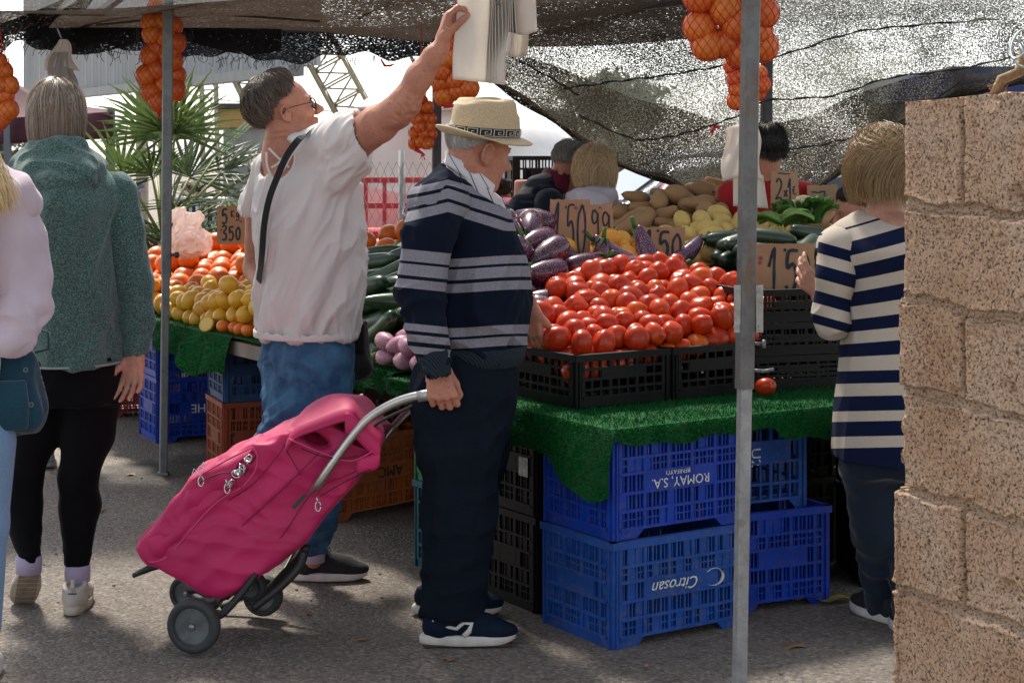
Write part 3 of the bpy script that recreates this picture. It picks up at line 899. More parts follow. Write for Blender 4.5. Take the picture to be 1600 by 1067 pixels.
# palm
def palm():
 t = thing('fan_palm', 'low bushy fan palm with spreading backlit fronds behind the orange display', 'palm', gnd(255, 11.6))
 m = MB()
 prof = [(.16 + .02 * math.sin(i * 2.3), i * .075) for i in range(12)]
 m.lathe(prof, 14)
 for i in range(160):
  a = rng.uniform(0, 6.28); z = rng.uniform(.02, .85); r = .15
  p = Vector((math.cos(a) * r, math.sin(a) * r, z)); d = Vector((math.cos(a), math.sin(a), .9)).normalized()
  m.bar(p, p + d * rng.uniform(.06, .16), .03, .01)
 m.build('trunk', M('palm_trunk', (.13, .10, .065), .95, .5, 12, .8, 40), t)
 m = MB(); m2 = MB(); md = MB()
 def fan(c, dirv, up, R_, nl, spread, mb, droop=.25, fold=.5):
  dirv = dirv.normalized(); side = dirv.cross(up).normalized(); nrm = side.cross(dirv).normalized()
  for k in range(nl):
   a = (k / (nl - 1) - .5) * spread
   d = (dirv * math.cos(a) + side * math.sin(a)).normalized()
   L = R_ * (1 - .28 * abs(a / spread * 2) ** 2) * rng.uniform(.88, 1.08)
   wv = d.cross(nrm).normalized()
   w = R_ * .024
   pts = []
   for q, f in enumerate((0, .35, .68, 1.0)):
    p = c + d * (L * f) - Vector((0, 0, 1)) * (L * droop * f ** 2.4 * rng.uniform(.6, 1.4)) + nrm * (.02 * math.sin(k))
    ww = w * (0.25, 1.0, .7, .05)[q]
    pts.append((p - wv * ww, p + nrm * w * fold * (0, 1, .7, 0)[q], p + wv * ww))
   vs = [x for tr in pts for x in tr]; fs = []
   for q in range(3):
    b = q * 3
    fs += [(b, b + 1, b + 4, b + 3), (b + 1, b + 2, b + 5, b + 4)]
   mb.add(vs, fs)
 heads = []
 for i in range(18):
  a = rng.uniform(0, 6.28); el = rng.uniform(-.25, 1.35)
  heads.append((a, el, rng.uniform(.45, .85)))
 # hand placed: the tall spike, the two right hand fans, left and lower ones
 heads += [(2.2, 1.45, .72), (-.2, .75, .66), (-.35, .3, .72), (-.5, .05, .7), (3.2, .5, .72), (3.4, .15, .6), (-1.2, .35, .6), (-1.9, .2, .6), (-1.4, -.15, .6), (-.9, -.25, .55), (.1, .95, .7), (-.05, .55, .8), (-1.57, .8, .6), (-1.0, .9, .6), (-2.3, .85, .6)]
 for (a, el, L) in heads:
  d = Vector((math.cos(a) * math.cos(el), math.sin(a) * math.cos(el), math.sin(el)))
  c0 = Vector((0, 0, .85)); c1 = c0 + d * L * .85 + Vector((0, 0, .1 * L))
  m2.tube([c0, c0 + d * L * .45 + Vector((0, 0, .06)), c1], [.014, .010, .007], 5)
  up = Vector((0, 0, 1)) if abs(d.z) < .9 else Vector((0, -1, 0))
  up = (up + Vector(rng.normal(0, .3, 3))).normalized()
  dead = el < -.05 and rng.random() < .8
  fan(c1, d + Vector((0, 0, -.15)), up, rng.uniform(.42, .6), 20, rng.uniform(2.3, 3.4), md if dead else m, .35 if el < .3 else .12)
 m.build('fronds', M('palm_green', (.07, .11, .03), .4, .5, 4, trans=.4), t)
 md.build('dry_fronds', M('palm_dry', (.26, .2, .08), .7, .35, 4, trans=.3), t)
 m2.build('frond_stems', M('palm_stem', (.2, .24, .07), .5, .3, 4), t, smooth=True)
palm()
# railing
def railing(name, label, a, b, h, npost, cat='railing'):
 t = thing(name, label, cat, a); d = b - a; mt = M('rail_galv', (.42, .44, .44), .4, .15, 6, metal=.5)
 for z in (h, h * .55, .12):
  m = MB(); m.tube([Vector((0, 0, z)), d + Vector((0, 0, z))], .022, 8); m.build('rail', mt, t, smooth=True)
 for i in range(npost + 1):
  m = MB(); p = d * (i / npost); m.tube([p, p + Vector((0, 0, h + .03))], .022 if i % 4 == 0 else .011, 6); m.build('upright', mt, t, smooth=True)
railing('barrier_railing', 'galvanised metal railing behind the bag and the orange sign', gnd(262, 13.2), gnd(410, 12.6), 1.08, 12)
# blue bin
t = thing('blue_container', 'blue plastic container standing left of the palm trunk', 'container', gnd(200, 12))
m = MB(); m.bb(-.12, .05, -.1, .2, 0, 1.18); m.build('body', M('bin_blue', (.02, .12, .4), .4), t, bevel=.02)
m = MB(); m.bb(-.14, .07, -.12, .22, 1.182, 1.22); m.build('lid', M('bin_lid', (.015, .08, .3), .4), t, bevel=.01)
# dark gazebo on the left
t = thing('gazebo', 'maroon canopy gazebo behind the grey haired walker', 'gazebo', gnd(60, 13))
g0 = t.location; MAR = M('maroon_cloth', (.075, .015, .03), .8, .2, 5, .2, 30, trans=.15)
m = MB()
apex = P(0, 120, 13.5) - g0
def gz(a, b):
 cs = [P(-80, 196, 13.0), P(172, 180, 12.2), P(180, 172, 15.0), P(-60, 180, 15.2)]
 k = int(a * 4) % 4; f = a * 4 - int(a * 4)
 e = (cs[k] * (1 - f) + cs[(k + 1) % 4] * f) - g0
 return apex.lerp(e, b) - Vector((0, 0, .06 * math.sin(b * math.pi)))
m.grid(gz, 48, 10); m.build('roof', MAR, t, smooth=True, solid=.004)
m = MB()
def vf(a, b):
 p = P(-80, 190, 13.0).lerp(P(172, 175, 12.2), a) - g0
 return p + Vector((0, .01 * math.sin(a * 40), -b * .19))
m.grid(vf, 50, 3); m.build('valance', MAR, t, smooth=True, solid=.004)
m = MB()
def vf3(a, b):
 p = P(172, 175, 12.2).lerp(P(178, 170, 15.0), a) - g0
 return p + Vector((.01 * math.sin(a * 40), 0, -b * .19))
m.grid(vf3, 20, 3); m.build('valance', MAR, t, smooth=True, solid=.004)
for (px, D) in ((174, 12.3), (12, 12.6), (170, 14.9)):
 p = gnd(px, D) - g0; m = MB(); m.bar(p, p + Vector((0, 0, 1.75)), .045); m.build('leg', M('leg_grey', (.12, .14, .16), .5), t)
# something dark parked below the gazebo
t = thing('stall_table', 'dark covered table under the maroon gazebo', 'table', gnd(15, 13.5))
m = MB(); m.bb(-.7, .9, -.3, .4, .72, .76); m.build('tabletop', M('tb', (.1, .1, .1), .6), t)
m = MB(); m.grid(lambda a, b: Vector((-.72 + 1.64 * a, -.33 + .02 * math.sin(a * 30), .757 - .7 * b)), 50, 4); m.build('cover', M('tb_cloth', (.06, .06, .07), .8), t, smooth=True)
# chain link fence
def fence():
 a, b = gnd(556, 14.5), gnd(700, 14.2); t = thing('chain_link_fence', 'chain link wire fence in front of the red trailer', 'fence', a)
 d = b - a; L = d.length; d = d.normalized(); m = MB(); s = .075; H_ = 1.40
 zig = int(L / s) + 1
 for k in range(zig):
  for sg in (1, -1):
   pts = []; n = int(H_ / s)
   for i in range(n + 1):
    pts.append(d * (s * k + (s / 2 if (i % 2) else 0) * sg) + Vector((0, .003 * sg, i * s)))
   m.tube(pts, .0032, 3, cap=False)
 m.build('mesh_wire', M('fence_wire', (.33, .33, .33), .5, metal=.4), t)
 for i in (0, .5, 1):
  q = MB(); p = d * (L * i) + Vector((0, .03, 0)); q.tube([p, p + Vector((0, 0, H_ + .05))], .025, 8); q.build('post', M('fence_post', (.35, .35, .34), .5), t, smooth=True)
fence()
# red trailer frame
t = thing('red_trailer', 'bright red steel trailer frame behind the chain link fence', 'trailer', gnd(620, 15.6)); mt = M('trailer_red', (.5, .02, .03), .45, .2, 5)
for z in (1.18, .95):
 m = MB(); m.bar((-.5, 0, z), (.6, 0, z), .05); m.build('rail', mt, t)
for x in (-.45, -.28, -.11, .06, .24, .42, .55):
 m = MB(); m.bar((x, 0, .72), (x, 0, 1.18), .035); m.build('stake', mt, t)
m = MB(); m.bb(-.55, .62, -.05, 1.2, .60, .72); m.build('bed', mt, t)
m = MB(); m.bar((-.1, 0, .62), (0.02, 0, .3), .1, .04); m.bar((.12, 0, .62), (0.02, 0, .3), .1, .04); m.build('coupling', mt, t)
for x in (-.35, .4):
 m = MB(); m.lathe([(.05, -.08), (.27, -.08), (.27, .08), (.05, .08)], 24, Matrix.Translation((x, .1, .27)) @ Matrix.Rotation(R(90), 4, 'X')); m.build('wheel', M('tyre_b', (.02, .02, .02), .8), t)
m = MB()
m.grid(lambda a, b: Vector((-.5 + 1.1 * a, .3 + .02 * math.sin(a * 14), .74 + .34 * b + .03 * math.sin(a * 9) * b)), 30, 6); tag(m.build('tarp', WHITE, t, smooth=True))
# cars
def car(label, loc, rz, body_col, van=False, scale=1.0, group=None):
 t = thing('parked_van' if van else 'parked_car', label, 'van' if van else 'car', loc, rz, group); t.scale = (scale,) * 3
 paint = M('car_paint', body_col, .25, .02, 2, coat=.6); glass = M('car_glass', (.06, .08, .09), .08, 0, coat=.5)
 if van: sec = [(-2.3, .5, 1.75), (-2.25, .35, 1.9), (.6, .3, 1.92), (1.0, .3, 1.75), (1.45, .3, 1.2), (2.25, .32, .95), (2.4, .45, .6)]
 else: sec = [(-2.1, .5, .8), (-2.05, .35, .95), (-1.5, .3, 1.05), (-1.1, .28, 1.38), (-.3, .28, 1.47), (.4, .28, 1.38), (1.05, .3, .98), (1.9, .33, .85), (2.1, .45, .6)]
 vs = []; fs = []; n = 0
 for i, (x, z0, z1) in enumerate(sec):
  zb = .95; top = z1
  wt = .82 if top <= 1.0 else .82 - .22 * (top - .95)
  ring = [(x, -.84, z0), (x, -.88, (z0 + min(top, .85)) / 2), (x, -.82, min(top, .92)), (x, -wt + .06 if top > 1 else -.76, top - .03), (x, -wt * .6, top), (x, wt * .6, top), (x, wt - .06 if top > 1 else .76, top - .03), (x, .82, min(top, .92)), (x, .88, (z0 + min(top, .85)) / 2), (x, .84, z0)]
  vs += ring
 k = 10
 for i in range(len(sec) - 1):
  for j in range(k):
   fs.append((i * k + j, i * k + (j + 1) % k, (i + 1) * k + (j + 1) % k, (i + 1) * k + j))
 fs += [tuple(range(k))[::-1], tuple((len(sec) - 1) * k + j for j in range(k))]
 m = MB(); m.add(vs, fs); m.build('body', paint, t, bevel=.03)
 for sy in (-1, 1):
  m = MB()
  if van: pts = [(.75, .96), (1.3, .98), (.95, 1.6), (.1, 1.66), (.1, .96)]
  else: pts = [(-1.35, 1.0), (.88, 1.0), (.35, 1.31), (-.3, 1.39), (-1.05, 1.30)]
  pts = [(x, sy * (.83 - (z - .95) * .26 + .012), z) for x, z in pts]
  m.add([Vector(p) for p in pts], [tuple(range(5))]); m.build('window', glass, t, solid=.01)
  for x in (-1.3, 1.35):
   m = MB(); m.lathe([(.02, -.1), (.31, -.1), (.33, -.06), (.33, .06), (.31, .1), (.02, .1)], 24, Matrix.Translation((x, sy * .8, .33)) @ Matrix.Rotation(R(90), 4, 'X')); m.build('wheel', M('tyre_black', (.02, .02, .02), .7), t, smooth=True)
  m = MB(); m.bb(2.0 if not van else 2.3, 2.14 if not van else 2.42, sy * .62 - .15, sy * .62 + .15, .62, .76); m.build('headlight', M('lamp_glass', (.6, .6, .6), .1), t)
 m = MB()
 xs = (.42, 1.02, 1.38, 1.0) if not van else (1.02, 1.44, 1.72, 1.22)
 m.add([(xs[0] + .02, -.62, xs[2]), (xs[0] + .02, .62, xs[2]), (xs[1] + .02, .74, xs[3]), (xs[1] + .02, -.74, xs[3])], [(0, 1, 2, 3)]); m.build('windscreen', glass, t, solid=.012)
 m = MB(); m.bb(-2.15, 2.15, -.80, .80, .3, .42); m.build('underbody', M('car_dark', (.02, .02, .02), .7), t)
 return t
car('white car with a slanted windscreen parked behind the blonde shopper', gnd(1070, 19), R(196), (.72, .73, .75), False, .93)
car('white car parked behind the drape net at the right, above the cucumbers', gnd(1330, 16.5), R(172), (.75, .76, .78), False, .9)
pl = thing('covered_pallet', 'low load under a white tarpaulin behind the chain link fence', 'pallet', gnd(640, 12.4))
m = MB(); m.grid(lambda a, b: Vector((-.32 + .75 * a, .4 * b, .70 + .26 * a ** .6 + .04 * math.sin(b * 3))), 20, 8, .03, Vector((0, 0, -1))); m.build('tarpaulin', WHITE, pl, smooth=True)
m = MB(); m.bb(-.30, .42, .01, .39, 0, .68); m.build('load', M('load_dark', (.10, .11, .12), .8), pl)
car('grey car parked far off behind the white car', gnd(1130, 30), R(10), (.3, .33, .36))
# red and white striped cone tent
t = thing('striped_tent', 'small red and white striped pointed tent left of the squash', 'tent', gnd(1048, 14.5))
top = Vector((0, 0, 1.23)); n = 10
for k in range(n):
 a0, a1 = 2 * math.pi * k / n, 2 * math.pi * (k + 1) / n
 m = MB()
 def cs(a, b, a0=a0, a1=a1):
  an = a0 + (a1 - a0) * a; r = .34 * (b ** .8)
  return Vector((math.cos(an) * r, math.sin(an) * r, 1.23 - b * .52))
 m.grid(cs, 4, 6); m.build('stripe', M('stripe_red' if k % 2 else 'stripe_white', (.6, .02, .03) if k % 2 else (.75, .72, .66), .6), t, smooth=True, solid=.004)
m = MB(); m.tube([(0, 0, 0), (0, 0, 1.2)], .02, 8); m.build('pole', GALV, t)
# white sign post
t = thing('sign_post', 'narrow white post with faded red writing behind the blonde shopper', 'post', gnd(955, 12))
m = MB(); m.bb(-.032, .032, -.03, .03, 0, 1.38); m.build('post', M('post_white', (.6, .56, .54), .6, .2, 20), t, bevel=.004)
for k in range(5):
 me = text_mesh('HLE' if k % 2 else 'RCB', .03, .001); q = link('lettering', me, M('faded_red', (.45, .15, .15), .7), t); q.location = (0, -.032, 1.30 - k * .055); q.rotation_euler = (R(90), 0, 0)
# lorry body over the wall
t = thing('box_lorry', 'blue and brown box lorry seen over the top of the block wall', 'lorry', gnd(1560, 12))
m = MB(); m.bb(-.28, 1.5, 0, 3, .9, 1.97); m.build('cargo_box', M('lorry_brown', (.12, .07, .05), .7, .3, 4), t)
m = MB(); m.bb(-.32, 1.5, -.04, 3.04, 1.83, 2.03); m.build('blue_band', M('lorry_blue', (.01, .02, .12), .5), t)
m = MB(); m.bb(-.30, 1.5, -.06, 0, .9, 1.70); m.build('tailboard', M('lorry_navy', (.015, .03, .1), .5), t)
m = MB(); m.bb(-.26, -.2, -.03, .02, 1.70, 1.83); m.build('corner_post', M('lorry_post', (.25, .2, .18), .5), t)
for x in (0, 1.1):
 m = MB(); m.lathe([(.05, -.12), (.42, -.12), (.42, .12), (.05, .12)], 20, Matrix.Translation((x, .4, .42)) @ Matrix.Rotation(R(90), 4, 'Y')); m.build('wheel', M('tyre_lorry', (.02, .02, .02), .8), t)
m = MB(); m.bb(-.25, 1.45, .1, 2.9, .5, .9); m.build('chassis', M('chassis_dark', (.02, .02, .02), .8), t)
# ---------------- plastic crates ----------------
def plastic(name, col, rough=.45, dirt=.35):
 t = NT(name); v = t.coord()
 c = t.mix(t.ramp(t.noise(v, 9, 4), [(.3, 0.), (.7, 1.)]), tuple(x * .75 for x in col), tuple(min(1, x * 1.2) for x in col))
 g = t.ramp(t.noise(v, 26, 6, .75), [(.5, 0.), (.7, dirt)])
 c = t.mix(g, c, (.13, .12, .105))
 sc = t.ramp(t.noise(t.coord(scale=(1, 1, 9)), 40, 3), [(.62, 0.), (.7, .25)])
 c = t.mix(sc, c, tuple(min(1, x * 1.6 + .02) for x in col))
 gm = t.n.new('ShaderNodeNewGeometry'); sx = t.n.new('ShaderNodeSeparateXYZ'); t.l(gm.outputs['Normal'], sx.inputs[0])   # upward faces painted lighter, as highlights along the ribs
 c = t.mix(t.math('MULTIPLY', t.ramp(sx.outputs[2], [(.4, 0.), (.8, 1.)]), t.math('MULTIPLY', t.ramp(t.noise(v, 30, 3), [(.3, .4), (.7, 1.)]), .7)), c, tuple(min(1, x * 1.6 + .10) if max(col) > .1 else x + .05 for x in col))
 t.base(c); t.b.inputs['Roughness'].default_value = rough; t.b.inputs['Specular IOR Level'].default_value = .3
 t.bump(t.noise(v, 90, 3), .2, .002)
 return t.m
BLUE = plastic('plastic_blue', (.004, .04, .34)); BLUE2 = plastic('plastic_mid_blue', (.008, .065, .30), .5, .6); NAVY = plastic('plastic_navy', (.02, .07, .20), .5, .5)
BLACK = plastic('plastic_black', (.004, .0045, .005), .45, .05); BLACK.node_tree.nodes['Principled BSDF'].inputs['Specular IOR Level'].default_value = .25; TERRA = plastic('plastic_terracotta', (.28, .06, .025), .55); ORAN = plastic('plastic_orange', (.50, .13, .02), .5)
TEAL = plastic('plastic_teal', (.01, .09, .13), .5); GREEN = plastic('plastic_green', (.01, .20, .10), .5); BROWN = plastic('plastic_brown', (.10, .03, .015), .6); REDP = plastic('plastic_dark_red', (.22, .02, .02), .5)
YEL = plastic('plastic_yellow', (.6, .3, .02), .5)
PRINT_W = M('print_white', (.62, .62, .6), .6, .35, 60); PRINT_K = M('print_black', (.02, .02, .02), .7, .2, 40)
def wall_panel(mb, L, H, style, seed, th=.012, z0=0.0, notch=True):
 """one crate wall in the x-z plane, outer face at y = 0, going inwards to +y. returns solid panel rect"""
 r = random.Random(seed)
 post = .028; rim = .022
 nx = max(4, int(round((L - 2 * post) / (.030 if style != 'open' else .036)))); dx = (L - 2 * post) / nx
 rows = {'high': [0, .20, .40, .62, .80, 1], 'low': [0, .3, .62, 1], 'open': [0, .22, .5, .78, 1]}[style]
 zs = [z0 + .03 + (H - rim - .03 - z0) * q for q in rows]
 # posts, rim, base rail
 for x in (0, L - post): mb.bb(x, x + post, .001, th, z0, H)
 for x in (post * .5, L - post * .5, ): mb.bb(x - .003, x + .003, -.006, .001, z0, H - rim)
 mb.bb(-.004, L + .004, -.007, th + .002, H - rim, H)
 for q, z in enumerate(zs[:-1]):
  mb.bb(post, L - post, -.005, th - .001, z - .004, z + .004)
 if notch:
  fl = min(.12, L * .27)
  for x0, sx in ((0, 1), (L, -1)):
   a = [Vector((x0 + sx * post, 0.0005, z0)), Vector((x0 + sx * (fl - .03), 0.0005, z0)), Vector((x0 + sx * fl, 0.0005, z0 + .03)), Vector((x0 + sx * post, 0.0005, z0 + .03))]
   b = [p + Vector((0, th - .002, 0)) for p in a]
   fs = [(0, 1, 2, 3), (7, 6, 5, 4), (0, 4, 5, 1), (1, 5, 6, 2), (2, 6, 7, 3), (3, 7, 4, 0)]
   if sx < 0: fs = [f[::-1] for f in fs]
   mb.add(a + b, fs)
 else:
  mb.bb(post, L - post, 0.0005, th - .002, z0, z0 + .03)
 # vertical bars
 panel = None
 p0, p1 = int(nx * .25), int(math.ceil(nx * .75)); prow = {'high': 2, 'low': 1, 'open': 2}[style]
 for i in range(nx + 1):
  x = post + dx * i
  wide = .0035 if i % 3 else .006
  mb.bb(x - wide, x + wide, -.003 if i % 3 == 0 else .0, th - .0015, zs[0], zs[-1])
 for q in range(len(zs) - 1):
  if q == prow:
   mb.bb(post + dx * p0, post + dx * p1, -.0025, th - .003, zs[q] + .003, zs[q + 1] - .003)
   panel = (post + dx * p0, post + dx * p1, zs[q], zs[q + 1])
  for i in range(nx):
   if q == prow and p0 <= i < p1: continue
   s = r.random()
   if style == 'high' and s < .22:
    mb.bb(post + dx * i, post + dx * (i + 1), .003, th - .003, zs[q], zs[q + 1])
   elif style == 'high' or (style == 'low' and s < .3):   # extra mid bar
    x = post + dx * (i + .5); mb.bb(x - .002, x + .002, .002, th - .002, zs[q], zs[q + 1])
  if style == 'high' and q in (0, 3):
   zm = (zs[q] + zs[q + 1]) / 2; mb.bb(post, L - post, .001, th - .002, zm - .002, zm + .002)
 return panel
CRATES = {}
def crate(label, loc, rz, w, d, h, mat, style='high', text=None, kind='crate', seed=1, group=None, notch=True, flip=True, tilt=None, name='plastic_crate'):
 """loc: near-left bottom corner; local x runs along the printed front, y goes back"""
 t = thing(name, label, 'crate', loc, rz, group)
 if tilt: t.rotation_euler = (tilt[0], tilt[1], rz)
 key = (round(w, 3), round(d, 3), round(h, 3), style, seed, notch)
 if key not in CRATES:
  mbs = []
  pan = None
  m = MB(); pan = wall_panel(m, w, h, style, seed, notch=notch); mbs.append(('wall', m, Matrix.Identity(4)))
  m = MB(); wall_panel(m, w, h, style, seed + 1, notch=notch); mbs.append(('wall', m, Matrix.Translation((w, d, 0)) @ Matrix.Rotation(math.pi, 4, 'Z')))
  m = MB(); wall_panel(m, d - .0, h, style, seed + 2, notch=False); mbs.append(('wall', m, Matrix.Translation((0, d, 0)) @ Matrix.Rotation(-math.pi / 2, 4, 'Z')))
  m = MB(); wall_panel(m, d - .0, h, style, seed + 3, notch=False); mbs.append(('wall', m, Matrix.Translation((w, 0, 0)) @ Matrix.Rotation(math.pi / 2, 4, 'Z')))
  m = MB(); n = int(w / .03)
  for i in range(n): m.bb(.012 + (w - .024) * i / n + .006, .012 + (w - .024) * i / n + .02, .014, d - .014, .032, .038)
  for j in range(4): y = .02 + (d - .04) * j / 3; m.bb(.014, w - .014, y - .006, y + .006, .036, .042)
  mbs.append(('base', m, Matrix.Identity(4)))
  out = []
  for nm, mb, mt in mbs:
   me = bpy.data.meshes.new(nm); me.from_pydata(mb.v, [], mb.f); me.update(); out.append((nm, me, mt))
  CRATES[key] = (out, pan)
 out, pan = CRATES[key]
 for nm, me, mt in out:
  me2 = me.copy() if me.materials and me.materials[0] != mat else me
  if me2 is not me: me2.materials.clear()
  o = bpy.data.objects.new(nm, me2); COL.objects.link(o)
  if not me2.materials: me2.materials.append(mat)
  o.parent = t; o.matrix_local = mt
 if text and pan:
  for (txt, size, fx, fz, m_, face, up, shear) in text:
   me = text_mesh(txt, size, .0008, 0, shear=shear)
   o = link('lettering', me, m_, t)
   x = pan[0] + (pan[1] - pan[0]) * fx; z = pan[2] + (pan[3] - pan[2]) * fz
   M1 = Matrix.Translation((x, -.0042, z)) @ Matrix.Rotation(math.pi / 2, 4, 'X')
   if up: M1 = M1 @ Matrix.Rotation(math.pi if up is True else up, 4, 'Z')
   if face == 'side': M1 = Matrix.Rotation(-math.pi / 2, 4, 'Z') @ M1
   o.matrix_local = M1
 return t
A = U_ANG
def at_px(px, py, s_or_none=None): return G(px, py)
# front right stack
crate('blue crate with upside-down white lettering right under the green turf', W(0, 0, .314), A, .50, .36, .31, BLUE, seed=3,
  text=[('ROMAY, S.A.', .040, .5, .36, PRINT_W, 'front', True, 0), ('BENIFAYO', .020, .46, .86, PRINT_W, 'front', True, 0)])
ct = crate('scuffed blue crate with a worn logo standing on the asphalt at the front corner', W(-.004, -.006, 0), A, .505, .365, .31, BLUE2, seed=9,
  text=[('Citrosan', .050, .42, .52, PRINT_W, 'front', True, .35)])
m = MB(); cx, cz = .375, .165      # swoosh of the worn logo
m.tube([(cx + .035 * math.cos(a), -.0045, cz + .026 * math.sin(a)) for a in np.linspace(-2.2, 2.4, 18)], [.002 + .006 * math.sin(i / 17 * 3.14) for i in range(18)], 4, flat=.3)
m.build('logo_swoosh', PRINT_W, ct)
crate('blue crate standing on the asphalt just right of the thick pole', W(.545, .10, 0), A - .14, .36, .34, .31, BLUE, seed=15)
crate('dusty blue crate with a white vertical mark, upper one right of the thick pole', W(.55, .11, .314), A - .12, .28, .34, .29, BLUE2, 'open', seed=17, text=[('U2', .05, .1, .3, PRINT_W, 'front', -math.pi / 2, 0)])
crate('dark olive crate deep in the shade under the right end of the table', W(.95, .45, 0), A, .36, .34, .30, plastic('plastic_olive', (.03, .035, .012), .6), seed=21)
crate('upper dark crate in the shade under the right end of the table', W(.95, .46, .304), A, .36, .34, .30, BLACK, seed=22)
for k in range(2):
 t = crate(('lower' if k == 0 else 'upper') + ' black crate by the feet of the shopper in the striped cardigan', W(1.12, .12, .30 * k + .002 * k), A - .5, .40, .34, .295, BLACK, seed=24 + k)
 if k:
  m = MB(); m.bb(.07, .13, -.009, -.0075, .03, .085); m.build('paper_label', M('torn_paper', (.5, .5, .48), .8, .3, 30), t)
# black stack behind the old man
for k in range(2):
 t = crate(('lower' if k == 0 else 'upper') + ' black crate standing left of the two blue front crates', W(.03, .44, .302 * k), A, .4, .34, .30, BLACK, seed=30 + k)
 if k:
  m = MB(); m.bb(-.009, -.0075, .04, .09, .12, .18); m.build('paper_label', PRINT_W, t)
crate('dark teal crate on the asphalt behind the dark trousers', W(.03, .84, 0), A, .4, .37, .30, TEAL, seed=33)
crate('green crate on the dark teal crate behind the trolley handle', W(.03, .84, .302), A, .4, .37, .28, GREEN, seed=34)
# orange crates
q0 = G(516, 818)
crate('orange crate with upside-down black letters on the asphalt behind the trolley', q0, R(46), .56, .20, .32, ORAN, seed=41, text=[('AMC', .062, .62, .5, PRINT_K, 'front', True, 0)])
crate('dark brown perforated crate on top of the orange crate', q0 + Vector((.03, .03, .322)), R(46), .50, .18, .27, BROWN, 'open', seed=43)
crate('black crate behind the orange crate under the turf', W(.80, 1.85, 0), A, .45, .34, .30, BLACK, seed=44)
crate('black crate second level behind the orange crate under the turf', W(.80, 1.85, .302), A, .45, .34, .30, BLACK, seed=45)
# terracotta + navy stack
q1 = G(349, 749)
crate('terracotta crate with a navy crate on top, left of the pink trolley', q1, R(22), .20, .34, .335, TERRA, 'high', seed=51, notch=False)
crate('dusty navy crate on the terracotta crate below the turf corner', q1 + Vector((0.005, .004, .337)), R(22), .20, .33, .27, NAVY, 'high', seed=52, notch=False)
q2 = P(388, 700, 7.95); q2.z = 0
crate('dark slatted crate under the blue cardboard box', q2, R(22), .34, .34, .30, plastic('plastic_slate', (.02, .03, .035), .5, .5), 'high', seed=53)
crate('black crate with light slots hanging back under the wooden table edge', q2 + Vector((.05, .22, .40)), R(15), .36, .3, .20, BLACK, 'low', seed=54)
bx = thing('cardboard_box', 'blue printed cardboard fruit box with a leaf logo standing on the dark slatted crate', 'box', P(380, 640, 7.74), R(-24))
BC = M('box_blue', (.02, .09, .24), .7, .25, 12, .1, 30); BI = M('box_inside', (.16, .10, .06), .9)
m = MB(); m.bb(0, .33, 0, .008, 0, .115); m.build('front_panel', BC, bx)
m = MB(); m.bb(0, .33, .24, .248, 0, .115); m.build('back_panel', BC, bx)
for x in (0, .322):
 m = MB(); m.bb(x, x + .008, .0085, .2395, 0, .14); m.build('side_panel', BC, bx)
m = MB(); m.bb(.009, .321, .009, .239, .0, .006); m.build('bottom', BI, bx)
o = link('lettering', text_mesh('SanSilvestre', .036, .0006), PRINT_W, bx); o.matrix_local = Matrix.Translation((.135, -.0012, .042)) @ Matrix.Rotation(math.pi / 2, 4, 'X')
o = link('lettering', text_mesh('AFTER', .015, .0006), PRINT_W, bx); o.matrix_local = Matrix.Translation((.19, -.0012, .078)) @ Matrix.Rotation(math.pi / 2, 4, 'X')
m = MB()
for dx, dz, rot in ((0, 0, .0), (-.011, -.002, .5), (.011, -.002, -.5)):
 pts = [Vector((math.sin(rot) * -f * .034 + dx * .3, -.0012, f * .034 * math.cos(rot))) for f in np.linspace(0, 1, 7)]
 m.tube([p + Vector((.10 , 0, .064)) for p in pts], [.0005 + .0055 * math.sin(i / 6 * 3.14) for i in range(7)], 6, flat=.12)
m.build('leaf_logo', PRINT_W, bx)
# blue stack left
q3 = G(246, 693)
crate('blue crate with upside-down white letters on the asphalt right of the slim pole', q3, R(26), .42, .36, .32, BLUE, seed=61, text=[('NICHE', .062, .78, .45, PRINT_W, 'front', True, 0)])
crate('blue crate second of the stack right of the slim pole, under the turf', q3 + Vector((.0, .0, .322)), R(26), .42, .36, .295, BLUE, seed=62, text=[('TORNI', .03, .55, .6, PRINT_W, 'front', True, 0)])
q4 = G(163, 653)
crate('dark red crate on the asphalt seen beside the green hoodie', q4, R(14), .40, .34, .30, REDP, seed=66)
crate('second dark red crate stacked beside the green hoodie', q4 + Vector((0, .01, .302)), R(14), .40, .34, .30, REDP, seed=67)
# wing supports further back
for k, tt in enumerate((4.35, 2.35)):
 crate(('far' if k == 0 else 'hidden') + ' black support crate under the fruit wing of the table', W(.62, tt, 0), A, .42, .34, .30, BLACK, seed=70 + k)
 crate(('far' if k == 0 else 'hidden') + ' black support crate, upper, under the fruit wing of the table', W(.62, tt, .302), A, .42, .34, .30, BLACK, seed=70 + k)
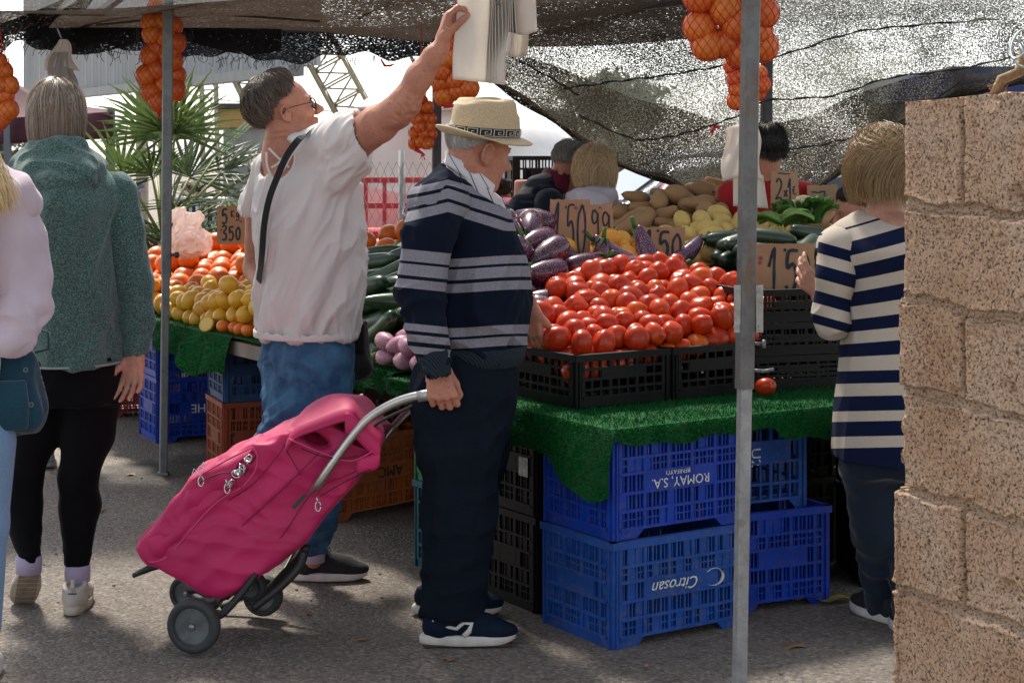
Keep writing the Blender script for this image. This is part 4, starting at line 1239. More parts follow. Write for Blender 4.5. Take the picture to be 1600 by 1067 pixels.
# backgound black crates behind the old man's face
bg = P(803, 235, 9.3); bg.z = 0
for k, (hh, z) in enumerate(((.30, .0), (.30, .302), (.30, .604), (.24, .906), (.27, 1.148))):
 crate(['floor level', 'second', 'third', 'fourth', 'topmost'][k] + ' black crate of the tall stack behind the straw hat wearer', bg + Vector((0, 0, z)), R(8), .42, .34, hh, BLACK, 'open', seed=80 + k % 2,
   text=[('coexpal', .03, .75, 1.6, PRINT_W, 'front', 0, 0)] if k == 4 else None)
crate('yellow crate standing behind the man in the navy vest', P(832, 322, 8.95), R(5), .22, .2, .10, YEL, 'low', seed=85, notch=False)
ys = thing('display_stand', 'dark stand carrying the yellow crate behind the navy vest', 'stand', P(825, 324, 8.9)); zz = ys.location.z
m = MB(); m.bb(-.05, .32, -.02, .3, -.012, -.004); m.build('top', BLACK, ys)
for x, y in ((-.03, 0), (.3, 0), (-.03, .28), (.3, .28)):
 m = MB(); m.bb(x - .01, x + .01, y - .01, y + .01, -zz, -.012); m.build('leg', BLACK, ys)
# ---------------- table boards ----------------
tb = thing('market_table', 'long wooden stall table on plastic crates, covered with green turf', 'table', W(0, 0, 0), A)
WOOD = M('board_wood', (.23, .19, .15), .8, .35, 7, .5, 40)
m = MB(); m.bb(.03, 2.7, .03, 1.5, TOP - .022, TOP); m.build('board', WOOD, tb)
m = MB(); m.bb(.05, 1.35, 1.503, 5.4, TOP - .06, TOP - .001); m.build('board', WOOD, tb)
for x, y in ((2.6, .1), (2.6, 1.4), (1.3, 1.3), (1.25, 5.3), (.2, 5.3), (1.25, 3.4)):
 m = MB(); m.bb(x - .02, x + .02, y - .02, y + .02, 0, TOP - .0605 if y > 1.5 else TOP - .0225); m.build('leg', WOOD, tb)
# ---------------- turf ----------------
def turf():
 t = NT('turf_green'); v = t.coord()
 c = t.mix(t.ramp(t.noise(v, 140, 2), [(.3, 0.), (.7, 1.)]), (.002, .035, .008), (.008, .135, .028))
 c = t.mix(t.ramp(t.noise(v, 11, 4), [(.45, 0.), (.75, .6)]), c, (.03, .10, .04))
 t.base(c); t.b.inputs['Roughness'].default_value = .7; t.b.inputs['Specular IOR Level'].default_value = .1
 return t.m
TURF = turf()
def turf_piece(name, label, fns, root):
 t = thing(name, label, 'turf', root)
 for pname, f, nu, nv, dens in fns:
  m = MB(); m.grid(lambda a, b: f(a, b) - root, nu, nv)
  V0 = [Vector(x) for x in m.v]
  # blades
  nb = dens
  A_ = rng.random((nb, 2))
  for (a, b) in A_:
   i = min(int(a * nu), nu - 1); j = min(int(b * nv), nv - 1)
   p00 = V0[i * (nv + 1) + j]; p10 = V0[(i + 1) * (nv + 1) + j]; p01 = V0[i * (nv + 1) + j + 1]; p11 = V0[(i + 1) * (nv + 1) + j + 1]
   fa, fb = a * nu - i, b * nv - j
   p = p00.lerp(p10, fa).lerp(p01.lerp(p11, fa), fb)
   n = (p10 - p00).cross(p01 - p00)
   if n.length < 1e-9: continue
   n.normalize()
   if n.y > 0.3 or n.z < -.2: n = -n
   r = rng.normal(0, .45, 3)
   tip = p + (n + Vector(r) + Vector((0, 0, -.25 if abs(n.z) < .6 else 0))).normalized() * rng.uniform(.008, .016)
   w = Vector((rng.normal(), rng.normal(), rng.normal() * .3)).normalized() * .0013
   m.add([p - w, p + w, tip], [(0, 1, 2)])
  m.build(pname, TURF, t)
 return t
zt = TOP + .006
def front_top(a, b): return W(-.012 + 2.6 * a, -.012 + .5 * b, zt + .003 * math.sin(a * 60) * math.sin(b * 9))
def drop_front(a, b):
 s = -.012 + 2.6 * a
 L = .035 + .035 * min(1, s * 1.2) + .02 * (s > .6) + .012 * math.sin(s * 9) + .006 * math.sin(s * 31)
 return W(s, -.012 - .018 * math.sin(b * 1.6) - .008 * math.sin(s * 14) * b, zt - L * b)
def drop_left(a, b):     # long flap on the left of the corner
 tt = -.03 + 1.33 * a
 L = .205 - .14 * min(1, max(0, tt) / .62) + .02 * math.sin(tt * 15) * b + .006 * math.sin(tt * 40)
 if tt > .62: L = .065 + .02 * math.sin(tt * 9)
 return W(-.012 - .03 * math.sin(min(1, b * 1.2) * 1.57) - .018 * math.sin(tt * 13) * b, tt, zt - L * b)
def top_left(a, b): return W(-.012 + .45 * b, .48 + .85 * a, zt + .002)
turf_piece('artificial_turf', 'green artificial turf draped over the near table corner with a pointed flap', [('top_sheet', front_top, 60, 14, 26000), ('front_hem', drop_front, 120, 6, 15000), ('corner_flap', drop_left, 70, 12, 15000), ('side_sheet', top_left, 20, 10, 4000)], W(0, 0, TOP))
def wing_top(a, b): return W(.03 + .5 * b, 1.36 + 4.0 * a, zt + .012)
def wing_drop1(a, b):
 tt = 1.36 + .75 * a; L = .085 + .02 * math.sin(tt * 21) + .02 * math.sin(tt * 7)
 return W(.03 - .035 * math.sin(b * 1.57) - .012 * math.sin(tt * 19) * b, tt, zt + .012 - L * b)
def wing_drop2(a, b):
 tt = 2.78 + 2.5 * a; L = .20 - .035 * abs(math.sin(tt * 5)) - .11 * max(0, min(1, (tt - 3.1) / .6)) + .012 * math.sin(tt * 17)
 return W(.03 - .05 * math.sin(b * 1.57) - .028 * math.sin(tt * 24) * b, tt, zt + .012 - L * b)
turf_piece('artificial_turf', 'crumpled green artificial turf hanging below the lemons and courgettes', [('top_sheet', wing_top, 90, 8, 12000), ('front_hem', wing_drop1, 40, 8, 9000), ('front_hem', wing_drop2, 120, 10, 20000)], W(.03, 1.4, TOP))
# ---------------- display crates on the table ----------------
crate('black open crate of tomatoes nearest the straw hat wearer', W(.116, .35, TOP + .012), A, .37, .50, .165, BLACK, 'open', seed=91, notch=False)
crate('black open crate of tomatoes behind the thick pole', W(.495, .345, TOP + .012), A + .02, .325, .50, .165, BLACK, 'open', seed=93, notch=False)
crate('black crate at the back holding up the top of the tomato heap', W(.82, .75, TOP + .14), A, .34, .36, .15, BLACK, 'low', seed=95, notch=False)
for k in range(3):
 crate(['bottom', 'middle', 'top'][k] + ' black crate of the stack under the cardboard price sign right of the thick pole', W(.845, .37, TOP + .012 + k * .112), A - .26, .355, .34, .11, BLACK, 'low' if k else 'open', seed=97, notch=False)
for k in range(2):
 crate(['lower', 'upper'][k] + ' black crate beside the hand with the ring', W(1.24, .36, TOP + .012 + k * .112), A - .1, .36, .34, .11, BLACK, 'low', seed=101, notch=False)
for k in range(3):
 crate(['bottom', 'middle', 'top'][k] + ' black crate hidden under the cucumbers', W(1.38, .84, TOP + .012 + k * .103), A, .55, .4, .10, BLACK, 'low', seed=104, notch=False)
crate('black crate under the courgettes', W(.14, 1.5, TOP + .02), A, .4, .5, .12, BLACK, 'low', seed=105, notch=False)
# ---------------- produce ----------------
def hfun(kind):
 return kind
def relax(pos, rad, axis, half, hf, bounds, iters=70, g=.0035, k=1):
 """items are short rows of balls: pos (N,3) in stall coords (s,t,z), axis (N,3), half length"""
 N = len(pos); offs = np.linspace(-1, 1, k) if k > 1 else np.zeros(1)
 ow = np.repeat(np.arange(N), k)
 for it in range(iters):
  pos[:, 2] -= g * (1 - it / iters)
  P_ = (pos[:, None, :] + axis[:, None, :] * (offs[None, :, None] * half[:, None, None])).reshape(-1, 3)
  r = np.repeat(rad, k); Q = P_.copy()
  d = P_[:, None, :] - P_[None, :, :]; L = np.sqrt((d ** 2).sum(2)) + 1e-9
  mn = r[:, None] + r[None, :]; ov = np.clip(mn - L, 0, None); ov[ow[:, None] == ow[None, :]] = 0
  push = (d / L[..., None] * ov[..., None]); cnt = np.maximum((ov > 0).sum(1), 1)
  Q += .5 * push.sum(1) / np.sqrt(cnt)[:, None]
  hz = hf(Q[:, 0], Q[:, 1]) + r
  Q[:, 2] = np.maximum(Q[:, 2], hz)
  Q[:, 0] = np.clip(Q[:, 0], bounds[0], bounds[1]); Q[:, 1] = np.clip(Q[:, 1], bounds[2], bounds[3])
  Q = Q.reshape(N, k, 3)
  pos = Q.mean(1)
  if k > 1:
   ax = Q[:, -1] - Q[:, 0]; ax[:, 2] = np.clip(ax[:, 2], -half * .8, half * .8); axis = ax / (np.linalg.norm(ax, axis=1, keepdims=True) + 1e-9)
 return pos, axis
def st2w(p): return W(p[0], p[1], p[2])
def stv2w(a): return U * a[0] + V * a[1] + Vector((0, 0, a[2]))
def fruit_mesh(name, f, nu=20, nv=14, mat=None):
 """f(theta, phi) -> Vector ; phi 0..pi along z"""
 vs = [f(0, 0)]
 for j in range(1, nv):
  for i in range(nu): vs.append(f(2 * math.pi * i / nu, math.pi * j / nv))
 vs.append(f(0, math.pi))
 fs = []
 for i in range(nu): fs.append((0, 1 + i, 1 + (i + 1) % nu))
 for j in range(nv - 2):
  for i in range(nu):
   a = 1 + j * nu + i; b = 1 + j * nu + (i + 1) % nu
   fs.append((a, a + nu, b + nu, b))
 e = len(vs) - 1
 for i in range(nu): fs.append((e, 1 + (nv - 2) * nu + (i + 1) % nu, 1 + (nv - 2) * nu + i))
 me = bpy.data.meshes.new(name); me.from_pydata([tuple(v) for v in vs], [], fs)
 me.polygons.foreach_set('use_smooth', [True] * len(fs)); me.update()
 if mat: me.materials.append(mat)
 return me
def sph(th, ph, a=1, c=1): return Vector((a * math.sin(ph) * math.cos(th), a * math.sin(ph) * math.sin(th), c * math.cos(ph)))
def skin_mat(name, stops, rough=.3, spec=.5, coat=.3, pores=0, blem=None, sss=.1, zgrad=None, nsc=9):
 t = NT(name); v = t.coord()
 r = t.rnd()
 c = t.ramp(r, stops)
 # each fruit has its own cloudy variation
 vv = t.n.new('ShaderNodeVectorMath'); vv.operation = 'ADD'; t.l(v, vv.inputs[0])
 cmb = t.n.new('ShaderNodeCombineXYZ'); t.l(t.math('MULTIPLY', r, 37.0), cmb.inputs[0]); t.l(t.math('MULTIPLY', r, 91.0), cmb.inputs[1]); t.l(cmb.outputs[0], vv.inputs[1])
 n = t.noise(vv.outputs[0], nsc, 3)
 c = t.mix(t.math('MULTIPLY', t.ramp(n, [(.3, 0.), (.7, 1.)]), .35), c, stops[-1][1])
 if blem:
  b = t.noise(vv.outputs[0], 30, 4, .7)
  c = t.mix(t.ramp(b, [(.60, 0.), (.72, .55)]), c, blem)
 t.base(c); t.b.inputs['Roughness'].default_value = rough; t.b.inputs['Specular IOR Level'].default_value = spec
 t.b.inputs['Coat Weight'].default_value = coat; t.b.inputs['Coat Roughness'].default_value = .12
 if sss:
  t.b.inputs['Subsurface Weight'].default_value = sss; t.b.inputs['Subsurface Scale'].default_value = .01; t.b.inputs['Subsurface Radius'].default_value = (1, .4, .2)
 if pores: t.bump(t.noise(v, pores, 2), .25, .0012)
 else: t.bump(t.noise(vv.outputs[0], 14, 2), .12, .004)
 return t.m
STEM = M('stem_green', (.06, .13, .02), .6, .3, 30)
T_MAT = skin_mat('tomato_skin', [(0, (.36, .012, .005)), (.5, (.46, .022, .006)), (.9, (.53, .05, .008)), (1, (.60, .12, .012))], .3, .3, .1)
O_MAT = skin_mat('orange_peel', [(0, (.55, .095, .004)), (.6, (.63, .14, .006)), (1, (.65, .19, .009))], .42, .5, .1, pores=240)
M_MAT = skin_mat('mandarin_peel', [(0, (.66, .12, .008)), (1, (.75, .20, .012))], .42, .5, .1, pores=300)
L_MAT = skin_mat('lemon_peel', [(0, (.66, .36, .02)), (.5, (.74, .44, .03)), (1, (.66, .29, .016))], .4, .5, .15, pores=200, blem=(.5, .28, .05))
Y_MAT = skin_mat('yellow_orange_peel', [(0, (.75, .30, .02)), (1, (.78, .40, .03))], .4, .5, .1, pores=200)
P_MAT = skin_mat('potato_skin', [(0, (.62, .43, .12)), (1, (.70, .52, .17))], .6, .3, 0, blem=(.22, .13, .05), sss=0)
B_MAT = skin_mat('butternut_skin', [(0, (.36, .20, .095)), (1, (.48, .29, .14))], .55, .3, .03, blem=(.45, .30, .16), sss=0)
def streak(name, c0, c1, c2, fr=26, rough=.25, wmin=.52, wmax=.6):
 t = NT(name); r = t.rnd()
 tc = t.n.new('ShaderNodeTexCoord'); sp = t.n.new('ShaderNodeSeparateXYZ'); t.l(tc.outputs['Object'], sp.inputs[0])
 an = t.math('ARCTAN2', sp.outputs[1], sp.outputs[0])
 cb = t.n.new('ShaderNodeCombineXYZ'); t.l(t.math('COSINE', an), cb.inputs[0]); t.l(t.math('SINE', an), cb.inputs[1]); t.l(t.math('MULTIPLY', sp.outputs[2], 3.2), cb.inputs[2])
 ad = t.n.new('ShaderNodeVectorMath'); ad.operation = 'ADD'; t.l(cb.outputs[0], ad.inputs[0])
 c3 = t.n.new('ShaderNodeCombineXYZ'); t.l(t.math('MULTIPLY', r, 50), c3.inputs[2]); t.l(c3.outputs[0], ad.inputs[1])
 n = t.noise(ad.outputs[0], fr * .35, 5, .65, .3)
 c = t.mix(t.ramp(n, [(wmin, 0.), (wmax, 1.)]), t.mix(r, c0, c1), c2)
 t.base(c); t.b.inputs['Roughness'].default_value = rough; t.b.inputs['Coat Weight'].default_value = .3
 return t.m
E_MAT = streak('aubergine_skin', (.030, .006, .022), (.060, .010, .036), (.42, .24, .32), wmin=.54, wmax=.64)
E2_MAT = streak('aubergine_dark_skin', (.03, .008, .03), (.06, .012, .05), (.38, .22, .33))
G_MAT = streak('garlic_purple', (.38, .12, .22), (.45, .18, .28), (.7, .5, .52), 20, .5)
Z_MAT = streak('courgette_skin', (.006, .03, .010), (.012, .045, .014), (.05, .12, .04), 40, .28, .5, .7)
C_MAT = streak('cucumber_skin', (.006, .022, .010), (.010, .035, .012), (.04, .08, .035), 60, .4, .5, .8)
tom = []
for i in range(7):
 k = random.Random(i)
 ph0 = k.random() * 6; el = .98 + .30 * k.random()
 def f(th, ph, k=i, el=el):
  r = 1 + (.03 + .012 * k) * math.cos(th * (2 + k % 3) + k) * (.4 + .6 * math.sin(ph) ** 2) * math.sin(ph) - .16 * math.exp(-(ph / .28) ** 2) - .05 * math.exp(-((math.pi - ph) / .25) ** 2)
  return sph(th, ph, .5 * r, .5 * r * el)
 tom.append(fruit_mesh('tomato', f, 22, 16, T_MAT))
orm = []
for i in range(3):
 def f(th, ph, k=i):
  r = 1 + .012 * math.cos(th * 3 + k) - .07 * math.exp(-(ph / .22) ** 2)
  return sph(th, ph, .5 * r, .49 * r)
 orm.append(fruit_mesh('orange', f, 20, 14, O_MAT))
def mkstem(r0, L, z, name='stem', mat=STEM, n=6, bend=.0):
 m = MB(); m.tube([(0, 0, z), (bend * .4, 0, z + L * .5), (bend, 0, z + L)], [r0, r0 * .75, r0 * .85], n)
 me = bpy.data.meshes.new(name); me.from_pydata(m.v, [], m.f); me.update(); me.materials.append(mat); me.polygons.foreach_set('use_smooth', [True] * len(me.polygons)); return me
def star_mesh(name, r, z, n, mat, h=.0, w=.35):
 m = MB()
 for k in range(n):
  a = 2 * math.pi * k / n
  c, s_ = math.cos(a), math.sin(a)
  m.add([(0, 0, z + .01), (r * .5 * math.cos(a - w), r * .5 * math.sin(a - w), z), (r * c, r * s_, z - h), (r * .5 * math.cos(a + w), r * .5 * math.sin(a + w), z)], [(0, 1, 2, 3)])
 me = bpy.data.meshes.new(name); me.from_pydata(m.v, [], m.f); me.update(); me.materials.append(mat); return me
BUT = M('button_green', (.16, .20, .05), .8)
OR_BUTTON = star_mesh('button', .07, .455, 5, BUT)
TOM_CAL = star_mesh('calyx', .30, .45, 6, STEM, .05)
def lemf(k):
 def f(th, ph):
  z = math.cos(ph); r = math.sin(ph) ** .88
  tip = .13 * math.exp(-(ph / .25) ** 2) + .06 * math.exp(-((math.pi - ph) / .22) ** 2)
  return Vector((.47 * r * math.cos(th) * (1 + .02 * math.cos(2 * th + k)), .47 * r * math.sin(th), z * .54 + (tip if z > 0 else -tip)))
 return f
lem = [fruit_mesh('lemon', lemf(i), 18, 16, L_MAT) for i in range(2)]
def potf(k):
 def f(th, ph):
  r = 1 + .07 * math.sin(2 * th + k) * math.sin(ph) + .05 * math.cos(3 * ph + k * 2)
  return Vector((.5 * r * math.sin(ph) * math.cos(th), .43 * r * math.sin(ph) * math.sin(th), .66 * r * math.cos(ph)))
 return f
pot = [fruit_mesh('potato', potf(i), 16, 12, P_MAT) for i in range(4)]
def butf(k):
 def f(th, ph):
  z = math.cos(ph)   # neck at +z
  r = math.sin(ph) ** .8 * (.50 - .17 / (1 + math.exp(-(z - .05) * 7)) )
  x = .05 * k * z * z
  return Vector((r * math.cos(th) + x, r * math.sin(th), z * .98 - .12))
 return f
but = [fruit_mesh('butternut', butf(i - 1), 18, 20, B_MAT) for i in range(3)]
def longf(k, fat, L, taper, bend):
 def f(th, ph):
  z = math.cos(ph)
  r = .5 * min(1, math.sin(ph) ** .55) * (1 + fat * (-z)) * (1 - taper * max(0, z) ** 2)
  r *= 1 + .03 * math.cos(5 * th + k) * (1 if z > 0 else .5)
  return Vector((r * math.cos(th) + bend * z * z, r * math.sin(th), z * L))
 return f
zuc = [fruit_mesh('courgette', longf(i, .10, 2.1, .32, (.25, -.2, .35)[i]), 14, 20, Z_MAT) for i in range(3)]
cuc = [fruit_mesh('cucumber', longf(i, .02, 1.55, .1, (.15, -.1)[i]), 14, 18, C_MAT) for i in range(2)]
aub = [fruit_mesh('aubergine', longf(i, .22, .95, .35, (.08, -.05)[i]), 18, 18, E_MAT) for i in range(2)]
aub2 = [fruit_mesh('aubergine', longf(i, .16, 1.5, .3, .25), 16, 18, E2_MAT) for i in range(1)]
gar = [fruit_mesh('baby_aubergine', longf(i, .2, .75, .3, .05), 14, 12, G_MAT) for i in range(2)]
Z_ST = mkstem(.17, .3, 1.98, mat=M('stem_pale', (.20, .26, .08), .6)); A_ST = mkstem(.16, .62, .85, bend=.08); A2_ST = mkstem(.15, .6, 1.38, bend=.1)
B_ST = mkstem(.07, .12, .84, mat=M('stem_brown', (.16, .11, .05), .8)); A_CAL = star_mesh('calyx', .52, .93, 5, STEM, .42, .5); A2_CAL = star_mesh('calyx', .46, 1.44, 5, STEM, .42, .5)
def basis(axis, spin):
 z = Vector(axis).normalized(); q = z.to_track_quat('Z', 'Y')
 return (q.to_matrix() @ Matrix.Rotation(spin, 3, 'Z')).to_euler()
def put(name, meshes, label, cat, group, loc, rot, diam, kids=(), prob=1.0):
 me = meshes[int(rng.integers(len(meshes)))]
 o = bpy.data.objects.new(name, me); COL.objects.link(o)
 o.location = loc; o.rotation_euler = rot; o.scale = (diam,) * 3
 tag(o, label, cat, group)
 for km in kids:
  if rng.random() > prob: continue
  q = bpy.data.objects.new(km.name.split('.')[0], km); COL.objects.link(q); q.parent = o
 return o
def layer(s0, s1, t0, t1, sp, inside, jit=.18, dz=0.0, skip=0.0):
 out = []; row = 0; t = t0
 while t <= t1:
  s = s0 + (sp / 2 if row % 2 else 0)
  while s <= s1:
   a, b = s + rng.uniform(-jit, jit) * sp, t + rng.uniform(-jit, jit) * sp
   if inside(a, b) and rng.random() >= skip: out.append((a, b, dz))
   s += sp
  t += sp * .87; row += 1
 return out
def heap(name, meshes, label, cat, group, hf, inside, rng_box, r, rvar=.08, k=1, half=0.0, ext=.0, kids=(), prob=1.0, layers=((0, 0),), extra=.3, lie=.8, along=None, iters=70, sp=None):
 pts = []
 spc = sp or 2 * r * .97
 for (dz, skip) in layers:
  pts += layer(*rng_box, spc, inside, .16, dz, skip)
 if extra: pts += layer(*rng_box, spc * 1.6, inside, .4, r * 1.5, 1 - extra)
 pos = np.array(pts)
 pos[:, 2] += hf(pos[:, 0], pos[:, 1]) + r
 N = len(pos); rad = r * rng.uniform(1 - rvar, 1 + rvar, N)
 ax = rng.normal(0, 1, (N, 3)); ax[:, 2] *= (1 - lie)
 if along is not None: ax = ax * .35 + np.array(along)[None, :]
 ax /= np.linalg.norm(ax, axis=1, keepdims=True)
 pos, ax = relax(pos, rad * .97, ax, np.full(N, half), hf, rng_box, iters, k=k)
 obs = []
 for p, a, q in zip(pos, ax, rad):
  obs.append(put(name, meshes, label, cat, group, st2w(p), basis(stv2w(a), rng.uniform(0, 6.28)), 2 * q, kids, prob))
 return obs
def fences(*a): return a
# tomatoes
def h_tom(s, t): return TOP + .075 + .215 * np.clip(t - .36, 0, .62) + .12 * np.clip(s - .2, 0, .8) - .35 * np.clip(t - 1.02, 0, 1) - .5 * np.clip(.16 - s, 0, 1) - .45 * np.clip(s - .98, 0, 1)
tins = lambda s, t: (s > .14 and t > .39 and s < 1.06 and t < 1.28 and not (s > .82 and t < .50) and not (t > .55 and s < .14 + (t - .60) * .85))
toms = heap('tomato', tom, 'ripe red plum tomato heaped in and behind the black crates', 'tomato', 'red tomatoes heaped on the table corner', h_tom, tins, (.155, 1.04, .40, 1.26), .0385, .14, layers=((0, 0), (.064, .08)), extra=.3, lie=.0, kids=(TOM_CAL,), prob=.16)
t1 = put('tomato', tom, 'single red tomato lying loose on the turf below the bolt of the thick pole', 'tomato', None, P(1196, 598, 5.66), (1.2, .3, .5), .062)
t1.location.z = TOP + .042
# aubergines
def h_aub(s, t): return TOP + .09 + .55 * np.clip(t - .85, 0, .5) + .18 * np.clip(t - 1.2, 0, .3)
heap('aubergine', aub, 'striped purple and white aubergine piled behind the tomatoes', 'aubergine', 'striped aubergines piled behind the tomatoes', h_aub, lambda s, t: (t > .70 and s < .78 and s < .09 + (t - .60) * .85 and (t < 1.12 or s < .676 * t - .30)), (.20, .80, .70, 1.50), .047, .1, 2, .028, kids=(A_ST, A_CAL), prob=.35, layers=((0, .0), (.08, .3)), extra=.15, lie=.6)
for (px, py, D, axx, d, st, lab) in ((1014, 402, 6.62, (-.35, .1, .75), .085, aub2, 'long pale striped aubergine standing up beside the middle price sign'), (965, 402, 6.6, (-.5, .2, .35), .08, aub2, 'dark streaked aubergine lying slanted left of the standing one'), (940, 398, 6.55, (.1, -.1, .8), .07, aub, 'small aubergine with its green stalk pointing up behind the tomatoes'),
          (1075, 395, 6.75, (.4, .3, .3), .07, aub2, 'dark aubergine behind the highest tomatoes'), (990, 415, 6.5, (.8, .2, .1), .075, aub2, 'aubergine lying flat just behind the tomato heap'), (915, 412, 6.5, (.8, .3, .25), .085, aub, 'round striped aubergine under the tall price sign'),
          (800, 348, 6.9, (-.4, .2, .5), .085, aub, 'topmost aubergine of the pile by the striped jumper'), (1035, 420, 6.5, (.6, .4, .1), .07, aub2, 'aubergine half covered by the top tomatoes')):
 put('aubergine', st, lab, 'aubergine', None, P(px, py, D), basis(axx, 1.0), d, (A_ST, A_CAL) if st is aub else (A2_ST, A2_CAL))
# pale small aubergines by the courgettes
def h_gar(s, t): return TOP + .03 + .30 * np.clip(s - .08, 0, .5)
heap('baby_aubergine', gar, 'small pale pink and purple aubergine between the courgettes and the striped jumper', 'aubergine', 'small pale aubergines at the turf edge', h_gar, lambda s, t: t < 1.50 and t > 1.16, (.07, .55, 1.14, 1.50), .032, .1, 2, .012, layers=((0, 0), (.05, .3)), extra=.2)
# courgettes
def h_zuc(s, t): return TOP + .035 + .30 * np.clip(s - .1, 0, .8)
heap('courgette', zuc, 'glossy dark green courgette piled on the turf between the white top and the striped jumper', 'courgette', 'courgettes piled on the turf', h_zuc, lambda s, t: True, (.12, .66, 1.56, 2.3), .040, .08, 4, .11, kids=(Z_ST,), layers=((0, .2), (.07, .35), (.13, .6)), extra=0, lie=.97, along=(-.8, .6, -.22), sp=.105)
# lemons
def h_wing(s, t): return TOP + .03 + .29 * np.clip(s - .12, 0, .95) + .03 * np.sin(t * 5)
leml = lambda s, t: t < 3.95 and s < .16 + (3.95 - t) * .42 and s < .62
heap('lemon', lem, 'yellow lemon piled in front of the oranges', 'lemon', 'lemons piled in front of the oranges', h_wing, leml, (.13, .66, 2.42, 3.95), .040, .1, layers=((0, 0), (.05, .2)), extra=.35, lie=.4, iters=80)
orl = lambda s, t: not (t < 4.0 and s < .22 + (3.95 - t) * .42 and s < .68)
ors = heap('orange', orm, 'large orange piled behind and beside the lemons', 'orange', 'oranges piled on the left wing of the table', h_wing, orl, (.14, 1.12, 2.45, 5.0), .053, .08, layers=((0, 0),), extra=.55, lie=.2, kids=(OR_BUTTON,), prob=.8, iters=80)
# small mandarins and a cut lemon at the front edge
MAN = [fruit_mesh('mandarin', (lambda th, ph: sph(th, ph, .5, .42)), 18, 12, M_MAT)]
for (a, b, z) in ((.08, 2.98, 0), (.10, 2.90, 0), (.09, 2.82, 0), (.15, 2.93, .03), (.16, 2.84, .03), (.09, 2.74, 0), (.15, 2.75, .02)):
 put('mandarin', MAN, 'small reddish mandarin at the bare table edge beside the cut lemon', 'mandarin', 'mandarins at the table edge', W(a, b, TOP + .045 + z), (rng.uniform(-.5, .5), rng.uniform(-.5, .5), 0), .062, (OR_BUTTON,))
cl = thing('cut_lemon', 'lemon half with its cut face showing, propped on the turf edge', 'lemon', W(.045, 3.08, TOP + .048))
def half(th, ph):
 v = sph(th, ph, .036, .038); v.z = min(v.z, .004); return v
LF = NT('lemon_flesh'); v_ = LF.coord(); tc = LF.n.new('ShaderNodeSeparateXYZ'); LF.l(v_, tc.inputs[0])
an = LF.math('ARCTAN2', tc.outputs[1], tc.outputs[0]); sg = LF.math('ABSOLUTE', LF.math('SINE', LF.math('MULTIPLY', an, 4.5)))
LF.base(LF.mix(LF.ramp(sg, [(.12, 0.), (.3, 1.)]), (.8, .7, .42), (.75, .5, .1))); LF.b.inputs['Roughness'].default_value = .25
o = link('rind', fruit_mesh('rind', half, 24, 18, L_MAT), None, cl)
m = MB(); m.lathe([(.0005, .0048), (.031, .0050)], 28); o2 = m.build('flesh', LF.m, cl)
cl.rotation_euler = basis((-.35, -.85, .45), 0)
# yellow-orange fruit, potatoes, butternuts, cucumbers
def h_mid(s, t): return TOP + .31 + .2 * np.clip(t - 1.3, 0, .5)
heap('orange', [fruit_mesh('orange', (lambda th, ph: sph(th, ph, .5, .46)), 18, 12, Y_MAT)], 'yellowish orange in the crate behind the tomatoes and price signs', 'orange', 'yellowish oranges behind the price signs', h_mid, lambda s, t: True, (.80, 1.30, 1.34, 1.64), .046, .06, layers=((0, 0),), extra=.3, kids=(OR_BUTTON,), prob=.6)
def h_pot(s, t): return TOP + .24 + .26 * np.clip(t - 1.1, 0, .7)
heap('potato', pot, 'yellow skinned potato heaped in front of the squashes', 'potato', 'potatoes heaped in front of the squashes', h_pot, lambda s, t: s > .25 + .796 * t, (1.30, 2.05, 1.26, 1.74), .043, .12, 2, .012, layers=((0, 0), (.06, .3)), extra=.3, lie=.7)
def h_but(s, t): return TOP + .12 + .28 * np.clip(t - 1.75, 0, .8) + .20 * np.clip(s - 1.6, 0, .8)
heap('butternut_squash', but, 'tan butternut squash in the big heap under the net', 'squash', 'butternut squashes heaped at the back', h_but, lambda s, t: s > .746 * t + .13, (1.50, 2.75, 1.84, 2.55), .045, .1, 2, .042, kids=(B_ST,), prob=.7, layers=((0, .05), (.09, .35)), extra=.35, lie=.7)
def h_cuc(s, t): return TOP + .33 + .10 * np.clip(t - .8, 0, .5)
heap('cucumber', cuc, 'thick dark green cucumber piled above the black crates on the right', 'cucumber', 'cucumbers piled on the right', h_cuc, lambda s, t: True, (1.36, 1.98, .80, 1.22), .034, .1, 3, .055, layers=((0, .3), (.055, .45), (.10, .6)), extra=0, lie=.9, along=(.9, .1, .1), sp=.10)
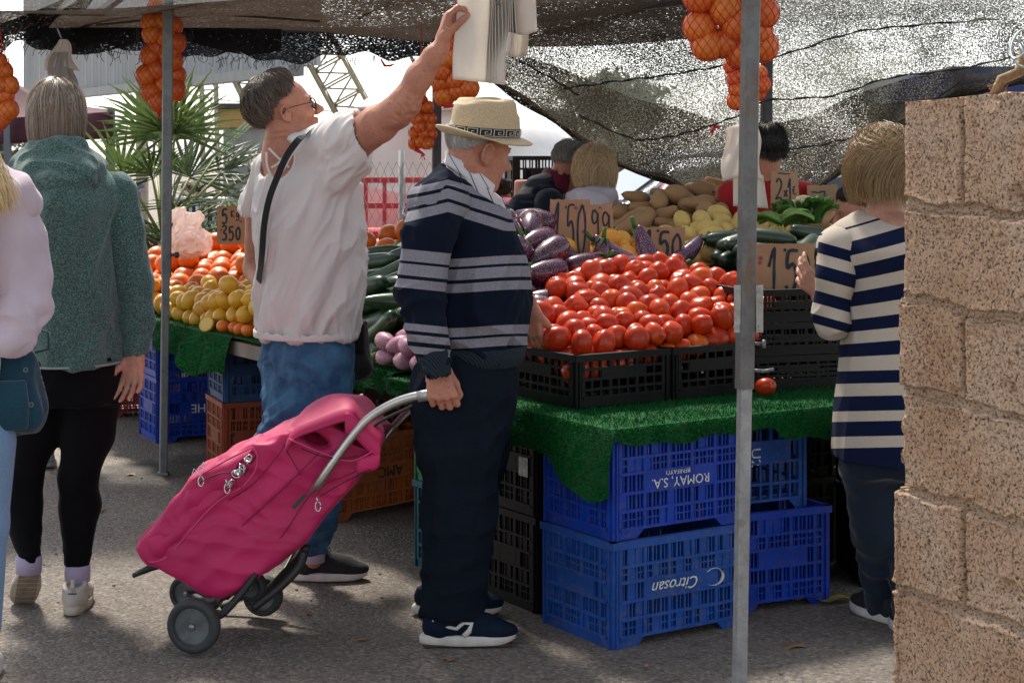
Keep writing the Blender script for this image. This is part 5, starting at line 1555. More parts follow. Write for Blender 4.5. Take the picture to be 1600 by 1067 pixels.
# cauliflower with leaves
cf = thing('cauliflower', 'cauliflower wrapped in bright green leaves on top of the cucumbers', 'cauliflower', P(1256, 345, 7.15))
m = MB()
for i in range(90):
 a, b = rng.uniform(0, 6.28), rng.uniform(-.2, 1.5); r = .055
 c = Vector((math.cos(a) * math.cos(b) * r, math.sin(a) * math.cos(b) * r, math.sin(b) * r + .04))
 m.lathe([(.002, -.011), (.010, -.006), (.013, 0), (.009, .008), (.002, .011)], 7, Matrix.Translation(c))
m.build('head', M('curd', (.55, .5, .30), .8, .2, 40), cf, smooth=True)
CL = M('cauli_leaf', (.06, .17, .03), .5, .35, 9, .4, 30, trans=.25); RIB = M('cauli_rib', (.30, .42, .16), .5)
for k in range(17):
 a = k * 2.4 + .3; out_ = .35 + .5 * rng.random(); L = rng.uniform(.09, .155); wd = L * .6
 m = MB(); rb = []
 def lf_(i, j):
  f = i; w = wd * math.sin(math.pi * min(1, f * .92 + .06)) ** .8
  rr = .05 + out_ * L * f ** 1.3; z = -.01 + L * math.sin(f * 1.9) * (1.05 - out_ * .7)
  sx = (j - .5) * w
  d = Vector((math.cos(a), math.sin(a), 0)); e = Vector((-math.sin(a), math.cos(a), 0))
  return d * (rr + .02 * math.cos(j * 6.28)) + e * sx + Vector((0, 0, z + .012 * math.sin(j * 18 + f * 9) * f))
 m.grid(lf_, 10, 8); lo = m.build('leaf', CL, cf, smooth=True)
 m = MB(); m.tube([lf_(f, .5) - Vector((0, 0, .002)) for f in np.linspace(0, .95, 8)], [.008, .007, .006, .005, .004, .003, .002, .001], 6); m.build('rib', RIB, lo, smooth=True)
# lettuce-like leaves on the cucumbers
lt = thing('lettuce', 'flat pale green leaf heap beside the cauliflower', 'lettuce', P(1222, 352, 6.95))
for k in range(8):
 m = MB(); a = rng.uniform(-.5, 3.5)
 def l2(i, j, a=a):
  w = .07 * math.sin(math.pi * min(1, i * .9 + .08)); d = Vector((math.cos(a), math.sin(a) * .5, 0)); e = Vector((-math.sin(a), math.cos(a) * .5, 0))
  return d * (.13 * i) + e * ((j - .5) * 2 * w) + Vector((0, 0, .03 * math.sin(i * 3) + .012 * math.sin(j * 16 + a) + .004 * k))
 m.grid(l2, 9, 9); m.build('leaf', M('lettuce_leaf', (.20, .36, .08), .5, .3, 12, trans=.25), lt, smooth=True)
# boards under the heaps (slanted so the goods face the buyer)
def slant(label, s0, s1, t0, t1, hf, dz):
 root = W((s0 + s1) / 2, (t0 + t1) / 2, TOP)
 t = thing('display_board', label, 'board', root)
 m = MB(); m.grid(lambda a, b: W(s0 + (s1 - s0) * a, t0 + (t1 - t0) * b, float(hf(np.float64(s0 + (s1 - s0) * a), np.float64(t0 + (t1 - t0) * b))) + dz) - root, 12, 12, .012, Vector((0, 0, -1)))
 m.build('board', M('board_dark', (.06, .045, .03), .9), t)
 for a, b in ((0.03, .03), (.97, .03), (.03, .97), (.97, .97)):
  s_, t_ = s0 + (s1 - s0) * a, t0 + (t1 - t0) * b
  zz = float(hf(np.float64(s_), np.float64(t_))) + dz - .014
  if zz > TOP + .02:
   m = MB(); m.box(W(s_, t_, (zz + TOP + .012) / 2) - root, (.03, .03, zz - TOP - .012)); m.build('leg', WOOD, t)
slant('slanted board under the tomato heap', .17, 1.05, .52, 1.3, h_tom, -.012)
slant('slanted board under the aubergines', .34, .62, 1.26, 1.50, h_aub, -.012)
slant('slanted board under the courgettes and pale aubergines', .12, .9, 1.36, 2.28, h_zuc, -.012)
slant('slanted board under the oranges and lemons', .14, 1.18, 2.36, 5.1, h_wing, -.012)
slant('slanted board under the yellowish oranges', .86, 1.30, 1.31, 1.66, h_mid, -.012)
slant('slanted board under the potatoes', 1.42, 2.05, 1.18, 1.76, h_pot, -.012)
slant('slanted board under the squash heap', 1.72, 2.8, 1.81, 2.35, h_but, -.014)
slant('board under the cucumbers', 1.36, 1.98, .78, 1.26, h_cuc, -.012)
# ---------------- price signs ----------------
CARD = None
def card_mat():
 t = NT('cardboard'); v = t.coord()
 c = t.ramp(t.noise(v, 7, 4), [(.3, (.36, .21, .12)), (.7, (.46, .29, .17))])
 w = t.n.new('ShaderNodeTexWave'); w.inputs['Scale'].default_value = 60; w.inputs['Distortion'].default_value = 1.5; t.l(v, w.inputs[0])
 c = t.mix(t.math('MULTIPLY', w.outputs[1], .12), c, (.2, .12, .07)); t.base(c); t.b.inputs['Roughness'].default_value = .9
 t.bump(w.outputs[1], .15, .002); return t.m
CARD = card_mat(); INK = M('marker_ink', (.012, .02, .035), .6, .1); INKR = M('marker_red', (.30, .03, .05), .6, .1)
DIG = {  # strokes in a unit box x 0..1, y 0..1
 '1': [[(.05, .55), (.55, 1), (.5, .5), (.45, 0)]],
 "'": [[(.5, 1.05), (.42, .85)]],
 '5': [[(.95, .98), (.3, .95), (.22, .55), (.6, .66), (.85, .4), (.7, .08), (.3, .0), (.12, .12)]],
 '0': [[(.5, 1), (.15, .75), (.12, .3), (.4, .0), (.78, .2), (.85, .7), (.6, .98), (.45, 1)]],
 '9': [[(.8, .85), (.4, 1), (.12, .78), (.3, .55), (.7, .65), (.82, .9), (.8, .5), (.78, 0)]],
 '3': [[(.1, .9), (.55, 1), (.85, .82), (.4, .55), (.85, .35), (.6, .02), (.1, .08)]],
 'K': [[(.15, 1), (.15, 0)], [(.8, .95), (.2, .5), (.8, 0)]],
 'g': [[(.8, .6), (.4, .7), (.15, .4), (.5, .2), (.8, .6), (.8, -.1), (.4, -.3), (.15, -.1)]],
 '2': [[(.1, .8), (.4, 1), (.8, .8), (.6, .4), (.1, .0), (.5, .06), (.9, .0)]],
 'x': [[(.1, .55), (.8, 0)], [(.8, .6), (.1, 0)]],
 'e': [[(.8, .9), (.4, 1), (.15, .6), (.2, .2), (.5, 0), (.85, .15)], [(.0, .6), (.6, .62)], [(.0, .4), (.55, .42)]],
 '7': [[(.1, 1), (.85, 1), (.5, .5), (.35, 0)]],
 '~': [[(0, .5), (.3, .6), (.6, .4), (1, .55)]],
 '/': [[(.2, 0), (.8, 1)]],
}
def smooth_path(p, n=5):
 out = []
 pts = [np.array(q, float) for q in p]
 if len(pts) < 3: return [tuple(q) for q in pts]
 for i in range(len(pts) - 1):
  a, b, c, d = pts[max(0, i - 1)], pts[i], pts[i + 1], pts[min(len(pts) - 1, i + 2)]
  for k in range(n):
   f = k / n
   out.append(tuple(.5 * (2 * b + (c - a) * f + (2 * a - 5 * b + 4 * c - d) * f * f + (3 * b - a - 3 * c + d) * f ** 3)))
 out.append(tuple(pts[-1])); return out
def sign(label, c, w, h, rz, glyphs, tilt=-.15, roll=0.0, stars=(), seed=0, fold=.0, name='price_sign'):
 """c: world centre of the bottom edge. glyphs: (char, x, y, w, h, pen) in metres from the lower left corner"""
 t = thing(name, label, 'price sign', c, rz); t.rotation_euler = (tilt, roll, rz)
 r = random.Random(seed)
 n = 14; out = []
 def edge(x0, y0, x1, y1, am):
  for i in range(n):
   f = i / n; out.append((x0 + (x1 - x0) * f + r.uniform(-am, am), y0 + (y1 - y0) * f + r.uniform(-am, am)))
 edge(-w / 2, 0, w / 2, 0, .001); edge(w / 2, 0, w / 2 * .98, h, .0018); edge(w / 2 * .98, h, -w / 2, h * .98, .0022); edge(-w / 2, h * .98, -w / 2, 0, .0018)
 bend = lambda x, z: .02 * math.sin(x / w * 2.4 + seed) * (z / h) + fold * max(0, z / h - .75)
 m = MB(); k = len(out)
 fr = [Vector((x, bend(x, z), z)) for x, z in out]; bk = [v + Vector((0, .005, 0)) for v in fr]
 cz = h / 2; cf_ = Vector((0, bend(0, cz), cz));
 vs = fr + bk + [cf_, cf_ + Vector((0, .005, 0))]
 fs = [(i, (i + 1) % k, 2 * k) for i in range(k)] + [(k + (i + 1) % k, k + i, 2 * k + 1) for i in range(k)] + [((i + 1) % k, i, k + i, k + (i + 1) % k) for i in range(k)]
 m.add(vs, fs); m.build('card', CARD, t)
 m = MB()
 def planez(x, z):   # interpolate the fanned card surface closely: nearest rim direction blend
  # the card is a fan from its centre, so find the fan triangle that holds (x, z)
  for i in range(k):
   a, b = fr[i], fr[(i + 1) % k]
   x1, z1, x2, z2 = a.x, a.z - cz, b.x, b.z - cz
   det = x1 * z2 - x2 * z1
   if abs(det) < 1e-12: continue
   u_ = (x * z2 - (z - cz) * x2) / det; v_ = (x1 * (z - cz) - x * z1) / det
   if u_ >= -1e-6 and v_ >= -1e-6: return cf_.y * (1 - u_ - v_) + a.y * u_ + b.y * v_
  return 0
 def stroke(mb, pts, pen):
  P3 = [Vector((x, planez(x, z) - .0018, z)) for x, z in pts]
  vs = [];
  for i, p in enumerate(P3):
   d = P3[min(i + 1, len(P3) - 1)] - P3[max(i - 1, 0)]
   nn = Vector((-d.z, 0, d.x)); nn = nn.normalized() if nn.length > 1e-9 else Vector((1, 0, 0))
   ww = pen * .66 * r.uniform(.85, 1.1)
   vs += [p - nn * ww, p + nn * ww]
  fs = [(2 * i, 2 * i + 1, 2 * i + 3, 2 * i + 2) for i in range(len(P3) - 1)]
  mb.add(vs, fs)
 for (ch, x, y, gw, gh, pen) in glyphs:
  for st in DIG[ch]:
   stroke(m, [(-w / 2 + x + gw * a, y + gh * b) for a, b in smooth_path(st, 6)], pen)
 m.build('handwriting', INK, t)
 if stars:
  m = MB()
  for (x, y, q) in stars:
   for a in (0, 1.05, 2.1): stroke(m, [(-w / 2 + x - q * math.cos(a), y - q * math.sin(a)), (-w / 2 + x + q * math.cos(a), y + q * math.sin(a))], .0022)
  m.build('red_stars', INKR, t)
 return t
D1 = 6.62; u1 = D1 / FOC
sign("tall cardboard price sign reading 1'50 leaning in the aubergines", P(890, 410, D1), 64 * u1, 100 * u1, .0, [('1', .012, .03, .035, .20, .006), ("'", .052, .155, .02, .06, .005), ('5', .062, .035, .035, .19, .006), ('0', .104, .03, .038, .19, .006)], -.12, .02,
  [(.02, .17, .008), (.10, .21, .008), (.025, .12, .007), (.05, .10, .007), (.13, .12, .008), (.02, .06, .007), (.09, .08, .006), (.135, .19, .007)], 1)
D1 = 6.9; u1 = D1 / FOC
sign("cardboard price sign reading 99 standing behind the tall price sign", P(937, 402, D1), 46 * u1, 84 * u1, .06, [('9', .030, .07, .034, .12, .006), ("'", .062, .17, .012, .03, .005), ('9', .072, .06, .036, .12, .006)], -.1, -.02, [(.02, .07, .009), (.06, .06, .009), (.09, .09, .008)], 2)
D1 = 6.72; u1 = D1 / FOC
sign("small torn cardboard price sign reading 1'50 behind the highest tomatoes", P(1031, 416, D1), 76 * u1, 62 * u1, -.05, [('1', .03, .03, .04, .11, .008), ("'", .075, .09, .02, .05, .008), ('5', .085, .03, .045, .105, .009), ('0', .138, .025, .04, .10, .007)], -.12, .03, (), 3)
D1 = 6.0; u1 = D1 / FOC
sign("wide cardboard price sign reading 1'50 on the black crates right of the thick pole", P(1226, 462, D1), 96 * u1, 82 * u1, .08, [('1', .05, .02, .04, .145, .008), ("'", .098, .11, .02, .05, .008), ('5', .105, .018, .05, .14, .009), ('0', .158, .012, .04, .13, .007)], -.08, .0, [(.025, .13, .009), (.022, .115, .007)], 4)
D1 = 8.35; u1 = D1 / FOC
sign("cardboard price sign reading 5 Kg 350 standing in the oranges", P(361, 382, D1), 44 * u1, 60 * u1, .05, [('5', .022, .10, .03, .07, .007), ('K', .066, .13, .02, .035, .004), ('g', .09, .125, .018, .035, .004), ('3', .022, .02, .028, .07, .007), ('5', .056, .02, .026, .065, .007), ('0', .09, .022, .024, .06, .007)], -.1, 0, [(.115, .11, .008), (.02, .07, .006)], 5)
D1 = 7.7; u1 = D1 / FOC
sign("cardboard price sign reading 2 x 1 near the vendor in red", P(1227, 325, D1), 46 * u1, 58 * u1, .1, [('~', .03, .145, .06, .015, .004), ('2', .02, .04, .035, .09, .006), ('x', .058, .05, .022, .05, .006), ('1', .078, .04, .022, .09, .006), ('e', .10, .06, .02, .035, .004)], -.08, 0, (), 6)
D1 = 6.9; u1 = D1 / FOC
sign("low cardboard price sign reading 07 partly hidden by the tall one", P(846, 400, D1), 30 * u1, 30 * u1, .1, [('0', .008, .02, .025, .04, .005), ('7', .04, .02, .025, .04, .005)], -.1, 0, (), 7)
D1 = 7.9; u1 = D1 / FOC
sign("dark folded paper sign at the right beside the cauliflower", P(1288, 330, D1), 50 * u1, 42 * u1, .2, [('7', .06, .03, .03, .06, .005), ('~', .02, .08, .05, .015, .005)], -.15, 0, (), 8)
# ---------------- people ----------------
PEOPLE_H = .0045
def skin(name, col, age=.3):
 t = NT(name); v = t.coord()
 n = t.noise(v, 16, 5, .7)
 c = t.mix(t.ramp(n, [(.32, 0.), (.68, 1.)]), (col[0] * .80, col[1] * .74, col[2] * .74), (min(1, col[0] * 1.10), col[1] * 1.08, col[2] * 1.05))
 c = t.mix(t.ramp(t.noise(v, 120, 3, .7), [(.55, 0.), (.72, .5 * age + .15)]), c, (col[0] * .55, col[1] * .42, col[2] * .36))
 t.base(c); t.b.inputs['Roughness'].default_value = .5; t.b.inputs['Specular IOR Level'].default_value = .4
 t.b.inputs['Subsurface Weight'].default_value = .15; t.b.inputs['Subsurface Scale'].default_value = .008; t.b.inputs['Subsurface Radius'].default_value = (1, .35, .2)
 t.bump(t.math('ADD', t.noise(v, 160, 3, .7), t.math('MULTIPLY', t.noise(v, 45, 3), .8)), .6, .003)
 return t.m
SKIN_OLD = skin('skin_old', (.50, .225, .15), 1); SKIN_TAN = skin('skin_tan', (.52, .245, .165), .9); SKIN_PALE = skin('skin_pale', (.55, .30, .22), .4)
class Head:
 """local frame: x forward, y left, z up; origin between the ears"""
 def __init__(s, c, fwd, up, k=1.0):
  f = Vector(fwd).normalized(); u = Vector(up); l = u.cross(f).normalized(); u = f.cross(l).normalized()
  s.c = Vector(c); s.R = Matrix((f, l, u)).transposed(); s.k = k
 def w(s, x, y, z): return s.c + s.R @ Vector((x, y, z)) * s.k
 def add(s, F, neck, nr=.056, female=False, old=False, face=True):
  k = s.k
  def E(x, y, z, a, b, c, kk=.02, sub=False): F.ell(s.w(x, y, z), (a * k, b * k, c * k), s.R, kk, sub)
  def C(p, q, r1, r2, kk=.01, sub=False): F.cone(s.w(*p), s.w(*q), r1 * k, r2 * k, kk, sub)
  F.cone(s.w(-.025, 0, -.045), neck, nr, nr * 1.12, .03)
  E(-.012, 0, .045, .098, .077, .088)
  E(.035, 0, .02, .062, .064, .075)
  E(.03, 0, -.045, .058 , .058 if old else .049, .058, .03)
  if face:
   E(.072, 0, -.088, .021, .024, .018, .02)
   C((.090, 0, .020), (.124, 0, -.021), .009, .0125 + .002 * old, .012)
   for y in (-.012, .012): E(.109, y, -.028, .013, .010, .009, .008)
   for y in (-1, 1):
    C((.083, .045 * y, .024), (.092, .010 * y, .027), .010, .010, .014)
    E(.066, .040 * y, -.022, .028, .022, .026, .02)
    E(.094, .031 * y, .008, .013, .016, .011, .012, True)
    E(.083, .031 * y, .008, .0135, .0135, .0125, .004)
   E(.095, 0, -.050, .012, .024, .008, .008)
   E(.091, 0, -.064, .012, .019, .009, .008)
   C((.111, -.020, -.0568), (.111, .020, -.0568), .0028, .0028, .003, True)
   for y in (-1, 1): C((.098, .020 * y, -.030), (.086, .032 * y, -.058), .0035, .003, .008, True)
   if old:
    E(.045, 0, -.085, .045, .042, .022, .03)
    for y in (-1, 1): C((.06, .046 * y, -.055), (.045, .045 * y, -.09), .016, .014, .02)
  for y in (-1, 1):
   g = 1.18 if old else 1.0
   pts = []
   for i in range(8):
    a = 1.9 - i * .62
    pts.append(s.w(-.004 + .015 * g * math.cos(a + 2.2) - (.004), y * (.079 + .006 * (math.sin(a + 2.2) > 0)), -.002 + .027 * g * math.sin(a + 2.2)))
   F.chain(pts, [.0045 * k * g] * 8, .004)
   E(-.004, .075 * y, -.004, .013 * g, .006, .024 * g, .006)
   E(-.002, .074 * y, -.028 * g, .009, .007, .009, .008)
   E(.002, .086 * y, -.002, .007, .006, .010, .004, True)
  return s
def arm(F, pts, rs, k=.02): F.chain(pts, rs, k)
def hand(F, wrist, d, n, side, curls=(.5, .5, .5, .5), k=1.0, spread=.12, thumb=(.7, .5), tc=.4):
 """d: towards the fingers, n: palm normal, side: towards the thumb"""
 d = Vector(d).normalized(); n = Vector(n); n = (n - d * n.dot(d)).normalized(); sd = Vector(side); sd = (sd - d * sd.dot(d) - n * sd.dot(n)).normalized()
 w = Vector(wrist)
 kn = []
 for i in range(4):
  o = (.030 - .0205 * i) * k
  b = w + sd * o + d * ((.088, .090, .086, .078)[i] * k)
  kn.append(b)
  F.cone(w + sd * (o * .55) + d * .012 * k, b, .015 * k, .0115 * k, .008, sq=None)
 F.cone(w - d * .02 * k, w + d * .02 * k, .024 * k, .026 * k, .02, sq=((n.x, n.y, n.z), .72))
 L = (.072, .080, .075, .058)
 for i in range(4):
  a = 0.0; p = kn[i]; dd = (d + sd * spread * (1.2 - .85 * i)).normalized(); c = curls[i]
  pts = [p]; rs = [.0100 * k, .0092 * k, .0082 * k, .0068 * k]
  for j, fr in enumerate((.46, .30, .24)):
   a += c * (.9, 1.1, .8)[j]
   q = dd * math.cos(a) + n * math.sin(a)
   p = p + q * (L[i] * k * fr); pts.append(p)
  F.chain(pts, rs, .0035)
 b = w + sd * .024 * k + d * .022 * k; td = (sd * thumb[0] + d * (1 - thumb[0] * .4) + n * thumb[1]).normalized()
 p1 = b + td * .042 * k; td2 = (td + d * tc + n * tc * .6).normalized(); p2 = p1 + td2 * .034 * k; p3 = p2 + (td2 + n * tc * .5).normalized() * .026 * k
 F.cone(w + sd * .012 * k + d * .01 * k, b, .017 * k, .017 * k, .01)
 F.chain([b, p1, p2, p3], [.0155 * k, .0125 * k, .0105 * k, .0082 * k], .006)
 return kn
def rows_px(D, ang, rows):
 """rows: (py, px left, px right, lateral/forward ratio[, depth shift])"""
 out = []; c, s = math.cos(ang), math.sin(ang)
 for r in rows:
  py, L, R_, q = r[:4]; dd = r[4] if len(r) > 4 else 0
  hw = (R_ - L) / 2 * D / FOC; a = hw / math.sqrt(c * c + (q * s) ** 2)
  p = P((L + R_) / 2, py, D)
  out.append((p.z, p.x, p.y + dd, a, q * a))
 return out
def folds(v, N, specs):
 d = np.zeros(len(v))
 for (direction, freq, lowf, amp, seed, mask) in specs:
  a = np.array(Vector(direction).normalized()); b = np.array(Vector(direction).orthogonal().normalized()); c = np.cross(a, b)
  q = np.stack([v @ a * lowf, v @ b * freq, v @ c * freq], 1)
  q[:, 1] += vnoise(v * lowf * 1.7, seed + 50) * .8
  n = vnoise(q, seed)
  r = 1 - np.abs(n) * 2
  m = 1.0 if mask is None else mask(v)
  d += (r - .45) * amp * m
 return v + N * d[:, None]
def cloth(name, F, mat, parent, specs=(), attrs=None, sm=2, cuts=()):
 for (p, n) in cuts: F.cut(p, n)
 v, q = F.mesh()
 v = smooth_v(v, q, sm)
 N = normals(v, q)
 if specs: v = folds(v, N, specs)
 at = {k: f(v) for k, f in (attrs or {}).items()}
 me = np_mesh(name, v - np.array(parent.location), q, at)
 return link(name, me, mat, parent)
def proj(v):
 px = 800 + v[:, 0] / v[:, 1] * FOC; py = HOR + (EYE - v[:, 2]) / v[:, 1] * FOC
 return px, py
def body(parent, F, mat, sm=1, specs=()):
 v, q = F.mesh(); v = smooth_v(v, q, sm, .4)
 if specs: v = folds(v, normals(v, q), specs)
 return link('body', np_mesh('body', v - np.array(parent.location), q), mat, parent)
def fabric(name, col, col2=None, scale=220., mix=.3, rough=.9, bump=.3, sheen=.2, knit=None, trans=0.0, wear=.1):
 t = NT(name); v = t.coord()
 c = t.mix(t.ramp(t.noise(v, 6, 3), [(.3, 0.), (.7, 1.)]), tuple(x * (1 - wear) for x in col), tuple(min(1, x * (1 + wear)) for x in col))
 if col2:
  c = t.mix(t.math('MULTIPLY', t.ramp(t.noise(v, scale, 2, .7), [(.42, 0.), (.58, 1.)]), mix), c, col2)
 t.base(c); t.b.inputs['Roughness'].default_value = rough; t.b.inputs['Specular IOR Level'].default_value = .2
 t.b.inputs['Sheen Weight'].default_value = sheen
 if bump: t.bump(t.noise(v, scale * 1.3, 2, .7), bump, .0015)
 if trans:
  tr = t.n.new('ShaderNodeBsdfTranslucent'); t.l(c, tr.inputs[0]); mx = t.n.new('ShaderNodeMixShader'); mx.inputs[0].default_value = trans
  t.l(t.b.outputs[0], mx.inputs[1]); t.l(tr.outputs[0], mx.inputs[2]); t.l(mx.outputs[0], t.out.inputs[0])
 return t.m
def striped(name, bands, lo, hi, base, stripe, scale=260., mottle=.25, stripe2=None):
 t = NT(name); v = t.coord()
 a = t.math('DIVIDE', t.math('SUBTRACT', t.attr('sv'), lo), hi - lo)
 a = t.math('ADD', a, t.math('MULTIPLY', t.math('SUBTRACT', t.noise(v, 400, 1), .5), .002))
 st = [(0, 0.0)]
 for x0, x1 in bands: st += [((x0 - lo) / (hi - lo), 1.0), ((x1 - lo) / (hi - lo), 0.0)]
 f = t.ramp(a, st, 'CONSTANT')
 n = t.ramp(t.noise(v, scale, 2, .7), [(.4, 0.), (.6, 1.)])
 s2 = t.mix(n, stripe, tuple(x * (1 - mottle) for x in stripe)); b2 = t.mix(n, base, tuple(x * (1 + mottle * .6) for x in base))
 t.base(t.mix(f, b2, s2)); t.b.inputs['Roughness'].default_value = .95; t.b.inputs['Specular IOR Level'].default_value = .12; t.b.inputs['Sheen Weight'].default_value = .02
 w = t.n.new('ShaderNodeTexWave'); w.inputs['Scale'].default_value = 130; w.inputs['Distortion'].default_value = .5; t.l(v, w.inputs[0]); w.bands_direction = 'Z'
 t.bump(t.math('ADD', t.noise(v, 320, 2), t.math('MULTIPLY', w.outputs[1], .5)), .3, .0015)
 return t.m
def hair_mat(name, c1, c2, rough=.38):
 t = NT(name)
 r = t.attr('hr')
 t.base(t.mix(r, c1, c2)); t.b.inputs['Roughness'].default_value = rough; t.b.inputs['Specular IOR Level'].default_value = .5
 return t.m
def hair(parent, H, mat, n, phi_max, thick=.012, drop=None, p_min=0.0, crown=(-.03, 0, .12), rad=(.104, .083, .094), cen=(-.012, 0, .045), r=.0011, jit=.10, wave=0.0, lift=.006, cap=True, seg=7, part_y=0.0, frizz=.0, span=(.5, 1.1)):
 """strands combed from the crown; phi_max(az) = how far down they reach (az 0 = forehead, pi = nape)"""
 V_, F_, HR = [], [], []
 cr = Vector(crown).normalized() if True else None
 zc = (Vector(crown) - Vector(cen)).normalized()
 xc = Vector((1, 0, 0)); xc = (xc - zc * xc.dot(zc)).normalized(); yc = zc.cross(xc)
 def surf(az, phi, out):
  d = zc * math.cos(phi) + (xc * math.cos(az) + yc * math.sin(az)) * math.sin(phi)
  e = 1 / math.sqrt((d.x / rad[0]) ** 2 + (d.y / rad[1]) ** 2 + (d.z / rad[2]) ** 2)
  return Vector(cen) + d * (e + out)
 for i in range(int(n * 1.25)):
  az = rng.uniform(-math.pi, math.pi); pm = phi_max(az)
  p0 = max(p_min, pm * math.sqrt(rng.random()) * .92 if i % 3 else pm * rng.uniform(.6, .95))
  p1 = min(pm * rng.uniform(.93, 1.06), p0 + rng.uniform(*span))
  if drop and (i % 4 or p0 > pm * .5): p1 = pm
  o = thick * rng.uniform(.15, 1.0) ** .7 * (1.35 if i % 23 == 0 else 1) + .003 * math.sin(az * 9 + p0 * 4); azj = az + rng.normal(0, jit) + .10 * math.sin(az * 7 + 1); hr = rng.random(); pts = []
  ph = rng.uniform(0, 6.3)
  for j in range(seg):
   f = j / (seg - 1); phi = p0 + (p1 - p0) * f; a_ = az + (azj - az) * f + wave * math.sin(f * 5 + ph)
   tk = 1 if drop else 1 - .85 * min(1, phi / pm) ** 4
   pts.append(surf(a_, phi, o * tk + (lift * tk if not drop else 0) * math.sin(f * 3.1) + frizz * rng.normal()))
  if drop:
   dl = drop(az) * rng.uniform(.70, 1.10)
   if dl > 0 and p1 == pm:
    e = pts[-1]; pr = pts[-2]; d = (e - pr).normalized(); iw = Vector((e.x + .01, e.y, 0)).normalized()
    for j in range(1, 6):
     f = j / 5; d = (d + Vector((0, 0, -1.2)) * (.3 + f) - iw * .32 * f * f).normalized()
     e = e + d * (dl / 5) + Vector((wave * .03 * math.sin(f * 6 + ph), wave * .03 * math.cos(f * 5 + ph), 0)); pts.append(e)
  m = len(pts); b = len(V_)
  for j, p in enumerate(pts):
   q = pts[min(j + 1, m - 1)] - pts[max(j - 1, 0)]; q.normalize()
   x = q.cross(Vector((.3, .5, .81))); x.normalize(); y = q.cross(x)
   rr = r * .78 * (1 - .7 * (j / (m - 1)) ** 2)
   for kk in range(3):
    a = kk * 2.094; V_.append(tuple(H.w(*(p + x * math.cos(a) * rr + y * math.sin(a) * rr)) - parent.location)); HR.append(hr)
  for j in range(m - 1):
   for kk in range(3):
    k2 = (kk + 1) % 3; F_.append((b + j * 3 + kk, b + j * 3 + k2, b + (j + 1) * 3 + k2, b + (j + 1) * 3 + kk))
 if cap:   # scalp layer under the strands
  b = len(V_); na, npn = 48, 16
  for i in range(npn + 1):
   for j in range(na):
    az = -math.pi + 2 * math.pi * j / na
    V_.append(tuple(H.w(*surf(az, phi_max(az) * (.985 if drop else .96) * i / npn, thick * .25 * (1 - .5 * (i / npn) ** 3))) - parent.location)); HR.append(.1 + .5 * rng.random())
  for i in range(npn):
   for j in range(na):
    F_.append((b + i * na + j, b + i * na + (j + 1) % na, b + (i + 1) * na + (j + 1) % na, b + (i + 1) * na + j)[::-1])
  if drop:
   b2_ = len(V_) - na
   for i in range(1, 5):
    for j in range(na):
     az = -math.pi + 2 * math.pi * j / na; e = surf(az, phi_max(az) * .985, thick * .1)
     V_.append(tuple(H.w(e.x * (1 - .03 * i), e.y * (1 - .03 * i), e.z - drop(az) * .8 * i / 4) - parent.location)); HR.append(.1 + .5 * rng.random())
   for i in range(4):
    for j in range(na):
     F_.append((b2_ + i * na + j, b2_ + i * na + (j + 1) % na, b2_ + (i + 1) * na + (j + 1) % na, b2_ + (i + 1) * na + j)[::-1])
 me = bpy.data.meshes.new('hair'); me.from_pydata(V_, [], F_); me.polygons.foreach_set('use_smooth', [True] * len(F_)); me.update()
 a = me.attributes.new('hr', 'FLOAT', 'POINT'); a.data.foreach_set('value', HR)
 return link('hair', me, mat, parent)
SHOES = {}
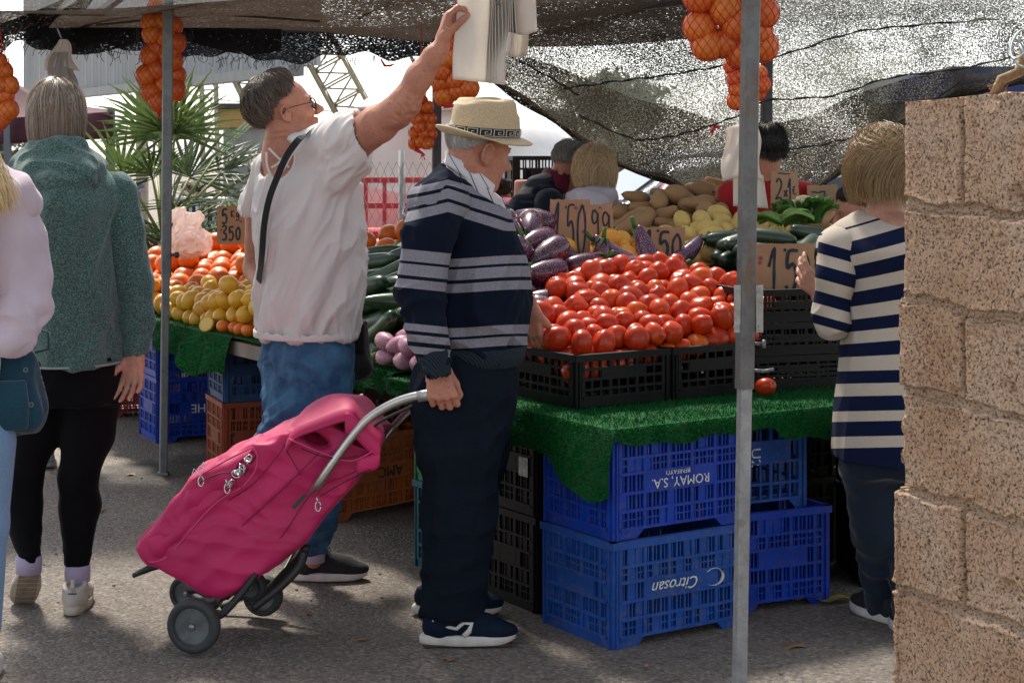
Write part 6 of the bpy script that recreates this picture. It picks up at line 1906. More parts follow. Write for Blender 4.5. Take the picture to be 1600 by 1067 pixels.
def shoe(parent, loc, heading, L, up_mat, sole_mat, pitch=0.0, roll=0.0, kind='trainer', stripe=None):
 """loc: under the middle of the sole"""
 k = L / .29
 if 'up' not in SHOES:
  F = Field((-.17, -.07, -.01), (.17, .07, .15), .0035)
  F.ell((.07, 0, .036), (.080, .043, .030), k=.02); F.ell((.02, .0, .050), (.075, .037, .042), k=.03); F.ell((-.085, 0, .05), (.052, .036, .046), k=.03)
  F.cone((-.075, 0, .05), (-.080, 0, .095), .040, .041, .02); F.cone((.0, 0, .07), (-.04, 0, .095), .026, .032, .02)
  F.cone((-.075, 0, .10), (-.075, 0, .14), .030, .040, .004, True)
  F.cut((0, 0, .016), (0, 0, -1)); F.cut((0, 0, .112), (-.25, 0, 1))
  v, q = F.mesh(); v = smooth_v(v, q, 1); SHOES['up'] = np_mesh('upper', v, q)
  m = MB()
  def outl(z, e):
   pts = []
   for i in range(40):
    a = 2 * math.pi * i / 40; c = math.cos(a)
    x = .145 * np.sign(c) * abs(c) ** .8; wd = .043 + .008 * math.sin((x + .06) * 14) * (x > -.06) - .004 * (x < -.06)
    pts.append(Vector((x * e, wd * e * np.sign(math.sin(a)) * abs(math.sin(a)) ** .75 + .004 * (x > 0), z + .010 * max(0, (x - .09) / .05) ** 2)))
   return pts
  lv = [(0, .96), (.004, 1.0), (.018, 1.0), (.024, .985), (.028, .95)]
  vs = [];
  for z, e in lv: vs += outl(z, e)
  fs = [(j * 40 + i, j * 40 + (i + 1) % 40, (j + 1) * 40 + (i + 1) % 40, (j + 1) * 40 + i) for j in range(4) for i in range(40)] + [tuple(range(39, -1, -1)), tuple(160 + i for i in range(40))]
  me = bpy.data.meshes.new('sole'); me.from_pydata([tuple(v) for v in vs], [], fs); me.polygons.foreach_set('use_smooth', [True] * len(fs)); me.update(); SHOES['sole'] = me
  m = MB()
  for i in range(6):
   x = .055 - i * .014; m.tube([(x, -.020, .066 + i * .005), (x - .003, 0, .079 + i * .005), (x, .020, .066 + i * .005)], .0026, 5)
  for sy in (-1, 1): m.tube([(-.018, sy * .004, .108), (-.0, sy * .025, .11), (.01, sy * .035, .095), (-.005, sy * .02, .10)], .002, 5)
  SHOES['lace'] = m
 R0 = Matrix.Translation(Vector(loc) - parent.location) @ Matrix.Rotation(heading, 4, 'Z') @ Matrix.Rotation(pitch, 4, 'Y') @ Matrix.Rotation(roll, 4, 'X') @ Matrix.Scale(k, 4)
 e = bpy.data.objects.new('shoe', SHOES['up'].copy()); COL.objects.link(e); e.parent = parent; e.data.materials.append(up_mat); e.matrix_local = R0
 s_ = bpy.data.objects.new('sole', SHOES['sole'].copy()); COL.objects.link(s_); s_.parent = e; s_.data.materials.append(sole_mat)
 l_ = SHOES['lace'].build('laces', stripe or sole_mat, e, smooth=True)
 return e
def strap(name, pts, w, th, mat, parent, nrm=None):
 m = MB(); vs = []; pts = [Vector(p) for p in pts]
 dense = []
 for i in range(len(pts) - 1):
  for f in (0, .25, .5, .75):
   a, b, c, d = pts[max(0, i - 1)], pts[i], pts[i + 1], pts[min(len(pts) - 1, i + 2)]
   dense.append(.5 * (2 * b + (c - a) * f + (2 * a - 5 * b + 4 * c - d) * f * f + (3 * b - a - 3 * c + d) * f ** 3))
 dense.append(pts[-1]); n = len(dense)
 for i, p in enumerate(dense):
  d = (dense[min(i + 1, n - 1)] - dense[max(i - 1, 0)]).normalized(); nn = Vector(nrm or (0, -1, 0)); nn = (nn - d * nn.dot(d)).normalized(); x = d.cross(nn)
  for sx, sn in ((-1, -1), (1, -1), (1, 1), (-1, 1)): vs.append(p + x * (w / 2 * sx) + nn * (th / 2 * sn) - parent.location)
 fs = [(4 * i + k, 4 * i + (k + 1) % 4, 4 * i + 4 + (k + 1) % 4, 4 * i + 4 + k) for i in range(n - 1) for k in range(4)] + [(3, 2, 1, 0), tuple(4 * n - 4 + k for k in range(4))]
 m.add(vs, fs); return m.build(name, mat, parent)
def person(label, loc): return thing('person', label, 'person', loc)
def field_px(x0, x1, y0, y1, D0, D1, h):
 a = [P(x, y, D) for x in (x0, x1) for y in (y0, y1) for D in (D0, D1)]
 return Field([min(p[i] for p in a) for i in range(3)], [max(p[i] for p in a) for i in range(3)], h)
def setz(p, z): p = Vector(p); p.z = z; return p
# ======== the old man with the straw hat ========
def old_man():
 th = R(34); D = 5.2
 rt = person('old man in a straw hat and navy jumper with grey stripes, holding the trolley handle', setz(P(722, 600, D), 0))
 fw = Vector((math.cos(th), math.sin(th), 0))
 H = Head(P(744, 238, D - .02), (math.cos(th) * .97, math.sin(th) * .97, -.22), (.24, .1, 1), .97)
 sh, el, wr = P(684, 322, 5.02), P(655, 455, 4.97), P(681, 572, 4.93)
 hd = (P(694, 606, 4.93) - wr).normalized()
 F = field_px(600, 880, 150, 1010, 4.6, 5.7, .0042)
 F.stack(rows_px(D, th, [(975, 690, 760, 1), (960, 660, 800, 1.1), (620, 670, 785, 1.1), (540, 672, 785, 1.1), (450, 672, 795, 1.1), (350, 672, 775, 1.3), (300, 690, 760, 1.5), (275, 705, 750, 1.2)])[2:], th, .03)
 H.add(F, P(733, 290, D), .062, old=True)
 arm(F, [sh, el, wr], [.05, .042, .028], .02)
 hand(F, P(682, 573, 4.972), (.22, -.42, -.86), (.1, .86, -.42), (1, .1, .2), (1.05, 1.12, 1.15, 1.15), 1.06, .03, (.35, .8), .8)
 # far arm reaching to the tomatoes
 s2, e2, w2 = P(758, 335, 5.44), P(790, 440, 5.60), P(826, 476, 5.57)
 arm(F, [s2, e2, w2], [.05, .042, .03], .02)
 hand(F, P(829, 480, 5.55), (.12, 0, -1), (.6, .6, 0), (0, -1, 0), (.3, .35, .35, .35), 1.0, .1, (.4, .5), .3)
 for (a, b, c) in ((P(712, 600, 5.12), P(716, 780, 5.1), P(700, 970, 5.1)), (P(730, 600, 5.3), P(728, 780, 5.33), P(697, 935, 5.38))):
  F.chain([a, b, c], [.07, .05, .036], .02)
 near = lambda c, r: (lambda v: np.clip(1.4 - np.linalg.norm(v - np.array(c), axis=1) / r, 0, 1))
 body(rt, F, SKIN_OLD, specs=[((.7, 0, -.7), 70, 12, .003, 85, near(P(690, 595, 4.95), .08)), ((.8, .4, .3), 70, 12, .0018, 86, near(P(735, 258, 5.1), .05)), ((.3, .3, -1), 60, 10, .003, 87, near(P(785, 272, 5.1), .06))])
 hair(rt, H, hair_mat('hair_white', (.30, .29, .28), (.62, .60, .58)), 2600, lambda az: 1.60 + .33 * (abs(az) / math.pi) ** 1.5 - .22 * math.exp(-((abs(az) - 1.45) / .22) ** 2), .003, None, crown=(-.04, 0, .11), r=.0009, span=(.12, .3), cap=True, lift=.002, p_min=1.0, rad=(.099, .078, .089))
 # eyes
 for y in (-1, 1):
  m = MB(); m.lathe([(.0118 * math.cos(a), .0118 * math.sin(a)) for a in np.linspace(-1.5, 1.5, 10)], 16, Matrix.Translation(H.w(.0845, .031 * y, .008) - rt.location) @ H.R.to_4x4()); m.build('eye', M('eye_white', (.35, .3, .27), .2, 0), rt, smooth=True)
  m = MB(); m.tube([H.w(.090, .046 * y, .029) - rt.location, H.w(.101, .030 * y, .036) - rt.location, H.w(.101, .012 * y, .032) - rt.location], [.002, .0035, .002], 5, flat=.6); m.build('eyebrow', M('brow_grey', (.35, .33, .3), .8), rt)
 # shirt
 SH = NT('shirt_stripe'); v_ = SH.coord(); pxa = SH.attr('sv'); s_ = SH.math('ABSOLUTE', SH.math('SUBTRACT', SH.math('FRACT', pxa), .5))
 SH.base(SH.mix(SH.ramp(s_, [(.0, 1.), (.045, 1.), (.06, 0.)]), (.66, .64, .68), (.06, .07, .12))); SH.b.inputs['Roughness'].default_value = .8
 F = field_px(670, 830, 225, 350, 4.9, 5.6, .0035)
 nb = P(733, 262, D + .0);
 F.cone(P(733, 276, D), P(738, 247, D), .102, .072, .0); F.cone(P(742, 300, D), P(748, 290, D), .085, .08, .03);
 F.ell(P(752, 285, D - .0), (.085, .085, .03), Matrix.Rotation(-.85, 3, 'Y') @ Matrix.Identity(3), .02)
 F.cone(P(733, 285, D), P(745, 215, D), .052, .060, .004, True)
 F.cone(P(745, 290, D + .02), P(772, 338, D + .05), .06, .045, .03)
 cloth('shirt', F, SH.m, rt, sm=2, attrs={'sv': lambda v: (proj(v)[0] - .42 * proj(v)[1]) / 17.0}, cuts=[(P(738, 274, D), (.62, 0, .78))])
 m = MB()
 def collar(a, b):   # folded collar leaf, from the nape round to the front point
  px, py = 699 + 75 * a, 240 + 50 * a - 5 * math.sin(a * 3.1)
  w = 17 + 15 * a
  d = -.102 - .012 * math.sin(a * 3.1) + .05 * a
  return P(px + b * w * -.25, py + b * w * (.95 - .15 * a), D + d - .012 * b) - rt.location
 m.grid(collar, 20, 5, .0035, Vector((0, 1, 0))); o = m.build('collar', SH.m, rt, smooth=True)
 at = o.data.attributes.new('sv', 'FLOAT', 'POINT'); at.data.foreach_set('value', [((v.co.x + rt.location.x) * 3.2 * 11 + (v.co.z) * 1.9 * 11) for v in o.data.vertices])
 # jumper
 navy, grey = (.004, .008, .020), (.27, .26, .30)
 bt = [(277, 289), (294, 309), (315, 331), (401, 414), (418, 435), (441, 455), (509, 523), (527, 541)]
 bs = [(277, 289), (294, 309), (315, 331), (391, 409), (414, 432), (437, 451), (506, 518), (523, 535), (541, 553)]
 def shift(px, py):
  s = np.where(px > 700, 21 * (np.clip(px - 700, 0, 95) / 60) ** 1.1, 12 * (np.clip(700 - px, 0, 90) / 50))
  return s * np.clip((375 - py) / 15, 0, 1)
 def svt(v): px, py = proj(v); return py - shift(px, py) + 3 * np.sin(px / 40)
 def svs(v): px, py = proj(v); return py - shift(px, py) - np.where(py > 375, .10 * (px - 660), 0)
 JT = striped('jumper_torso', bt, 240, 600, navy, grey); JS = striped('jumper_sleeve', bs, 240, 600, navy, grey)
 F = field_px(600, 860, 225, 590, 4.65, 5.85, .0045)
 F.stack(rows_px(D, th, [(562, 655, 812, 1.15), (550, 650, 818, 1.15), (515, 645, 824, 1.12), (470, 643, 831, 1.1), (430, 645, 828, 1.12), (390, 648, 815, 1.2), (350, 652, 800, 1.35), (318, 660, 785, 1.5), (290, 676, 768, 1.5), (268, 696, 752, 1.25), (252, 706, 742, 1.1)]), th, .03)
 F.cone(P(712, 275, 5.15), P(684, 318, 5.04), .055, .085, .05)
 F.cone(P(735, 285, 5.3), P(764, 335, 5.40), .06, .07, .05)
 F.cone(P(728, 300, D), P(742, 226, D), .062, .078, .01, True)
 F.cut(P(731, 293, D), (.62, 0, .78)) if False else None
 F.ell(P(775, 290, D + .02), (.045, .07, .10), Matrix.Rotation(-.55, 3, 'Y'), .01, True)
 vm = lambda z0, z1: (lambda v: np.clip((proj(v)[1] - z0) / (z1 - z0), 0, 1))
 sp = [((.25, .4, 1), 17, 2.5, .013, 1, None), ((1, .5, -.5), 14, 3, .012, 2, vm(400, 540)), ((.2, 0, 1), 30, 4, .004, 3, None)]
 cloth('jumper', F, JT, rt, sp, {'sv': svt}, cuts=[(P(735, 290, D), (.60, .0, .80))] )
 F = field_px(590, 740, 290, 610, 4.6, 5.3, .0042)
 F.chain([P(690, 318, 5.04), P(668, 370, 5.0), P(657, 455, 4.97), P(668, 520, 4.94), P(681, 562, 4.93)], [.083, .075, .069, .056, .043], .03)
 F.cone(P(676, 548, 4.93), P(684, 576, 4.93), .040, .036, .004)
 F.cone(P(684, 572, 4.93), P(692, 596, 4.93), .033, .033, .002, True)
 sp2 = [((1, 0, .35), 26, 5, .008, 5, vm(400, 460)), ((.5, 0, -1), 20, 5, .006, 6, None)]
 cloth('sleeve', F, JS, rt, sp2, {'sv': svs})
 F = field_px(740, 880, 300, 520, 5.2, 5.9, .006)
 F.chain([s2, e2, P(820, 470, 5.58)], [.07, .055, .038], .03)
 cloth('sleeve', F, JT, rt, (), {'sv': svt})
 rib = NT('jumper_rib'); v_ = rib.coord(); w = rib.n.new('ShaderNodeTexWave'); w.inputs['Scale'].default_value = 55; rib.l(v_, w.inputs[0]); w.bands_direction = 'DIAGONAL'
 rib.base(rib.mix(w.outputs[1], (.004, .01, .018), (.012, .03, .048))); rib.b.inputs['Roughness'].default_value = .95; rib.bump(w.outputs[1], .8, .004)
 F = field_px(600, 860, 530, 590, 4.65, 5.85, .005)
 F.stack(rows_px(D, th, [(568, 652, 813, 1.15), (556, 648, 820, 1.15), (538, 648, 822, 1.15)]), th, .0)
 cloth('hem_rib', F, rib.m, rt, (), sm=2)
 F = field_px(640, 730, 545, 600, 4.7, 5.2, .0035)
 F.cone(P(677, 556, 4.93), P(685, 580, 4.93), .0445, .037, .0); F.cone(P(683, 574, 4.93), P(690, 600, 4.93), .031, .031, .0, True)
 cloth('cuff', F, rib.m, rt, (), sm=1)
  # trousers
 F = field_px(600, 860, 535, 1000, 4.7, 5.8, .006)
 F.stack(rows_px(D, th, [(552, 660, 806, 1.15), (590, 648, 806, 1.2), (640, 650, 803, 1.15), (690, 660, 795, 1.0)]), th, .03)
 F.chain([P(708, 610, 5.10), P(716, 700, 5.09), P(717, 800, 5.09), P(711, 900, 5.10), P(706, 958, 5.10)], [.125, .122, .105, .092, .090], .05)
 F.chain([P(735, 610, 5.30), P(735, 700, 5.32), P(728, 800, 5.34), P(712, 890, 5.38), P(700, 935, 5.40)], [.12, .118, .102, .090, .085], .04)
 TR = NT('trouser_navy'); v_ = TR.coord(scale=(1, 1, .25)); n_ = TR.noise(v_, 90, 3)
 n2 = TR.noise(TR.coord(scale=(.25, .25, 2)), 90, 3)
 TR.base(TR.mix(TR.math('ADD', TR.math('MULTIPLY', n_, .5), TR.math('MULTIPLY', n2, .5)), (.002, .004, .009), (.010, .016, .027))); TR.b.inputs['Roughness'].default_value = .9; TR.b.inputs['Specular IOR Level'].default_value = .1; TR.bump(n2, .2, .002)
 cloth('trousers', F, TR.m, rt, [((0.05, 0, 1), 12, 2.2, .014, 8, None), ((1, .3, .4), 14, 4, .010, 9, vm(840, 940)), ((1, .3, .2), 16, 4, .006, 19, None)], cuts=[(P(700, 960, 5.1), (-.06, 0, -1))])
 SU = M('suede_navy', (.005, .011, .026), .85, .3, 20, .3, 150, spec=.15); SO = M('sole_white', (.55, .52, .48), .6, .15, 20); W2 = M('stripe_white_leather', (.6, .58, .54), .5, .1, 10); OUT = M('outsole_brown', (.06, .025, .015), .7)
 for (px, py, D_, hd_) in ((731, 1008, 5.07, .03), (714, 962, 5.39, -.05)):
  e = shoe(rt, setz(P(px, py, D_), .008), hd_, .285, SU, SO, stripe=M('lace_navy', (.01, .02, .04), .8))
  m = MB()
  def zig(mb, pts, w):
   for sy in (-1, 1):
    q = []
    for x, z in pts:
     yy = .0445 - .010 * max(0, (z - .035) / .04) - .006 * (x < -.05)
     q.append(Vector((x, sy * yy, z)))
    mb.tube(q, w, 6, flat=.6)
  zig(m, [(-.105, .075), (-.07, .058), (-.035, .052), (-.012, .070)], .0085)
  zig(m, [(-.035, .050), (-.012, .068), (.012, .066), (.004, .045), (-.012, .030)], .0085)
  m.build('side_stripe', W2, e, smooth=True)
  m = MB(); m.grid(lambda a, b: Vector(((a - .5) * .265, (b - .5) * .070, -.004 + .012 * max(0, a - .85) * 3 * .3)), 10, 4, .005, Vector((0, 0, 1)))
  m.build('outsole', OUT, e)
 # hat
 hat = bpy.data.objects.new('hat', None); COL.objects.link(hat); hat.parent = rt
 ST = NT('straw'); v_ = ST.coord(); w1 = ST.n.new('ShaderNodeTexWave'); w1.inputs['Scale'].default_value = 160; ST.l(v_, w1.inputs[0]); w1.bands_direction = 'Z'
 n_ = ST.noise(v_, 260, 3, .7)
 ST.base(ST.mix(ST.ramp(n_, [(.35, 0.), (.65, 1.)]), (.45, .33, .18), (.66, .54, .36))); ST.b.inputs['Roughness'].default_value = .75; ST.bump(ST.math('ADD', n_, ST.math('MULTIPLY', w1.outputs[1], .4)), .5, .002)
 mt = Matrix.Translation(P(757, 207, D - .02) - rt.location) @ Matrix.Rotation(th, 4, 'Z') @ Matrix.Rotation(.03, 4, 'Y') @ Matrix.Rotation(.10, 4, 'X')
 def ov(r, z, a, e=1.16): return mt @ Vector((r * e * math.cos(a), r * math.sin(a), z))
 m = MB()
 def crown(i, j):
  a = i * 2 * math.pi
  prof = [(.095, -.012), (.093, .02), (.089, .06), (.084, .085), (.076, .097), (.055, .100), (.03, .096), (.002, .094)]
  f = j * (len(prof) - 1); k = min(int(f), len(prof) - 2); g_ = f - k
  r = prof[k][0] * (1 - g_) + prof[k + 1][0] * g_; z = prof[k][1] * (1 - g_) + prof[k + 1][1] * g_
  pinch = 1 - .10 * max(0, math.cos(a)) ** 2 * (z > .05) * (r > .03)
  z2 = z - .020 * math.exp(-(math.sin(a) * r / .03) ** 2) * (z > .088) + .010 * max(0, math.cos(a)) * (z / .1)
  return ov(r * pinch, z2, a)
 m.grid(crown, 48, 21); m.build('crown', ST.m, hat, smooth=True, solid=.003)
 m = MB()
 def brim(i, j):
  a = i * 2 * math.pi; r = .094 + .040 * j
  z = -.010 - .004 * j - .012 * j * j * abs(math.cos(a)) * (-1 if math.cos(a) < 0 else .9) - .010 * j * abs(math.sin(a)) ** 2
  z += (.018 * j * j if math.cos(a) < -.2 else 0) * abs(math.cos(a))
  return ov(r, z, a, 1.14)
 m.grid(brim, 48, 6); m.build('brim', ST.m, hat, smooth=True, solid=.004)
 m = MB(); m.grid(lambda i, j: ov(.0965 - .001 * j, -.008 + .026 * j, i * 2 * math.pi), 48, 2); bd = m.build('hat_band', M('band_black', (.012, .012, .014), .7, .2, 50), hat, smooth=True)
 m = MB(); n = 17
 for k in range(n):
  a0 = k * 2 * math.pi / n; s = 2 * math.pi / n
  def q(x, z): return ov(.0985, -.008 + .026 * z, a0 + s * x)
  for (x0, z0), (x1, z1) in (((.08, .12), (.08, .88)), ((.08, .88), (.85, .88)), ((.85, .88), (.85, .32)), ((.85, .32), (.42, .32)), ((.42, .32), (.42, .6)), ((.42, .6), (.62, .6)), ((.08, .12), (1.08, .12))):
   m.bar(q(x0, z0), q(x1, z1), .0026, .0016)
 m.build('key_pattern', M('band_cream', (.5, .48, .42), .7), hat)
 return rt
old_man()
# ======== the reaching woman ========
def reach_woman():
 th = R(42); D = 5.8
 rt = person('person with short grey brown hair and glasses, in a white blouse, reaching up', setz(P(485, 600, D), 0))
 H = Head(P(445, 178, D - .05), (.92, .25, .30), (-.32, -.05, 1), .96)
 sh, el, wr = P(552, 222, 5.60), P(630, 170, 5.45), P(690, 72, 5.42)
 F = field_px(350, 760, -25, 920, 5.15, 6.45, .0045)
 F.stack(rows_px(D, th, [(560, 418, 545, 1.2), (515, 415, 545, 1.2), (450, 418, 545, 1.2), (350, 412, 548, 1.3), (290, 405, 548, 1.4), (250, 412, 535, 1.4), (222, 428, 490, 1.2)]), th, .03)
 H.add(F, P(437, 245, D - .02), .052)
 F.cone(P(440, 235, D), P(548, 225, 5.62), .05, .065, .04)
 F.chain([sh, P(590, 195, 5.52), P(620, 175, 5.47), P(634, 160, 5.45), P(655, 122, 5.43), P(678, 88, 5.42), wr], [.064, .059, .049, .046, .042, .033, .026], .02)
 hd = P(700, 22, 5.42) - wr
 hand(F, wr + hd.normalized() * .01, hd, (.8, .2, -.5), (-.6, -.6, -.2), (.75, .8, .8, .7), 1.0, .03, (.2, .7), .5)
 F.chain([P(405, 300, 5.95), P(399, 420, 6.0), P(430, 480, 5.75)], [.045, .040, .028], .02)
 F.chain([P(500, 580, 5.75), P(510, 730, 5.72), P(490, 875, 5.80)], [.07, .05, .028], .02); F.chain([P(450, 565, 5.92), P(457, 655, 5.67), P(350, 803, 5.9)], [.06, .045, .03], .02)
 near = lambda c, r: (lambda v: np.clip(1.4 - np.linalg.norm(v - np.array(c), axis=1) / r, 0, 1))
 body(rt, F, SKIN_TAN, specs=[((-.75, 0, .66), 75, 14, .0042, 81, near(P(634, 172, 5.42), .055)), ((.66, 0, .75), 60, 8, .0022, 82, near(P(695, 45, 5.4), .09)), ((.66, 0, .75), 26, 6, .0035, 83, near(P(640, 140, 5.4), .25)), ((1, 0, .1), 70, 10, .003, 84, near(P(440, 222, 5.7), .06))])
 G_ = hair_mat('hair_grey_brown', (.032, .022, .015), (.21, .165, .13), .4)
 hair(rt, H, G_, 4600, lambda az: float(np.interp(abs(az), [0, .7, 1.0, 1.2, 1.42, 1.7, 2.4, 3.2], [1.10, 1.14, 1.36, 1.52, 1.16, 1.5, 1.95, 2.08])) + .05 * math.sin(az * 5), .019, None, crown=(-.035, 0, .13), r=.0013, jit=.12, lift=.010, frizz=.0006, span=(.5, 1.0))
 # glasses
 gl = bpy.data.objects.new('glasses', None); COL.objects.link(gl); gl.parent = rt
 GF = M('glasses_frame', (.015, .015, .02), .3)
 for y in (-1, 1):
  c = [H.w(.108 + .004 * math.cos(a) - .006, (.032 + .021 * math.cos(a)) * y, .006 + .018 * math.sin(a)) - rt.location for a in np.linspace(0, 2 * math.pi, 22)]
  m = MB(); m.tube(c, .0026, 5); m.build('rim', GF, gl, smooth=True)
  m = MB(); m.add(c[:-1], [tuple(range(21))]); t = NT('lens'); t.b.inputs['Transmission Weight'].default_value = 1; t.b.inputs['Roughness'].default_value = .02; t.b.inputs['IOR'].default_value = 1.05; m.build('lens', t.m, gl)
  m = MB(); m.tube([H.w(.100, .053 * y, .010) - rt.location, H.w(.06, .075 * y, .012) - rt.location, H.w(.0, .083 * y, .014) - rt.location, H.w(-.018, .081 * y, .0) - rt.location], .0016, 5); m.build('temple_arm', GF, gl, smooth=True)
  m = MB(); m.lathe([(.0118 * math.cos(a), .0118 * math.sin(a)) for a in np.linspace(-1.5, 1.5, 10)], 16, Matrix.Translation(H.w(.0845, .031 * y, .008) - rt.location) @ H.R.to_4x4()); m.build('eye', M('eye_white_b', (.4, .35, .32), .2, 0), rt, smooth=True)
  m = MB(); m.tube([H.w(.090, .046 * y, .029) - rt.location, H.w(.101, .030 * y, .035) - rt.location, H.w(.101, .012 * y, .031) - rt.location], [.0015, .003, .0015], 5, flat=.6); m.build('eyebrow', M('brow_brown', (.10, .07, .05), .8), rt)
 m = MB(); m.tube([H.w(.104, -.010, .010) - rt.location, H.w(.109, 0, .013) - rt.location, H.w(.104, .010, .010) - rt.location], .0014, 5); m.build('bridge', GF, gl)
 m = MB(); c0 = wr.lerp(P(703, 30, 5.42), .62)
 m.lathe([(.0105, -.0025), (.0118, 0), (.0105, .0025), (.0095, 0)], 16, Matrix.Translation(c0 + Vector((.006, -.028, .0)) - rt.location) @ Matrix.Rotation(.5, 4, 'Y'), closed=True); m.build('ring', M('gold', (.8, .5, .15), .25, 0, metal=1), rt, smooth=True)
 # blouse
 WB = fabric('blouse_white', (.80, .755, .74), None, 260, rough=.8, bump=.15, trans=.12, wear=.04)
 F = field_px(365, 640, 165, 545, 5.15, 6.4, .0046)
 F.stack(rows_px(D, th, [(527, 401, 555, 1.2), (505, 397, 560, 1.2), (470, 396, 566, 1.2), (420, 402, 572, 1.2), (370, 398, 570, 1.2), (320, 396, 566, 1.25), (280, 398, 562, 1.3), (250, 402, 545, 1.4), (228, 416, 520, 1.3), (212, 432, 490, 1.1)]), th, .03)
 F.cone(P(470, 232, 5.68), P(548, 216, 5.60), .055, .083, .05)
 F.cone(P(548, 218, 5.60), P(566, 210, 5.57), .085, .080, .04)
 F.cone(P(530, 270, 5.62), P(556, 240, 5.6), .06, .06, .06)
 F.cone(P(420, 262, 5.9), P(403, 318, 5.95), .05, .062, .05)
 F.cone(P(556, 216, 5.60), P(610, 185, 5.5), .073, .078, .004, True)
 F.cone(P(436, 262, D - .03), P(446, 190, D - .03), .066, .085, .012, True)
 F.ell(P(434, 250, D - .16), (.052, .12, .075), Matrix.Rotation(.35, 3, 'Y'), .006, True)
 F.cut(P(566, 215, 5.57), (.93, -.1, .25))
 vm = lambda z0, z1: (lambda v: np.clip((proj(v)[1] - z0) / (z1 - z0), 0, 1))
 cloth('blouse', F, WB, rt, [((-.36, .1, -1), 22, 1.4, .023, 1, vm(230, 330)), ((-.15, 0, 1), 34, 2.0, .008, 2, vm(410, 520)), ((-.5, 0, -.9), 40, 4, .004, 3, None), ((.75, -.1, .55), 24, 3, .010, 4, lambda v: np.clip((340 - proj(v)[1]) / 100, 0, 1) * np.clip((proj(v)[0] - 470) / 60, 0, 1))], sm=2)
 for pts in ([(420, 232), (434, 246), (452, 262)], [(424, 262), (438, 252), (462, 222)], [(416, 238), (418, 262), (429, 279), (445, 262), (466, 222)]):
  strap('neck_strap', [P(x, y, 5.668 + (.0 if i else .01)) for i, (x, y) in enumerate(pts)], .007, .003, WB, rt)
 m = MB()
 def hemf(i, j):
  rr = rows_px(D, th, [(520, 398, 557, 1.2)])[0]; a = i * 2 * math.pi
  x = rr[3] * 1.035 * math.cos(a); y = rr[4] * 1.035 * math.sin(a)
  return Vector((rr[1] + x * math.cos(th) - y * math.sin(th), rr[2] + x * math.sin(th) + y * math.cos(th), rr[0] - .012 + .022 * j + .004 * math.sin(a * 26) * j)) - rt.location
 m.grid(hemf, 90, 3); m.build('elastic_hem', WB, rt, smooth=True, solid=.004)
 # jeans
 JE = NT('denim'); v_ = JE.coord(); w = JE.n.new('ShaderNodeTexWave'); w.inputs['Scale'].default_value = 220; w.bands_direction = 'DIAGONAL'; JE.l(v_, w.inputs[0])
 c = JE.mix(JE.ramp(JE.noise(v_, 9, 6, .65), [(.36, 0.), (.68, 1.)]), (.010, .055, .15), (.085, .23, .40)); c = JE.mix(JE.math('MULTIPLY', w.outputs[1], .3), c, (.01, .05, .12))
 JE.base(c); JE.b.inputs['Roughness'].default_value = .85; JE.bump(JE.noise(v_, 240, 2), .3, .0015)
 F = field_px(300, 600, 500, 900, 5.2, 6.4, .0055)
 F.stack(rows_px(D, th, [(508, 412, 544, 1.15), (545, 406, 553, 1.2), (580, 412, 552, 1.15), (615, 430, 548, 1.0)]), th, .03)
 F.chain([P(498, 580, 5.74), P(503, 650, 5.72), P(510, 730, 5.72), P(500, 800, 5.76), P(490, 866, 5.79)], [.108, .098, .078, .060, .044], .04)
 F.chain([P(450, 565, 5.92), P(452, 620, 5.78), P(457, 655, 5.66), P(408, 715, 5.78), P(355, 795, 5.9)], [.10, .088, .074, .058, .045], .04)
 jo = cloth('jeans', F, JE.m, rt, [((1, .2, .35), 20, 4, .012, 1, vm(560, 640)), ((1, .2, -.4), 26, 5, .008, 2, None), ((.1, 0, 1), 18, 3, .006, 3, None)], cuts=[(P(490, 866, 5.79), (.05, 0, -1))])
 # stitched back pocket
 m = MB(); ps = [(417, 552), (424, 585), (440, 603), (458, 604), (480, 588), (484, 552)]
 m.tube([P(x, y, 5.60 + .02 * abs(x - 455) / 40) - rt.location for x, y in ps], .0014, 4)
 SO = M('sole_offwhite', (.6, .58, .55), .6, .15, 20); KB = M('knit_black', (.012, .013, .016), .85, .3, 60, .5, 200)
 shoe(rt, setz(P(514, 905, 5.83), .006), .05, .262, KB, SO, stripe=KB)
 shoe(rt, setz(P(345, 830, 6.0), .05), -.5, .262, KB, SO, pitch=.5, stripe=KB)
 m = MB(); m.lathe([(.038, -.02), (.039, .02), (.040, .03)], 18, Matrix.Translation(P(490, 868, 5.80) - rt.location)); m.build('sock', fabric('sock_lilac', (.5, .42, .52)), rt, smooth=True)
 BK = fabric('bag_black', (.012, .012, .013), None, 200, rough=.7, bump=.2)
 strap('bag_strap', [P(498, 206, 5.70), P(484, 207, 5.62), P(468, 217, 5.565), P(448, 244, 5.56), P(432, 280, 5.575), P(421, 310, 5.59), P(413, 350, 5.62), P(409, 400, 5.66), P(404, 440, 5.75)], .024, .003, BK, rt, (-.5, -.86, 0))
 return rt
reach_woman()
bg_ = thing('shoulder_bag', 'black shoulder bag hanging behind the blouse, beside the courgettes', 'bag', P(549, 546, 6.0))
F = Field((-.12, -.1, -.13), (.12, .1, .13), .005)
F.stack([(-.105, 0, 0, .055, .05), (-.09, 0, 0, .07, .06), (0, 0, 0, .062, .055), (.10, 0, 0, .05, .04)], .5, .0, 3.0)
v, q = F.mesh(); v = smooth_v(v, q, 2); v = folds(v, normals(v, q), [((0, 0, 1), 18, 4, .008, 3, None)])
link('pouch', np_mesh('pouch', v, q), bpy.data.materials['bag_black'], bg_)
